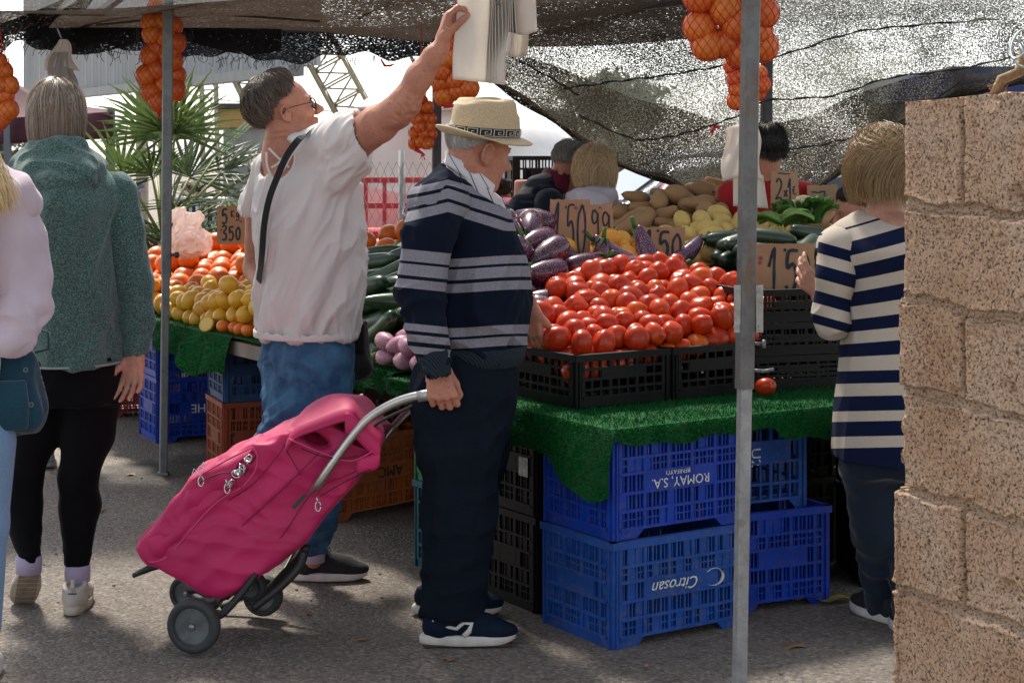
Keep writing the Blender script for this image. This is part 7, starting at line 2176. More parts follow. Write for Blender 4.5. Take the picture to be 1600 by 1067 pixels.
m = MB(); m.grid(lambda a, b: Vector((-.05 + .1 * a, -.058 + .01 * math.sin(a * 3), .10 - .11 * b)), 8, 6, .004, Vector((0, -1, 0))); m.build('flap', bpy.data.materials['bag_black'], bg_, smooth=True)
# ======== the walker in the green hoodie ========
def hoodie_woman():
 th = R(98); D = 5.5
 rt = person('person with short ash blonde hair in a marled green hoodie and black leggings walking away', setz(P(105, 600, D), 0))
 H = Head(P(88, 190, D), (-.12, .99, .0), (0, .05, 1), .93)
 F = field_px(-60, 260, 130, 960, 4.95, 6.1, .005)
 F.stack(rows_px(D, th, [(600, 35, 185, .8), (555, 40, 180, .8), (450, 45, 175, .75), (350, 40, 175, .7), (290, 50, 165, .65), (250, 75, 115, .8)][::1]), th, .03)
 F.f *= 1
 H.add(F, P(92, 262, D), .052)
 F.chain([P(178, 305, D), P(210, 440, D), P(214, 500, D), P(212, 548, D - .03)], [.045, .036, .03, .026], .02)
 hand(F, P(212, 552, D - .03), (-.12, -.1, -1), (-.2, -1, .1), (-1, .1, 0), (.28, .34, .38, .42), .98, .14, (.5, .6), .3)
 F.chain([P(12, 305, D), P(-12, 435, D), P(-15, 548, D - .03)], [.045, .04, .029], .02)
 hand(F, P(-15, 552, D - .03), (.1, 0, -1), (.2, -1, 0), (1, 0, 0), (.3, .3, .3, .3), 1.0)
 for q4 in ([P(146, 640, D), P(122, 745, D), P(126, 790, D + .02), P(121, 895, 5.48)], [P(62, 640, D), P(35, 745, D - .03), P(34, 790, 5.46), P(45, 875, 5.38)]):
  F.chain(q4, [.06, .048, .048, .031], .02)
 body(rt, F, SKIN_PALE)
 hm = hair_mat('hair_ash_blonde', (.14, .10, .075), (.55, .46, .38), .35)
 hair(rt, H, hm, 4200, lambda az: 1.25 + .42 * (abs(az) / math.pi), .014, lambda az: .085 + .035 * (abs(az) > 1.2), crown=(-.02, 0, .13), r=.0013, jit=.07, lift=.010, span=(.7, 1.3))
 HO = NT('hoodie_marl'); v_ = HO.coord(); n_ = HO.noise(v_, 210, 2, .8); n3 = HO.noise(v_, 8, 3)
 c = HO.mix(HO.ramp(n_, [(.38, 0.), (.5, .35), (.64, 1.)]), (.008, .036, .034), (.15, .28, .255)); c = HO.mix(.25, c, HO.mix(n3, (.02, .07, .065), (.05, .125, .11)))
 HO.base(c); HO.b.inputs['Roughness'].default_value = .95; HO.b.inputs['Sheen Weight'].default_value = .3; HO.bump(n_, .5, .003)
 F = field_px(-50, 230, 200, 590, 4.9, 6.1, .005)
 F.stack(rows_px(D, th, [(566, 26, 194, .80), (540, 24, 192, .80), (480, 24, 188, .78), (420, 22, 186, .75), (360, 18, 186, .7), (310, 14, 186, .66), (280, 32, 172, .66), (255, 60, 140, .75)]), th, .03)
 F.cone(P(60, 280, D), P(14, 308, D), .07, .075, .05); F.cone(P(130, 280, D), P(176, 308, D), .07, .075, .05)
 vm = lambda z0, z1: (lambda v: np.clip((proj(v)[1] - z0) / (z1 - z0), 0, 1))
 cloth('hoodie', F, HO.m, rt, [((.2, 0, 1), 13, 2.2, .012, 11, None), ((1, 0, .5), 15, 3, .008, 12, vm(450, 550))])
 for pts, rs in (([P(176, 305, D), P(192, 360, D), P(210, 440, D), P(214, 500, D), P(212, 545, D - .02)], [.078, .068, .062, .058, .044]), ([P(14, 305, D), P(-2, 360, D), P(-14, 440, D), P(-16, 545, D)], [.078, .068, .062, .044])):
  F = field_px(min(0, -70) if pts[0].x < -1.5 else 130, 60 if pts[0].x < -1.5 else 270, 270, 590, 5.1, 5.9, .005)
  F.chain(pts, rs, .03); F.cone(pts[-1] + Vector((0, 0, -.0)), pts[-1] + Vector((0, 0, -.06)), .035, .036, .004, True)
  cloth('sleeve', F, HO.m, rt, [((1, 0, .3), 26, 5, .009, 13, vm(430, 520)), ((.1, 0, 1), 18, 4, .006, 14, None)])
 F = field_px(-10, 200, 195, 330, 5.0, 6.0, .0045)
 F.chain([P(38, 262, 5.50), P(60, 278, 5.37), P(92, 285, 5.32), P(126, 276, 5.36), P(146, 256, 5.48)], [.045, .055, .058, .055, .045], .05)
 F.chain([P(46, 244, 5.52), P(60, 234, 5.42), P(90, 228, 5.385), P(122, 233, 5.43), P(134, 246, 5.52)], [.026, .028, .028, .028, .026], .04)
 F.ell(P(92, 258, 5.41), (.115, .08, .062), None, .05)
 F.cone(P(88, 262, 5.51), P(88, 190, 5.51), .062, .085, .01, True)
 cloth('hood', F, HO.m, rt, [((1, 0, -.3), 22, 4, .009, 15, None)])
 TRM = M('trim_grey_green', (.25, .32, .28), .8)
 m = MB()
 def hem(i, j):
  rr = rows_px(D, th, [(564, 25.5, 194.5, .8)])[0]; a = i * 2 * math.pi; x = rr[3] * math.cos(a) * 1.01; y = rr[4] * math.sin(a) * 1.01
  return Vector((rr[1] + x * math.cos(th) - y * math.sin(th), rr[2] + x * math.sin(th) + y * math.cos(th), rr[0] + .0 + .007 * j)) - rt.location
 m.grid(hem, 60, 1); m.build('hem_trim', TRM, rt, smooth=True, solid=.004)
 strap('bag_strap', [P(101, 300, 5.325), P(90, 325, 5.318), P(76, 355, 5.318), P(63, 384, 5.325), P(40, 425, 5.335), P(10, 470, 5.39)], .030, .003, fabric('strap_teal', (.01, .11, .10)), rt)
 LG = M('leggings_black', (.003, .0035, .0045), .85, .3, 4, .2, 200, spec=.12, sheen=.03)
 F = field_px(-40, 230, 545, 900, 4.95, 6.0, .0055)
 F.stack(rows_px(D, th, [(552, 30, 188, .82), (590, 24, 190, .85), (625, 26, 188, .8)]), th, .03)
 F.chain([P(146, 620, D), P(138, 680, D), P(122, 745, D), P(126, 790, D + .02), P(121, 888, 5.48)], [.085, .082, .066, .068, .036], .03)
 F.chain([P(62, 620, D), P(50, 680, D), P(35, 745, D - .03), P(34, 790, 5.46), P(45, 868, 5.38)], [.085, .082, .066, .066, .036], .03)
 cloth('leggings', F, LG, rt, [((1, 0, .2), 30, 5, .004, 17, vm(820, 880)), ((.3, 0, 1), 12, 3, .005, 18, None)])
 UP = M('shoe_cream', (.50, .46, .41), .75, .15, 12, .4, 160); SO = M('shoe_sole_cream', (.42, .36, .29), .7, .25, 20)
 s1 = shoe(rt, setz(P(122, 940, 5.50), .003), R(96), .265, UP, SO)
 s2 = shoe(rt, P(42, 918, 5.46), R(112), .265, UP, SO, pitch=.72, roll=.1)
 for s_, c in ((s1, 0), (s2, 0)):
  m = MB(); m.tube([(-.122, 0, .07), (-.135, 0, .095), (-.125, 0, .12)], .007, 6, flat=.5); m.build('heel_tab', UP, s_)
  m = MB(); m.tube([(-.134, -.014, .074), (-.137, 0, .075), (-.134, .014, .074)], .0022, 4); m.build('mark', M('mark_dark', (.03, .04, .05), .6), s_)
  m = MB()
  for k in range(9):
   x = -.12 + k * .03; m.bb(x, x + .018, -.034, .034, -.003, .0006)
  m.build('tread', M('tread', (.25, .2, .15), .9, .3, 30), s_)
 for (p) in (P(121, 893, 5.48), P(45, 880, 5.385)):
  m = MB(); m.lathe([(.039, -.03), (.041, .0), (.0405, .022), (.036, .026)], 18, Matrix.Translation(p - rt.location)); m.build('sock', fabric('sock_violet', (.42, .36, .50)), rt, smooth=True)
 return rt
hoodie_woman()
# ======== the girl in the lilac sweatshirt, cut by the frame ========
def lilac():
 D = 4.75; th = R(80)
 rt = person('person with long blonde hair in a pale lilac sweatshirt, cut off by the picture edge', setz(P(-55, 600, D), 0))
 H = Head(P(-78, 180, D), (-.1, 1, 0), (0, 0, 1), 1.0)
 F = field_px(-200, 100, 90, 1060, 4.3, 5.3, .007)
 F.stack(rows_px(D, th, [(640, -125, 5, .75), (500, -120, 0, .75), (300, -130, 5, .6), (250, -80, -30, .8)]), th, .03)
 H.add(F, P(-50, 250, D), .05)
 F.chain([P(20, 320, D), P(34, 470, D), P(-20, 530, D - .05)], [.045, .04, .03], .02)
 hand(F, P(-24, 532, D - .05), (-.5, 0, -1), (0, -1, 0), (-1, 0, 0), (.5, .5, .5, .5))
 F.chain([P(-130, 320, D), P(-150, 480, D), P(-130, 590, D)], [.045, .04, .03], .02)
 hand(F, P(-130, 592, D), (0, 0, -1), (0, -1, 0), (1, 0, 0), (.4, .4, .4, .4))
 for (a, b, c) in ((P(-25, 650, D), P(-30, 820, D), P(-30, 985, D)), (P(-90, 650, D), P(-95, 820, D), P(-95, 985, D))): F.chain([a, b, c], [.07, .055, .04], .02)
 body(rt, F, SKIN_PALE)
 hair(rt, H, hair_mat('hair_golden', (.45, .29, .13), (.82, .64, .38), .35), 2600, lambda az: 1.3 + .35 * abs(az) / math.pi, .018, lambda az: .20, crown=(-.01, 0, .13), r=.0016, jit=.06, lift=.01, wave=.15)
 m = MB(); V_ = [];
 for i in range(420):   # locks falling over the shoulder
  x0 = rng.uniform(-80, -12); a = rng.uniform(0, 1)
  ln = rng.uniform(.75, 1.05)
  pts = [P(x0 + f * (22 + 26 * a) + 3 * math.sin(f * 7 + i), 215 + f * (118 + rng.normal(0, 3)) * ln, D - .17 - .03 * math.sin(f * 3) + .0 * i) - rt.location for f in np.linspace(0, 1, 7)]
  m.tube(pts, [.0014] * 6 + [.0004], 3, cap=False)
 o = m.build('hair_lock', bpy.data.materials['hair_golden'], rt, smooth=True)
 at = o.data.attributes.new('hr', 'FLOAT', 'POINT'); at.data.foreach_set('value', np.repeat(rng.random(420), 21).astype(np.float32))
 SW = fabric('sweat_lilac', (.56, .47, .54), (.5, .42, .5), 250, .3, .95, .25, .3)
 F = field_px(-210, 90, 225, 680, 4.2, 5.3, .006)
 F.stack(rows_px(D, th, [(625, -128, 8, .8), (560, -132, 8, .8), (450, -130, 4, .75), (350, -132, 6, .7), (300, -125, 8, .65), (265, -90, -20, .8)]), th, .03)
 F.cone(P(-20, 290, D), P(18, 315, D), .07, .082, .05); F.cone(P(-95, 290, D), P(-128, 315, D), .07, .082, .05)
 F.chain([P(-130, 315, D), P(-152, 470, D), P(-132, 580, D)], [.082, .078, .045], .03)
 cloth('sweatshirt', F, SW, rt, [((.2, 0, 1), 14, 2, .012, 21, None)])
 F = field_px(-30, 110, 280, 570, 4.3, 5.2, .005)
 F.chain([P(14, 318, D), P(26, 370, D), P(34, 430, D), P(36, 480, D - .02), P(22, 522, D - .05), P(-2, 530, D - .06)], [.080, .076, .074, .066, .046, .04], .04)
 cloth('sleeve', F, SW, rt, [((.7, 0, .7), 18, 3, .014, 22, lambda v: np.clip((proj(v)[1] - 380) / 80, 0, 1)), ((.1, 0, 1), 14, 3, .010, 23, None), ((1, 0, -.5), 24, 4, .008, 24, lambda v: np.clip((proj(v)[1] - 450) / 40, 0, 1))])
 F = field_px(-180, 60, 600, 1010, 4.3, 5.3, .007)
 F.stack(rows_px(D, th, [(612, -124, 4, .8), (660, -126, 6, .85), (700, -120, 0, .8)]), th, .03)
 F.chain([P(-24, 690, D), P(-28, 820, D), P(-30, 980, D)], [.085, .07, .055], .03); F.chain([P(-92, 690, D), P(-94, 820, D), P(-95, 980, D)], [.085, .07, .055], .03)
 cloth('jeans', F, fabric('denim_light', (.16, .28, .45), (.3, .42, .58), 200, .3), rt)
 wt = M('shoe_plain_white', (.6, .6, .58), .6)
 for x in (-30, -95): shoe(rt, setz(P(x, 1000, D - .02), .002), R(88), .25, wt, wt)
 bg2 = thing('backpack', 'dark teal backpack held low beside the lilac sweatshirt', 'bag', P(20, 600, D + .06))
 F = Field((-.14, -.12, -.17), (.14, .12, .17), .005)
 F.stack([(-.135, 0.0, 0, .066, .065), (-.12, 0, 0, .078, .075), (0, .0, 0, .076, .075), (.10, -.012, 0, .062, .06), (.14, -.02, 0, .045, .045)], .3, 0, 3.2)
 v, q = F.mesh(); v = smooth_v(v, q, 2); v = folds(v, normals(v, q), [((0.2, 0, 1), 14, 4, .010, 3, None), ((1, 0, 0), 20, 5, .006, 4, None)])
 TL = fabric('bag_teal', (.008, .045, .075), (.02, .07, .10), 200, .4, .8, .3); link('pack', np_mesh('pack', v, q), TL, bg2)
 F = Field((-.1, -.14, -.13), (.12, .02, .05), .005); F.stack([(-.115, 0.01, -.068, .052, .03), (-.05, .01, -.078, .056, .034), (.02, .005, -.070, .05, .03)], .2, 0, 3.0)
 v, q = F.mesh(); v = smooth_v(v, q, 2); link('pocket', np_mesh('pocket', v, q), TL, bg2)
 m = MB(); m.tube([(.03, -.02, .13), (.075, -.02, .155), (.105, -.02, .145), (.105, -.02, .10), (.07, -.03, .09)], [.008, .008, .008, .008, .006], 6, flat=.4); m.build('strap_loop', TL, bg2, smooth=True)
 m = MB(); m.tube([(-.02, 0, .13), (-.05, 0, .22), (-.10, 0, .27)], .012, 6, flat=.4); m.build('strap', TL, bg2, smooth=True)
 m = MB()
 for (x, z) in ((.06, .05), (.075, -.045), (.05, -.09)): m.lathe([(.004, -.001), (.007, -.001), (.007, .001), (.004, .001)], 10, Matrix.Translation((x, -.085, z)) @ Matrix.Rotation(1.57, 4, 'X'), closed=True)
 m.build('zip_pull', GALV, bg2)
lilac()
# someone's calf and grey shoe beyond the leggings
lg = person('bare legged person walking behind the black leggings, mostly hidden', G(60, 725))
F = Field([-.35, -.2, 0], [.45, .3, 1.75], .009)
F.chain([(.045, 0, .10), (.04, .0, .40), (.0, .03, .85)], [.035, .05, .075], .03); F.chain([(.17, 0.05, .10), (.16, .05, .40), (.12, .05, .85)], [.035, .05, .075], .03)
F.stack([(.80, .08, .05, .13, .10), (1.1, .08, .05, .12, .09), (1.35, .08, .05, .15, .09), (1.43, .08, .05, .06, .06)], 0, .03); F.ell((.08, .05, 1.56), (.08, .09, .11), None, .01); F.cone((.08, .05, 1.4), (.08, .05, 1.5), .05, .05, .02)
F.chain([(.22, .05, 1.36), (.25, .05, 1.1), (.22, -.02, .9)], [.045, .04, .03], .02); F.chain([(-.06, .05, 1.36), (-.09, .05, 1.1), (-.08, 0, .9)], [.045, .04, .03], .02)
v, q = F.mesh(); link('body', np_mesh('body', v, q), SKIN_TAN, lg)
F = Field([-.3, -.2, .5], [.4, .3, 1.5], .009); F.stack([(.58, .08, .04, .17, .13), (.80, .08, .05, .145, .12), (1.1, .08, .05, .14, .11), (1.35, .08, .05, .17, .11), (1.42, .08, .05, .08, .08)], 0, .03)
v, q = F.mesh(); link('dress', np_mesh('dress', v, q), M('dress_dark', (.03, .03, .05), .9), lg)
gs = M('shoe_grey_mesh', (.20, .24, .26), .8, .3, 50, .5, 150)
shoe(lg, lg.location + Vector((.04, -.02, .002)), R(-75), .26, gs, M('shoe_grey_sole', (.3, .3, .3), .7)); shoe(lg, lg.location + Vector((.17, .05, .002)), R(-85), .26, gs, bpy.data.materials['shoe_grey_sole'])
# ======== the woman in the striped cardigan ========
def striped_woman():
 D = 5.3; th = R(112)
 rt = person('person with a blonde bob in a long striped cardigan beside the block wall', setz(P(1380, 600, D), 0))
 H = Head(P(1376, 265, D), (-.55, .83, -.05), (0, 0, 1), .93)
 F = field_px(1240, 1520, 195, 1000, 4.7, 5.8, .005)
 F.stack(rows_px(D, th, [(700, 1325, 1445, .8), (500, 1325, 1440, .75), (400, 1320, 1450, .65), (350, 1340, 1430, .6), (328, 1360, 1405, .8)]), th, .03)
 H.add(F, P(1380, 345, D), .048)
 F.chain([P(1312, 392, D), P(1302, 500, D), P(1285, 462, 5.55), P(1280, 452, 5.6)], [.045, .04, .03, .027], .02)
 F.cone(P(1302, 500, D), P(1284, 458, 5.56), .038, .027, .02)
 hand(F, P(1290, 462, 5.50), (-.55, .2, .50), (.3, .8, .5), (-.2, -.2, .9), (.35, .45, .55, .6), .98, .22, (.45, .5), .3)
 F.chain([P(1455, 392, D), P(1465, 500, D), P(1450, 600, D)], [.045, .04, .03], .02)
 hand(F, P(1450, 602, D), (0, 0, -1), (-1, 0, 0), (0, 1, 0), (.4, .4, .4, .4))
 for (a, b, c) in ((P(1360, 720, D), P(1368, 840, D), P(1376, 945, 5.35)), (P(1412, 720, D), P(1415, 840, D), P(1420, 960, 5.2))): F.chain([a, b, c], [.07, .055, .038], .02)
 body(rt, F, SKIN_PALE)
 hair(rt, H, hair_mat('hair_honey', (.20, .12, .05), (.52, .37, .20), .35), 4600, lambda az: 1.22 + .35 * abs(az) / math.pi, .018, lambda az: .165 + .02 * math.sin(az * 5), crown=(-.01, 0, .13), r=.0014, jit=.14, lift=.016, wave=.28, span=(.7, 1.3))
 navy, beige = (.006, .012, .045), (.50, .44, .37)
 bt = [(340, 343)] + [(364 - 0, 389)] + [(406 + 43 * k, 428 + 43 * k) for k in range(0, 7)] + [(700, 722)]
 bt = [(338, 342), (364, 387), (406, 428), (449, 471), (493, 513), (533, 555), (577, 598), (617, 640), (657, 680), (698, 760)]
 CM = striped('cardigan', bt, 300, 760, beige, navy, mottle=.15)
 sv = lambda v: proj(v)[1] - np.clip(1377 - proj(v)[0], -80, 90) * np.clip(.30 - (proj(v)[1] - 350) * .0012, .02, .3)
 F = field_px(1260, 1530, 310, 740, 4.65, 5.9, .005)
 F.stack(rows_px(D, th, [(717, 1304, 1465, .8), (640, 1308, 1460, .8), (560, 1314, 1455, .78), (480, 1318, 1452, .75), (420, 1312, 1458, .68), (385, 1306, 1462, .62), (360, 1325, 1440, .62), (342, 1350, 1415, .75)]), th, .03)
 F.cone(P(1345, 362, D), P(1312, 388, D), .06, .072, .05)
 F.cone(P(1415, 362, D), P(1455, 392, D), .06, .072, .05)
 vm = lambda z0, z1: (lambda v: np.clip((proj(v)[1] - z0) / (z1 - z0), 0, 1))
 cloth('cardigan', F, CM, rt, [((.1, 0, 1), 12, 2, .008, 31, None)], {'sv': sv})
 F = field_px(1240, 1380, 345, 540, 4.8, 5.8, .0045)
 F.chain([P(1314, 388, D - .02), P(1308, 430, D - .03), P(1303, 475, D), P(1302, 498, D)], [.070, .062, .058, .058], .03)
 F.chain([P(1302, 498, D), P(1292, 476, 5.47)], [.058, .045], .03)
 F.cone(P(1290, 466, 5.50), P(1284, 452, 5.58), .034, .034, .003, True)
 a0, a1 = np.array(P(1314, 375, D)), np.array(P(1303, 494, D))
 def sva(v):
  px, py = proj(v); return np.where(py < 999, py - (1300 - px) * .35 - 3, 0)
 cloth('sleeve', F, striped('cardigan_sleeve', [(386, 403), (422, 442), (462, 482), (500, 515)], 300, 760, beige, navy, mottle=.15), rt, [((1, 0, .2), 24, 5, .007, 32, vm(430, 500))], {'sv': lambda v: proj(v)[1] + (proj(v)[0] - 1310) * -.28})
 F = field_px(1420, 1530, 345, 620, 4.8, 5.8, .007); F.chain([P(1455, 390, D), P(1466, 500, D), P(1450, 590, D)], [.070, .058, .042], .03)
 cloth('sleeve', F, CM, rt, (), {'sv': sv})
 m = MB(); c = P(1274, 447, 5.6); m.lathe([(.0095, -.002), (.0108, 0), (.0095, .002), (.0088, 0)], 14, Matrix.Translation(c - rt.location) @ Matrix.Rotation(.9, 4, 'Y'), closed=True); m.build('ring', M('silver', (.7, .7, .7), .2, 0, metal=1), rt, smooth=True)
 F = field_px(1280, 1500, 690, 980, 4.8, 5.8, .007)
 F.stack(rows_px(D, th, [(700, 1318, 1452, .8), (740, 1322, 1450, .8)]), th, .03)
 F.chain([P(1358, 730, D), P(1368, 830, D), P(1376, 948, 5.35)], [.085, .07, .048], .04); F.chain([P(1415, 730, D), P(1416, 830, D), P(1420, 955, 5.2)], [.085, .07, .048], .04)
 cloth('jeans', F, fabric('denim_dark', (.006, .014, .028), (.014, .026, .045), 200, .3), rt, [((1, 0, .3), 20, 4, .007, 33, None)])
 KB = bpy.data.materials['knit_black']; SO = bpy.data.materials['sole_offwhite']
 shoe(rt, setz(P(1372, 968, 5.37), .002), R(115), .25, KB, SO, stripe=KB); shoe(rt, setz(P(1420, 985, 5.2), .002), R(95), .25, KB, SO, stripe=KB)
striped_woman()
# ======== the couple beyond the stall ========
def couple():
 D = 8.6; th = R(70)
 rt = person('grey haired man in a navy quilted vest bending over the produce, seen from behind', setz(P(850, 500, D), 0))
 H = Head(P(888, 262, D), (.75, .45, -.5), (.45, .1, .85), .95)
 F = field_px(760, 960, 215, 760, 8.1, 9.4, .008)
 F.stack([(.0 + z, P(848, 0, D).x, D + .1, a, b) for z, a, b in ((.85, .13, .11), (1.1, .15, .11), (1.3, .14, .11))], 0, .03)
 H.add(F, P(868, 292, D), .05, old=True)
 F.chain([P(822, 325, 8.5), P(815, 380, 8.4), P(850, 420, 8.3)], [.04, .035, .025], .02); F.chain([P(880, 310, 8.6), P(895, 370, 8.5), P(905, 420, 8.3)], [.05, .045, .03], .02)
 hand(F, P(905, 422, 8.3), (.3, 0, -1), (0, 1, 0), (-1, 0, 0), (.4,) * 4); hand(F, P(850, 422, 8.3), (.5, 0, -1), (0, 1, 0), (1, 0, 0), (.4,) * 4)
 bx_ = P(848, 0, D).x
 for s in (-.09, .09): F.chain([(bx_ + s, D + .1, .85), (bx_ + s, D + .1, .45), (bx_ + s, D + .1, .09)], [.08, .055, .04], .02)
 body(rt, F, SKIN_OLD)
 hair(rt, H, hair_mat('hair_grey', (.12, .115, .105), (.38, .36, .33)), 1800, lambda az: 1.25 + .85 * abs(az) / math.pi, .008, None, crown=(-.03, 0, .13), r=.0016, span=(.2, .5), frizz=.001)
 NV = NT('vest_navy'); v_ = NV.coord(); w = NV.n.new('ShaderNodeTexWave'); w.inputs['Scale'].default_value = 4.2; w.bands_direction = 'Z'; NV.l(v_, w.inputs[0])
 NV.base((.007, .014, .030)); NV.b.inputs['Roughness'].default_value = .6; NV.bump(w.outputs[1], .9, .03)
 F = field_px(770, 930, 250, 560, 8.0, 9.3, .008)
 F.stack(rows_px(D, th, [(520, 795, 905, .8), (450, 797, 903, .8), (390, 803, 898, .8), (340, 806, 892, .8), (305, 816, 885, .75), (280, 838, 884, .8), (268, 852, 882, .8)]), th, .03)
 F.cone(P(838, 292, 8.55), P(822, 322, 8.5), .06, .075, .05)
 cloth('vest', F, NV.m, rt, [((1, 0, .2), 12, 3, .008, 41, None)])
 F = field_px(780, 950, 280, 440, 8.0, 9.2, .008); F.chain([P(858, 318, 8.42), P(872, 375, 8.36), P(898, 410, 8.3)], [.072, .062, .045], .03); F.chain([P(816, 325, 8.5), P(812, 380, 8.4), P(845, 412, 8.3)], [.068, .058, .045], .03)
 cloth('sleeves', F, fabric('sleeve_navy', (.008, .014, .028)), rt, [((1, 0, .5), 16, 4, .009, 42, None)]).name = 'shirt_sleeve'
 F = field_px(830, 920, 255, 310, 8.2, 9, .006); F.cone(P(868, 284, 8.6), P(874, 272, 8.6), .085, .076, 0); F.cone(P(866, 290, 8.6), P(880, 255, 8.6), .066, .075, 0, True)
 cloth('collar', F, fabric('collar_maroon', (.14, .012, .035)), rt)
 F = field_px(780, 930, 480, 700, 8.2, 9.2, .01)
 for s in (-.09, .09): F.chain([(bx_ + s, D + .1, .85), (bx_ + s, D + .1, .45), (bx_ + s, D + .1, .09)], [.12, .085, .07], .03)
 cloth('trousers', F, fabric('trouser_black', (.01, .01, .012)), rt)
 sb = M('shoe_plain_black', (.02, .02, .02), .6)
 for s in (-.09, .09): shoe(rt, Vector((bx_ + s, D + .05, .002)), R(80), .28, sb, sb)
 # blonde woman
 D = 8.45
 rt = person('blonde shopper in a white hooded top and beige vest, seen from behind', setz(P(925, 500, D), 0))
 H = Head(P(927, 272, D), (-.5, .85, -.15), (.05, 0, 1), .95)
 F = field_px(830, 1020, 225, 760, 7.9, 9.0, .008); cx_ = P(925, 0, D).x
 F.stack([(z, cx_, D + .04, a, b) for z, a, b in ((.85, .13, .10), (1.1, .13, .10), (1.25, .12, .09))], 0, .03)
 H.add(F, P(925, 310, D), .046)
 F.chain([P(888, 330, D), P(880, 400, 8.35), P(890, 450, 8.2)], [.045, .04, .028], .02); F.chain([P(962, 330, D), P(968, 400, 8.35), P(955, 450, 8.2)], [.045, .04, .028], .02)
 hand(F, P(890, 452, 8.2), (.2, 0, -1), (0, 1, 0), (1, 0, 0), (.4,) * 4); hand(F, P(955, 452, 8.2), (-.2, 0, -1), (0, 1, 0), (-1, 0, 0), (.4,) * 4)
 for s in (-.08, .08): F.chain([(cx_ + s, D + .04, .85), (cx_ + s, D + .04, .45), (cx_ + s, D + .04, .09)], [.075, .05, .038], .02)
 body(rt, F, SKIN_PALE)
 hair(rt, H, hair_mat('hair_blonde', (.42, .28, .14), (.85, .66, .40)), 2600, lambda az: 1.3 + .35 * abs(az) / math.pi, .022, lambda az: .12, crown=(-.01, 0, .13), r=.0019, jit=.14, lift=.012, wave=.1)
 BV = fabric('vest_beige', (.46, .42, .36)); WH = fabric('hood_white', (.62, .58, .66))
 F = field_px(840, 1010, 290, 560, 7.9, 9, .008)
 F.stack(rows_px(D, R(90), [(540, 885, 965, .8), (450, 882, 966, .8), (390, 880, 965, .8), (340, 884, 962, .75), (318, 895, 955, .75), (302, 908, 945, .8)]), R(90), .03)
 cloth('vest', F, BV, rt, [((.2, 0, 1), 12, 3, .010, 43, None)])
 F = field_px(840, 1010, 280, 480, 7.9, 9, .007)
 for pts in ([P(892, 328, D), P(882, 370, 8.42), P(884, 420, 8.3)], [P(958, 328, D), P(968, 375, 8.42), P(962, 425, 8.3)]): F.chain(pts, [.062, .055, .045], .03)
 F.chain([P(895, 312, 8.42), P(915, 318, 8.32), P(935, 320, 8.3), P(952, 308, 8.4)], [.04, .05, .05, .04], .04); F.ell(P(928, 306, 8.38), (.10, .07, .05), None, .04)
 F.cone(P(926, 312, D), P(926, 270, D), .05, .08, .01, True)
 cloth('hooded_top', F, WH, rt, [((1, 0, -.4), 20, 4, .008, 44, None)])
 strap('bag_strap', [P(952, 318, 8.30), P(944, 330, 8.27), P(930, 352, 8.27), P(912, 378, 8.27)], .035, .003, fabric('strap_beige', (.30, .25, .19)), rt)
 F = field_px(860, 1000, 480, 700, 8, 9, .01)
 for s in (-.08, .08): F.chain([(cx_ + s, D + .04, .85), (cx_ + s, D + .04, .45), (cx_ + s, D + .04, .09)], [.11, .075, .06], .03)
 cloth('trousers', F, fabric('trouser_grey', (.05, .05, .06)), rt)
 for s in (-.08, .08): shoe(rt, Vector((cx_ + s, D, .002)), R(90), .25, sb, sb)
couple()
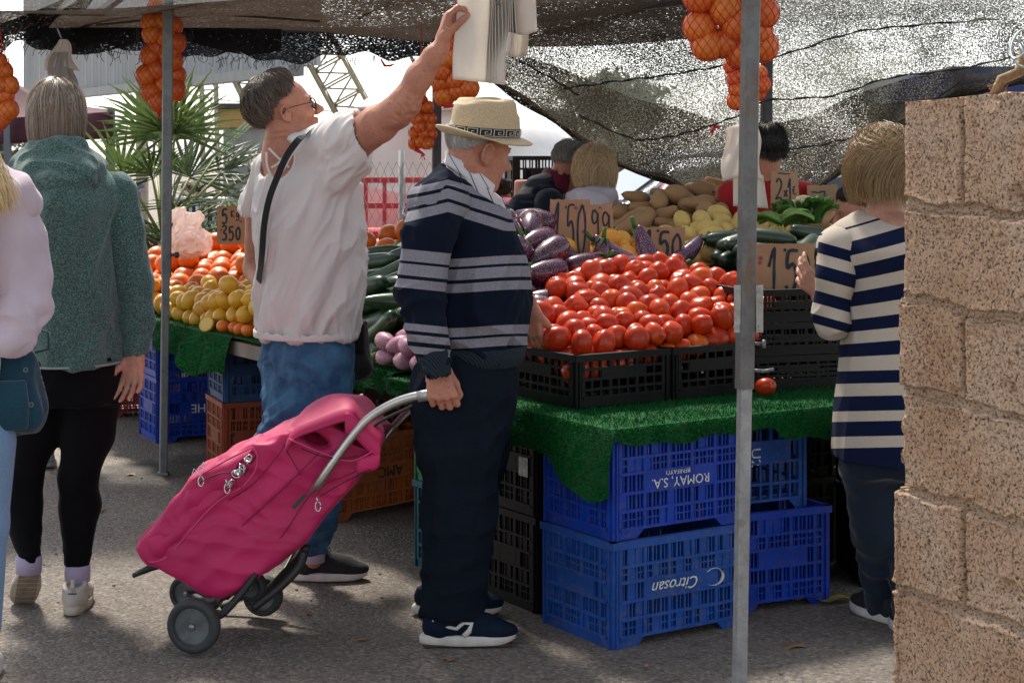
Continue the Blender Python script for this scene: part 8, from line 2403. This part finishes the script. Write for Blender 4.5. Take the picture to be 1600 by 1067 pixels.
# simple standing bystanders: continuous bodies, mostly hidden
def bystander(label, px, D, heading, top_z, shirt, shirt_c, hair_c, arms=None, hairlen=0.0, seed=0, crouch=0.0):
 b = gnd(px, D); rt = person(label, b); h = top_z
 f = Vector((math.cos(heading), math.sin(heading), 0)); l = Vector((-f.y, f.x, 0))
 H = Head(b + Vector((0, 0, h - .13)), f - Vector((0, 0, .2)), (0, 0, 1), .95)
 o = np.array(b); hz = h * .5
 F = Field(o + [-.5, -.5, 0], o + [.5, .5, h + .05], .01)
 F.stack([(hz, b.x, b.y, .10, .14), (h * .62, b.x, b.y, .095, .13), (h * .76, b.x, b.y, .10, .155), (h * .82, b.x, b.y, .06, .10)], heading, .03)
 H.add(F, b + Vector((0, 0, h * .83)), .048)
 for s in (-1, 1):
  sh_ = b + l * (.17 * s) + Vector((0, 0, h * .79)); e_ = sh_ + l * (.04 * s) - Vector((0, 0, .28)) + f * .02; w_ = e_ + (f * .22 + Vector((0, 0, -.05)))
  if arms and arms.get(s): e_, w_ = arms[s]
  F.chain([sh_, e_, w_], [.045, .04, .028], .02); hand(F, w_, (w_ - e_), (0, 0, -1), l * -s, (.4,) * 4)
  F.chain([b + l * (.08 * s) + Vector((0, 0, hz)), b + l * (.09 * s) + Vector((0, 0, hz * .52)), b + l * (.09 * s) + Vector((0, 0, .09))], [.08, .055, .04], .02)
  if s == -1: A1 = (sh_, e_, w_)
  else: A2 = (sh_, e_, w_)
 body(rt, F, SKIN_TAN)
 F = Field(o + [-.5, -.5, 0], o + [.5, .5, h + .05], .01)
 F.stack([(hz - .03, b.x, b.y, .125, .165), (h * .62, b.x, b.y, .12, .155), (h * .76, b.x, b.y, .12, .175), (h * .82, b.x, b.y, .075, .11), (h * .845, b.x, b.y, .055, .06)], heading, .03)
 for A_ in (A1, A2): F.chain([A_[0], A_[1], A_[1].lerp(A_[2], .85)], [.07, .06, .045], .04)
 cloth(shirt, F, fabric('cloth_' + str(seed), shirt_c), rt, [((.3, 0, 1), 12, 3, .012, seed, None)])
 F = Field(o + [-.4, -.4, 0], o + [.4, .4, hz + .1], .012)
 for s in (-1, 1): F.chain([b + l * (.08 * s) + Vector((0, 0, hz)), b + l * (.09 * s) + Vector((0, 0, hz * .52)), b + l * (.09 * s) + Vector((0, 0, .09))], [.12, .085, .065], .03)
 cloth('trousers', F, fabric('trs_' + str(seed), (.02, .025, .035)), rt)
 for s in (-1, 1): shoe(rt, b + l * (.09 * s) + f * .04 + Vector((0, 0, .002)), heading, .27, sb_, sb_)
 hair(rt, H, hair_mat('hair_' + str(seed), tuple(x * .5 for x in hair_c), hair_c), 900, lambda az: 1.35 + .65 * abs(az) / math.pi, .012, (lambda az: hairlen) if hairlen else None, crown=(-.03, 0, .13), r=.002)
 return rt
sb_ = bpy.data.materials['shoe_plain_black']
bystander('dark haired vendor in a red jumper standing behind the far pole', 1200, 8.0, R(100), 1.57, 'jumper', (.36, .012, .018), (.02, .016, .014), hairlen=.05, seed=61, arms={-1: (P(1250, 320, 8.05), P(1244, 380, 7.95)), 1: (P(1164, 320, 8.05), P(1164, 380, 7.95))})
bystander('person in a maroon top leaning in left of the navy vest, mostly hidden', 770, 9.0, R(0), 1.30, 'top', (.16, .015, .05), (.05, .03, .02), seed=62, arms={-1: (P(790, 330, 8.9), P(812, 322, 8.8)), 1: (P(790, 345, 9.1), P(815, 335, 9.1))})
bystander('person in black bent beside the cauliflower, partly behind the blonde bob', 1340, 7.7, R(190), 1.30, 'jacket', (.012, .012, .014), (.03, .022, .018), seed=63)
bystander('distant person with a red and white cap behind the metal railing', 298, 15.5, R(-90), 1.17, 'jacket', (.02, .04, .08), (.35, .03, .03), seed=64)
# ---------------- the pink shopping trolley ----------------
def trolley():
 D = 5.05
 tr = thing('shopping_trolley', 'pink fabric shopping trolley with a curved silver handle, pulled at a slant', 'shopping trolley', G(303, 1019))
 o = tr.location
 q = lambda px, py, D_: P(px, py, D_) - o
 PK = NT('pink_canvas'); v_ = PK.coord()
 c = PK.mix(PK.ramp(PK.noise(v_, 5, 4), [(.3, 0.), (.7, 1.)]), (.44, .006, .085), (.58, .010, .12)); c = PK.mix(PK.ramp(PK.noise(PK.coord(scale=(1, 1, 6)), 18, 4, .7), [(.62, 0.), (.75, .25)]), c, (.55, .10, .25))
 PK.base(c); PK.b.inputs['Roughness'].default_value = .6; PK.b.inputs['Sheen Weight'].default_value = .08; PK.bump(PK.noise(v_, 300, 2), .2, .001)
 ax = (P(560, 690, D) - P(270, 870, D)); L = ax.length; ax.normalize()      # trolley's long axis, up to the right
 up = Vector((-ax.z, 0, ax.x)); sd = Vector((0, 1, 0))                        # up: away from the frame (front of the bag), sd: width
 base = P(305, 915, D + .06)      # lower end of the frame side
 def B(u, v, w): return base + ax * u + up * v + sd * w       # u along, v thickness, w width
 LO = [min(P(x, y, 5).__getitem__(i) for x in (190, 640) for y in (600, 960)) - .1 for i in range(3)]; HI = [max(P(x, y, 5).__getitem__(i) for x in (190, 640) for y in (600, 960)) + .1 for i in range(3)]
 LO[1], HI[1] = D - .3, D + .45
 # bag main volume from an outline in the side view, extruded in width
 out = [(215, 852), (236, 828), (300, 748), (350, 722), (392, 700), (440, 680), (470, 665), (520, 655), (556, 690), (590, 700), (560, 745), (470, 850), (440, 875), (372, 918), (352, 928), (325, 927), (300, 912), (248, 884), (232, 880)]
 def inside_sdf(X, Z):
  # signed distance to the polygon in the plane at distance D
  pts = np.array([[P(x, y, D).x, P(x, y, D).z] for x, y in out])
  d = np.full(np.broadcast(X, Z).shape, 1e9); s = np.ones(d.shape)
  N = len(pts); j = N - 1
  for i in range(N):
   e = pts[j] - pts[i]; wx, wz = X - pts[i][0], Z - pts[i][1]
   t_ = np.clip((wx * e[0] + wz * e[1]) / (e @ e), 0, 1); bx, bz = wx - e[0] * t_, wz - e[1] * t_
   d = np.minimum(d, bx * bx + bz * bz)
   c1 = Z >= pts[i][1]; c2 = Z < pts[j][1]; c3 = e[0] * wz > e[1] * wx
   fl = (c1 & c2 & c3) | (~c1 & ~c2 & ~c3); s = np.where(fl, -s, s); j = i
  return s * np.sqrt(d)
 F = Field(LO, HI, .0052)
 def bag(X, Y, Z):
  d2 = inside_sdf(X + 0 * Z, Z + 0 * X)
  wy = np.abs(Y - (D + .14)) - (.165 + .02 * np.sin((X * .87 + Z * .5) * 7))
  r = .018
  a = d2 + r; b = wy + r
  return np.minimum(np.maximum(a, b), 0) + np.sqrt(np.maximum(a, 0) ** 2 + np.maximum(b, 0) ** 2) - r
 F.op(LO, HI, bag, 0)
 # hollow under the flap and the front pocket gap
 F.ell(P(487, 690, D - .05), (.062, .16, .022), Matrix.Rotation(.45, 3, 'Y'), .012, True)
 v, qd = F.mesh(); v = smooth_v(v, qd, 2); N = normals(v, qd)
 side = lambda v: np.ones(len(v))
 v = folds(v, N, [((ax.x, 0, ax.z), 13, 1.8, .010, 51, side), ((ax.x * .5 + up.x * .8, 0, ax.z * .5 + up.z * .8), 10, 2.4, .010, 52, None), ((1, 0, -.2), 26, 5, .005, 53, None)])
 link('bag', np_mesh('bag', v - np.array(o), qd), PK.m, tr)
 # front pouch, sitting on the upper-left side of the bag
 F = Field([P(210, 0, 5).x - .1, D - .3, P(0, 900, D).z], [P(470, 0, 5).x + .1, D + .45, P(0, 660, D).z], .005)
 p2 = [(228, 838), (300, 752), (352, 718), (394, 697), (402, 706), (396, 738), (376, 762), (330, 790), (262, 868), (240, 870)]
 pp = np.array([[P(x, y, D).x, P(x, y, D).z] for x, y in p2]); keep = list(out); out[:] = p2
 def pouch(X, Y, Z):
  d2 = inside_sdf(X + 0 * Z, Z + 0 * X); wy = np.abs(Y - (D + .10)) - (.15); r = .035; a = d2 + r; b = wy + r
  return np.minimum(np.maximum(a, b), 0) + np.sqrt(np.maximum(a, 0) ** 2 + np.maximum(b, 0) ** 2) - r
 F.op(F.lo, F.lo + F.h * F.n, pouch, 0)
 F.ell(P(392, 728, D + .02), (.03, .12, .055), Matrix.Rotation(.55, 3, 'Y'), .01, True)
 v, qd = F.mesh(); v = smooth_v(v, qd, 2); v = folds(v, normals(v, qd), [((ax.x, 0, ax.z), 14, 2, .010, 55, None), ((up.x, .3, up.z), 20, 4, .008, 56, None)])
 link('front_pouch', np_mesh('front_pouch', v - np.array(o), qd), PK.m, tr); out[:] = keep
 # top flap
 m = MB()
 prof = [(445, 700), (452, 682), (470, 662), (500, 648), (528, 641), (548, 642), (560, 652), (575, 668), (588, 680), (596, 690), (588, 704), (560, 712)]
 def flap(a, b):
  e = catm([(x, y, 0) for x, y in prof], a)
  w = -.045 + .37 * b
  sag = .018 * math.sin(b * math.pi) - .012 * (1 - math.sin(b * math.pi)) ** 3
  return P(e[0] + 4 * math.sin(b * 9), e[1], D) + Vector((0, w, sag + .006 * math.sin(a * 17 + b * 5) - (.02 if b < .04 or b > .96 else 0))) - o
 m.grid(flap, 44, 24, .006, Vector((0, 0, 1))); m.build('top_flap', PK.m, tr, smooth=True)
 m = MB()
 def fl2(a, b):   # near side skirt of the flap
  e = catm([(x, y, 0) for x, y in prof], .42 + a * .58)
  return P(e[0], e[1] + b * (34 - 10 * a), D) + Vector((0, -.045 - .006 * math.sin(b * 3), 0)) - o
 m.grid(fl2, 20, 6, .004, Vector((0, 1, 0))); m.build('flap_side', PK.m, tr, smooth=True)
 # dark lining seen through the openings
 m = MB(); m.grid(lambda a, b: P(462 + 52 * a, 668 + 30 * a + 10 * math.sin(a * 3) - 6 * b, D) + Vector((0, .0 + .22 * b, -.012)) - o, 10, 6); m.build('lining', M('lining_dark', (.02, .022, .024), .8), tr, smooth=True)
 m = MB(); m.grid(lambda a, b: P(372 + 34 * a, 760 - 55 * a, D) + Vector((.012 * b, -.02 + .22 * b, .02 * math.sin(b * 3))) - o, 8, 6, .006, Vector((0, 0, 1))); m.build('lining', bpy.data.materials['lining_dark'], tr, smooth=True)
 # things inside the pouch: plastic rings
 m = MB()
 for k in range(16):
  c = q(rng.uniform(358, 390), 0, D - .06); t_ = rng.uniform(0, 1); c = q(357 + 34 * t_, 757 - 42 * t_ + rng.uniform(-4, 4), D - .055 + rng.uniform(-.01, .02)); r = rng.uniform(.006, .010)
  Q_ = Euler((rng.uniform(0, 3), rng.uniform(0, 3), 0)).to_matrix(); m.tube([c + Q_ @ Vector((math.cos(a) * r * 1.3, math.sin(a) * r, 0)) for a in np.linspace(0, 6.28, 12)], .0022, 5)
 m.build('zip_rings', M('ring_chrome', (.65, .65, .67), .25, 0, metal=.9), tr, smooth=True).name = 'zip_chain'
 for (px, py, D_) in ((314, 752, D - .075), (355, 763, D - .075), (497, 791, D - .055)):
  m = MB(); c = q(px, py, D_); m.tube([c + Vector((math.cos(a) * .008, 0, math.sin(a) * .014)) for a in np.linspace(0, 6.28, 16)], .0022, 5); m.tube([c + Vector((0, 0, .012)), c + Vector((-.004, 0, .026))], .003, 5); m.build('zip_pull', bpy.data.materials['ring_chrome'], tr, smooth=True)
 m = MB()
 for c_ in (([(300, 742), (303, 732), (309, 738), (312, 728)]), ([(318, 733), (314, 728), (318, 722), (323, 728), (318, 733)])): m.tube([q(x, y, D - .068) for x, y in c_], .0018, 4)
 m.build('printed_mark', M('mark_white', (.6, .55, .58), .6), tr)
 m = MB(); m.box(q(468, 783, D - .048), (.012, .002, .055), Matrix.Rotation(.75, 3, 'Y')); m.build('label_tag', M('tag_dark', (.03, .03, .03), .5), tr)
 def sp(pts, n=6):
  outp = []
  for i in range(len(pts) - 1):
   for k in range(n): outp.append(Vector(catm([tuple(p) for p in pts], (i + k / n) / (len(pts) - 1))))
  outp.append(Vector(pts[-1])); return outp
 # seams
 sm_ = M('seam_dark_pink', (.22, .004, .05), .7)
 for pl in ([(252, 870), (330, 800), (400, 752), (452, 686)], [(290, 900), (345, 850), (430, 775), (500, 706)], [(384, 893), (440, 838), (490, 768), (548, 740), (588, 722)], [(248, 884), (292, 902), (320, 925)], [(440, 690), (470, 742)]):
  m = MB(); m.tube(sp([q(x, y, D - .029) for x, y in pl]), .0018, 5); m.build('seam', sm_, tr, smooth=True)
 pp_ = M('piping_pink', (.60, .05, .18), .5)
 for pl in ([(300, 750), (352, 720), (394, 699)], [(394, 699), (402, 712), (398, 736), (378, 762)], [(232, 878), (262, 868), (330, 792), (376, 762)], [(452, 686), (500, 706), (548, 720), (590, 700)]):
  m = MB(); m.tube(sp([q(x, y, D - .046) for x, y in pl]), .0028, 6); m.build('piping', pp_, tr, smooth=True)
 for pl in ([(306, 757), (330, 744), (352, 738), (372, 742)], [(470, 700), (500, 712), (530, 716), (560, 712)], [(500, 775), (540, 752), (580, 733)]):
  m = MB(); pts = sp([q(x, y, D - .050) for x, y in pl], 8)
  m.tube(pts, .0034, 6, flat=.5); m.build('zip', M('zip_black', (.03, .008, .015), .6), tr, smooth=True)
 # frame
 AL = M('aluminium', (.55, .54, .52), .28, .08, 10, metal=.9); BP = M('plastic_matte_black', (.018, .019, .02), .55, .2, 8)
 near = [q(335, 935, D + .08), q(430, 840, D + .08), q(480, 780, D + .03), q(500, 752, D - .03), q(540, 695, D - .045), q(575, 655, D - .05), q(620, 628, D - .07), q(665, 616, 4.955), q(698, 613, 4.955)]
 m = MB(); m.tube(sp(near), .0135, 12); m.build('handle_tube', AL, tr, smooth=True)
 far = [q(440, 905, D + .30), q(500, 800, D + .30), q(570, 720, D + .28), q(600, 685, D + .27), q(625, 655, D + .24), q(660, 625, D + .06), q(698, 613, 4.965)]
 m = MB(); m.tube(sp(far), .011, 12); m.build('handle_tube', AL, tr, smooth=True)
 m = MB(); m.tube([q(652, 620, 4.955), q(704, 612, 4.955)], .0155, 14); m.build('grip', M('grip_metal', (.42, .42, .43), .3, .1, 20, metal=.7), tr, smooth=True)
 m = MB(); m.tube(sp([q(575, 672, D + .02), q(600, 655, D + .02), q(640, 636, D), q(655, 625, D)]), [.010] * 19, 8, flat=.5); m.build('cross_strap', BP, tr, smooth=True)
 m = MB(); m.tube([q(208, 899, D + .05), q(232, 888, D + .05), q(262, 880, D + .05)], [.010, .015, .012], 8, flat=.7); m.build('foot_bar', BP, tr, smooth=True)
 m = MB(); m.tube([q(262, 882, D + .20), q(300, 908, D + .2), q(360, 905, D + .2)], .010, 8); m.build('lower_bar', BP, tr, smooth=True)
 # wheel arms and wheels
 def wheel(px, py, D_, r, name='wheel'):
  c = P(px, py, D_); c.z = max(c.z, r + .001) if D_ < 5.2 else c.z
  e = bpy.data.objects.new(name, None); COL.objects.link(e); e.parent = tr; e.location = c - o; e.rotation_euler = (R(90), 0, R(-12))
  m = MB(); m.lathe([(r * .70, -.020), (r * .93, -.020), (r, -.011), (r, .011), (r * .93, .020), (r * .70, .020)], 36, closed=True); m.build('tyre', M('tyre_grey', (.035, .038, .04), .7, .3, 20, .3, 60), e, smooth=True)
  m = MB(); m.lathe([(.0, -.013), (r * .45, -.016), (r * .62, -.012), (r * .705, -.016), (r * .705, .016), (r * .6, .012), (.0, .013)], 36); m.build('rim', M('rim_grey', (.10, .11, .115), .5, .4, 25, .3, 50), e, smooth=True)
  m = MB(); m.lathe([(0, -.021), (.008, -.020), (.010, -.013)], 12); m.lathe([(0, .021), (.008, .020), (.010, .013)][::-1], 12); m.build('hub', M('hub_metal', (.3, .3, .3), .4, metal=.6), e, smooth=True)
  return c
 w1 = wheel(303, 977, 4.96, .078); w2 = wheel(294, 925, D + .33, .058); w3 = wheel(411, 930, D + .30, .062); w4 = wheel(392, 915, D + .05, .045)
 w5 = wheel(325, 930, D + .40, .05)
 for pts, r in (([w1 + Vector((0, .03, 0)) - o, q(345, 960, 5.0), q(378, 925, 5.01), q(400, 895, 5.02)], .016), ([w2 - o, q(330, 940, D + .2), q(372, 920, D + .15)], .014), ([w3 - o, q(440, 900, D + .2), q(470, 870, D + .1), q(478, 855, D + .05)], .016), ([q(395, 950, 5.02), q(440, 915, 5.02), q(468, 885, 5.02), q(476, 862, 5.02)], .017), ([q(345, 948, D + .35), q(400, 925, D + .35), w3 - o], .012)):
  m = MB(); m.tube(sp(pts), r, 10, flat=.7); m.build('wheel_arm', BP, tr, smooth=True)
 m = MB(); m.tube([q(350, 930, D), q(400, 880, D)], .018, 12); m.build('frame_sleeve', BP, tr, smooth=True)
trolley()
# ---------------- nets of oranges hanging from the roof ----------------
NETR = M('net_red', (.55, .02, .03), .5, .1)
def net_bag(label, spec, r, D, top, tail, mesh, seed, cell=.0145):
 """spec: list of (px, py) orange centres; top: (px, py) of the knot above the frame"""
 rr = np.random.default_rng(seed)
 c0 = P(*top, D); t = thing('orange_net', label, 'net bag', c0)
 mats = mesh
 for (px, py) in spec:
  p = P(px, py, D) + Vector((0, rr.uniform(-.5, .5) * r, 0)) - c0
  me = orm[int(rr.integers(3))] if mats == 'o' else MAN[0]
  o = bpy.data.objects.new('orange' if mats == 'o' else 'mandarin', me); COL.objects.link(o); o.parent = t
  o.location = p; o.rotation_euler = (rr.uniform(0, 3), rr.uniform(0, 3), 0); o.scale = (2 * r,) * 3
  # netting wrapped on each fruit
  m = MB(); n = max(7, int(2 * math.pi * r / cell / 2)); ro = r * 1.025
  for sg in (1, -1):
   for k in range(n):
    pts = []
    for j in range(9):
     ph = -1.25 + 2.5 * j / 8; th = 2 * math.pi * k / n + sg * ph * .75
     pts.append(p + Vector((math.cos(th) * math.cos(ph), math.sin(th) * math.cos(ph), math.sin(ph))) * ro)
    m.tube(pts, .0010, 3, cap=False)
  m.build('netting', NETR, o).matrix_parent_inverse = (Matrix.Translation(p) @ o.rotation_euler.to_matrix().to_4x4() @ Matrix.Scale(2 * r, 4)).inverted()
 # sleeve of net from the fruit to the knot and the tail below
 xs = [s[0] for s in spec]; ys = [s[1] for s in spec]
 def sleeve(y0, y1, w0, w1, cx0, cx1):
  m = MB()
  for sg in (1, -1):
   for k in range(9):
    pts = []
    for j in range(10):
     f = j / 9; a = 2 * math.pi * k / 9 + sg * f * 2.2; w = w0 + (w1 - w0) * f
     pts.append(P(cx0 + (cx1 - cx0) * f, y0 + (y1 - y0) * f, D) - c0 + Vector((math.cos(a) * w, math.sin(a) * w, 0)))
    m.tube(pts, .0013, 3, cap=False)
  m.build('net_sleeve', NETR, t)
 topi = min(range(len(ys)), key=lambda i: ys[i]); boti = max(range(len(ys)), key=lambda i: ys[i])
 sleeve(top[1], ys[topi] + 4, .008, r * 1.2, top[0], xs[topi])
 m = MB(); b = P(*tail, D) - c0; m.tube([P(xs[boti], ys[boti] + r / D * FOC * .8, D) - c0, b, b + Vector((.005, 0, -.012))], [r * .35, .006, .012], 7)
 for k in range(7): m.tube([b, b + Vector((rr.uniform(-.015, .015), 0, rr.uniform(-.035, -.01)))], .0013, 3)
 m.build('knot', NETR, t)
 m = MB(); m.tube([Vector((0, 0, 0)), Vector((0, 0, max(.02, 2.12 - c0.z)))], .003, 5); m.build('string', NETR, t)
 return t
net_bag('long net of oranges hanging right against the slim grey pole', [(248, 12), (258, 34), (238, 36), (268, 42), (240, 54), (262, 60), (274, 68), (246, 77), (266, 84), (236, 88), (248, 104), (270, 96), (229, 118), (246, 110), (272, 118), (236, 143), (256, 132), (274, 142), (248, 158)], .052, 7.95, (252, -30), (247, 178), 'o', 1)
net_bag('net of oranges at the very left edge of the picture', [(-4, 98), (4, 112), (-10, 120), (2, 134), (14, 134), (-6, 148), (6, 150), (4, 166), (15, 172), (-6, 180), (2, 184)], .046, 7.6, (-10, 20), (4, 198), 'o', 2)
net_bag('big net of large oranges high on the thick pole', [(1092, -4), (1132, 16), (1190, 20), (1093, 42), (1136, 66), (1182, 48), (1192, 72), (1106, 70), (1152, 40), (1160, 84), (1178, -12)], .047, 4.75, (1140, -60), (1150, 100), 'o', 3, .0125)
net_bag('smaller net of mandarins hanging behind the thick pole below the large oranges', [(1146, 104), (1162, 118), (1186, 116), (1148, 124), (1190, 132), (1152, 140), (1168, 136), (1184, 144), (1150, 158), (1166, 156)], .029, 5.4, (1165, 60), (1160, 168), 'm', 4, .010)
net_bag('net of oranges hanging behind the raised wrist and the cloth bags', [(704, 72), (700, 92), (722, 98), (690, 112), (708, 106), (690, 128), (712, 126), (726, 130), (694, 150), (716, 142), (732, 138)], .048, 7.4, (712, 10), (710, 166), 'o', 5)
net_bag('small net of mandarins hanging left of the dark pole', [(658, 158), (650, 174), (660, 172), (668, 168), (652, 186), (664, 184), (672, 186), (656, 198), (670, 198), (648, 208), (662, 208), (673, 210), (648, 224), (658, 222), (668, 224)], .033, 8.2, (658, 130), (660, 240), 'm', 6)
# ---------------- hanging bags ----------------
PL = fabric('bag_cotton_white', (.84, .80, .74), None, 200, rough=.6, bump=.1, trans=.45, wear=.04)
def sheet(mb, c, f, nu=18, nv=18): mb.grid(lambda a, b: f(a, b) - c, nu, nv)
c0 = P(770, -20, 5.5)
hb = thing('hanging_bags', 'thick stack of white carrier bags hanging from the roof above the straw hat', 'carrier bags', c0)
hb.name = 'carrier_bag_stack'
m = MB(); sheet(m, c0, lambda a, b: P(714 + 82 * a - 6 * b + 2 * math.sin(b * 6), -30 + (154 + 9 * a) * b, 5.38 + .012 * math.sin(a * 9 + b * 2) + .01 * math.sin(b * 5)), 24, 24); m.build('front_bag', PL, hb, smooth=True, solid=.002)
for k in range(11):   # pleated edges of the stacked bags
 m = MB(); x0 = 764 + k * 4.1
 sheet(m, c0, lambda a, b, x0=x0, k=k: P(x0 + 3 * math.sin(b * 4 + k) * (1 - b) + (k - 5) * 1.0 * b, -30 + (158 + 3 * math.sin(k * 1.7)) * b, 5.37 + .10 * a + .004 * math.sin(b * 14 + k)), 4, 20)
 m.build('bag_fold', PL, hb, smooth=True, solid=.0022)
m = MB(); sheet(m, c0, lambda a, b: P(770 + 66 * a ** .9 + 3 * b * a, -30 + (86 - 18 * abs(a - .65)) * b, 5.46 + .02 * math.sin(a * 7)), 20, 14); m.build('rear_bag', PL, hb, smooth=True, solid=.002)
m = MB(); sheet(m, c0, lambda a, b: P(796 + 34 * a - 6 * b, -30 + (120 - 12 * (a - .5) ** 2) * b, 5.50 + .02 * math.sin(a * 8 + b * 3)), 16, 14); m.build('rear_bag', PL, hb, smooth=True, solid=.002)
m = MB(); m.tube([P(775, -40, 5.42) - c0, P(776, 6, 5.36) - c0, P(783, 8, 5.355) - c0], .003, 6); m.tube([P(775, -40, 5.42) - c0, Vector((0, 0, .5))], .003, 5); m.build('hook', GALV, hb, smooth=True)
hb.name = 'carrier_bag_stack'
# small crumpled bag on a wire hook, upper left
c0 = P(94, 60, 7.9)
b2 = thing('carrier_bag', 'crumpled white bag knotted on a wire hook under the roof at the left', 'carrier bag', c0)
def twist(mb, cpx, y0, y1, w0, w1, D, seed, fl=9):
 def f(a, b):
  th = 2 * math.pi * a; w = (w0 + (w1 - w0) * b ** .8) * D / FOC
  rr = w * (1 + .22 * math.sin(fl * th + seed + b * 4) + .12 * math.sin(3 * th + b * 6 + seed))
  return P(cpx + 3 * math.sin(b * 5 + seed), y0 + (y1 - y0) * b + 3 * math.sin(th * 2 + seed) * b, D) + Vector((math.cos(th) * rr, math.sin(th) * rr * .6, 0))
 sheet(mb, c0, f, 60, 16)
m = MB(); twist(m, 96, 62, 108, 5, 22, 7.9, 1); m.build('bag_top', PL, b2, smooth=True)
m = MB(); twist(m, 94, 82, 138, 10, 21, 7.88, 3, 6); m.build('bag_body', fabric('bag_grey_white', (.42, .40, .38), None, 200, rough=.6, bump=.1, trans=.3), b2, smooth=True)
m = MB(); m.tube([P(96, 60, 7.9) - c0, P(90, 46, 7.9) - c0, P(88, 34, 7.9) - c0, P(93, 30, 7.9) - c0, P(99, 34, 7.9) - c0, P(98, 38, 7.9) - c0], .004, 6); m.build('wire_hook', M('hook_wire', (.4, .4, .4), .3, metal=.8), b2, smooth=True)
# bags by the right dark pole
c0 = P(1150, 200, 6.9)
b3 = thing('carrier_bag', 'white carrier bags hanging left of the thick pole above the squashes', 'carrier bag', c0)
m = MB(); sheet(m, c0, lambda a, b: P(1128 + 62 * a + 10 * (1 - b) * (.5 - a) + 3 * math.sin(b * 7), 202 - 8 * math.sin(a * 3) + 82 * b, 6.9 + .03 * math.sin(a * 8 + b * 3)), 18, 16); m.build('front_bag', PL, b3, smooth=True, solid=.003)
m = MB(); sheet(m, c0, lambda a, b: P(1146 + 46 * a + 8 * b * a, 270 + 52 * b + 4 * a, 6.95 + .02 * math.sin(a * 9)), 14, 10); m.build('rear_bag', PL, b3, smooth=True, solid=.003)
m = MB(); m.tube([P(1158, 196, 6.9) - c0, P(1160, 100, 6.95) - c0, Vector((0.02, .1, 2.15 - c0.z))], .003, 5); m.build('string', GALV, b3)
# translucent bag of fruit on the orange heap
c0 = P(296, 390, 8.45)
b4 = thing('fruit_bag', 'knotted translucent white bag of fruit sitting on the orange heap', 'bag', c0)
F = Field([-.17, -.14, -.05], [.17, .14, .22], .005)
F.ell((0, 0, .035), (.115, .10, .07), None, .02); F.cone((-.01, 0, .07), (.0, 0, .15), .085, .03, .05); F.cone((-.03, 0, .12), (-.055, 0, .17), .03, .045, .03); F.cone((.02, 0, .12), (.045, 0, .165), .028, .030, .03)
v, qd = F.mesh(); v = smooth_v(v, qd, 2); v = folds(v, normals(v, qd), [((.1, 0, 1), 34, 5, .016, 71, lambda v: np.clip((v[:, 2] + .02) * 9, .15, 1)), ((.6, 0, 1), 60, 9, .006, 72, None)])
PB = NT('bag_translucent'); PB.base((.80, .74, .72)); PB.b.inputs['Roughness'].default_value = .35
tl = PB.n.new('ShaderNodeBsdfTranslucent'); tl.inputs[0].default_value = (.85, .72, .68, 1); tp = PB.n.new('ShaderNodeBsdfTransparent'); m1 = PB.n.new('ShaderNodeMixShader'); m1.inputs[0].default_value = .5; m2 = PB.n.new('ShaderNodeMixShader'); m2.inputs[0].default_value = .22
PB.l(PB.b.outputs[0], m1.inputs[1]); PB.l(tl.outputs[0], m1.inputs[2]); PB.l(m1.outputs[0], m2.inputs[1]); PB.l(tp.outputs[0], m2.inputs[2]); PB.l(m2.outputs[0], PB.out.inputs[0])
link('bag', np_mesh('bag', v, qd), PB.m, b4)
for k in range(7):
 a = k * .9; o = bpy.data.objects.new('fruit', MAN[0]); COL.objects.link(o); o.parent = b4; o.location = (math.cos(a) * .06 * (k > 0), math.sin(a) * .045 * (k > 0), .02 + .02 * (k == 0)); o.scale = (.062,) * 3
b4.location.z = P(296, 392, 8.45).z
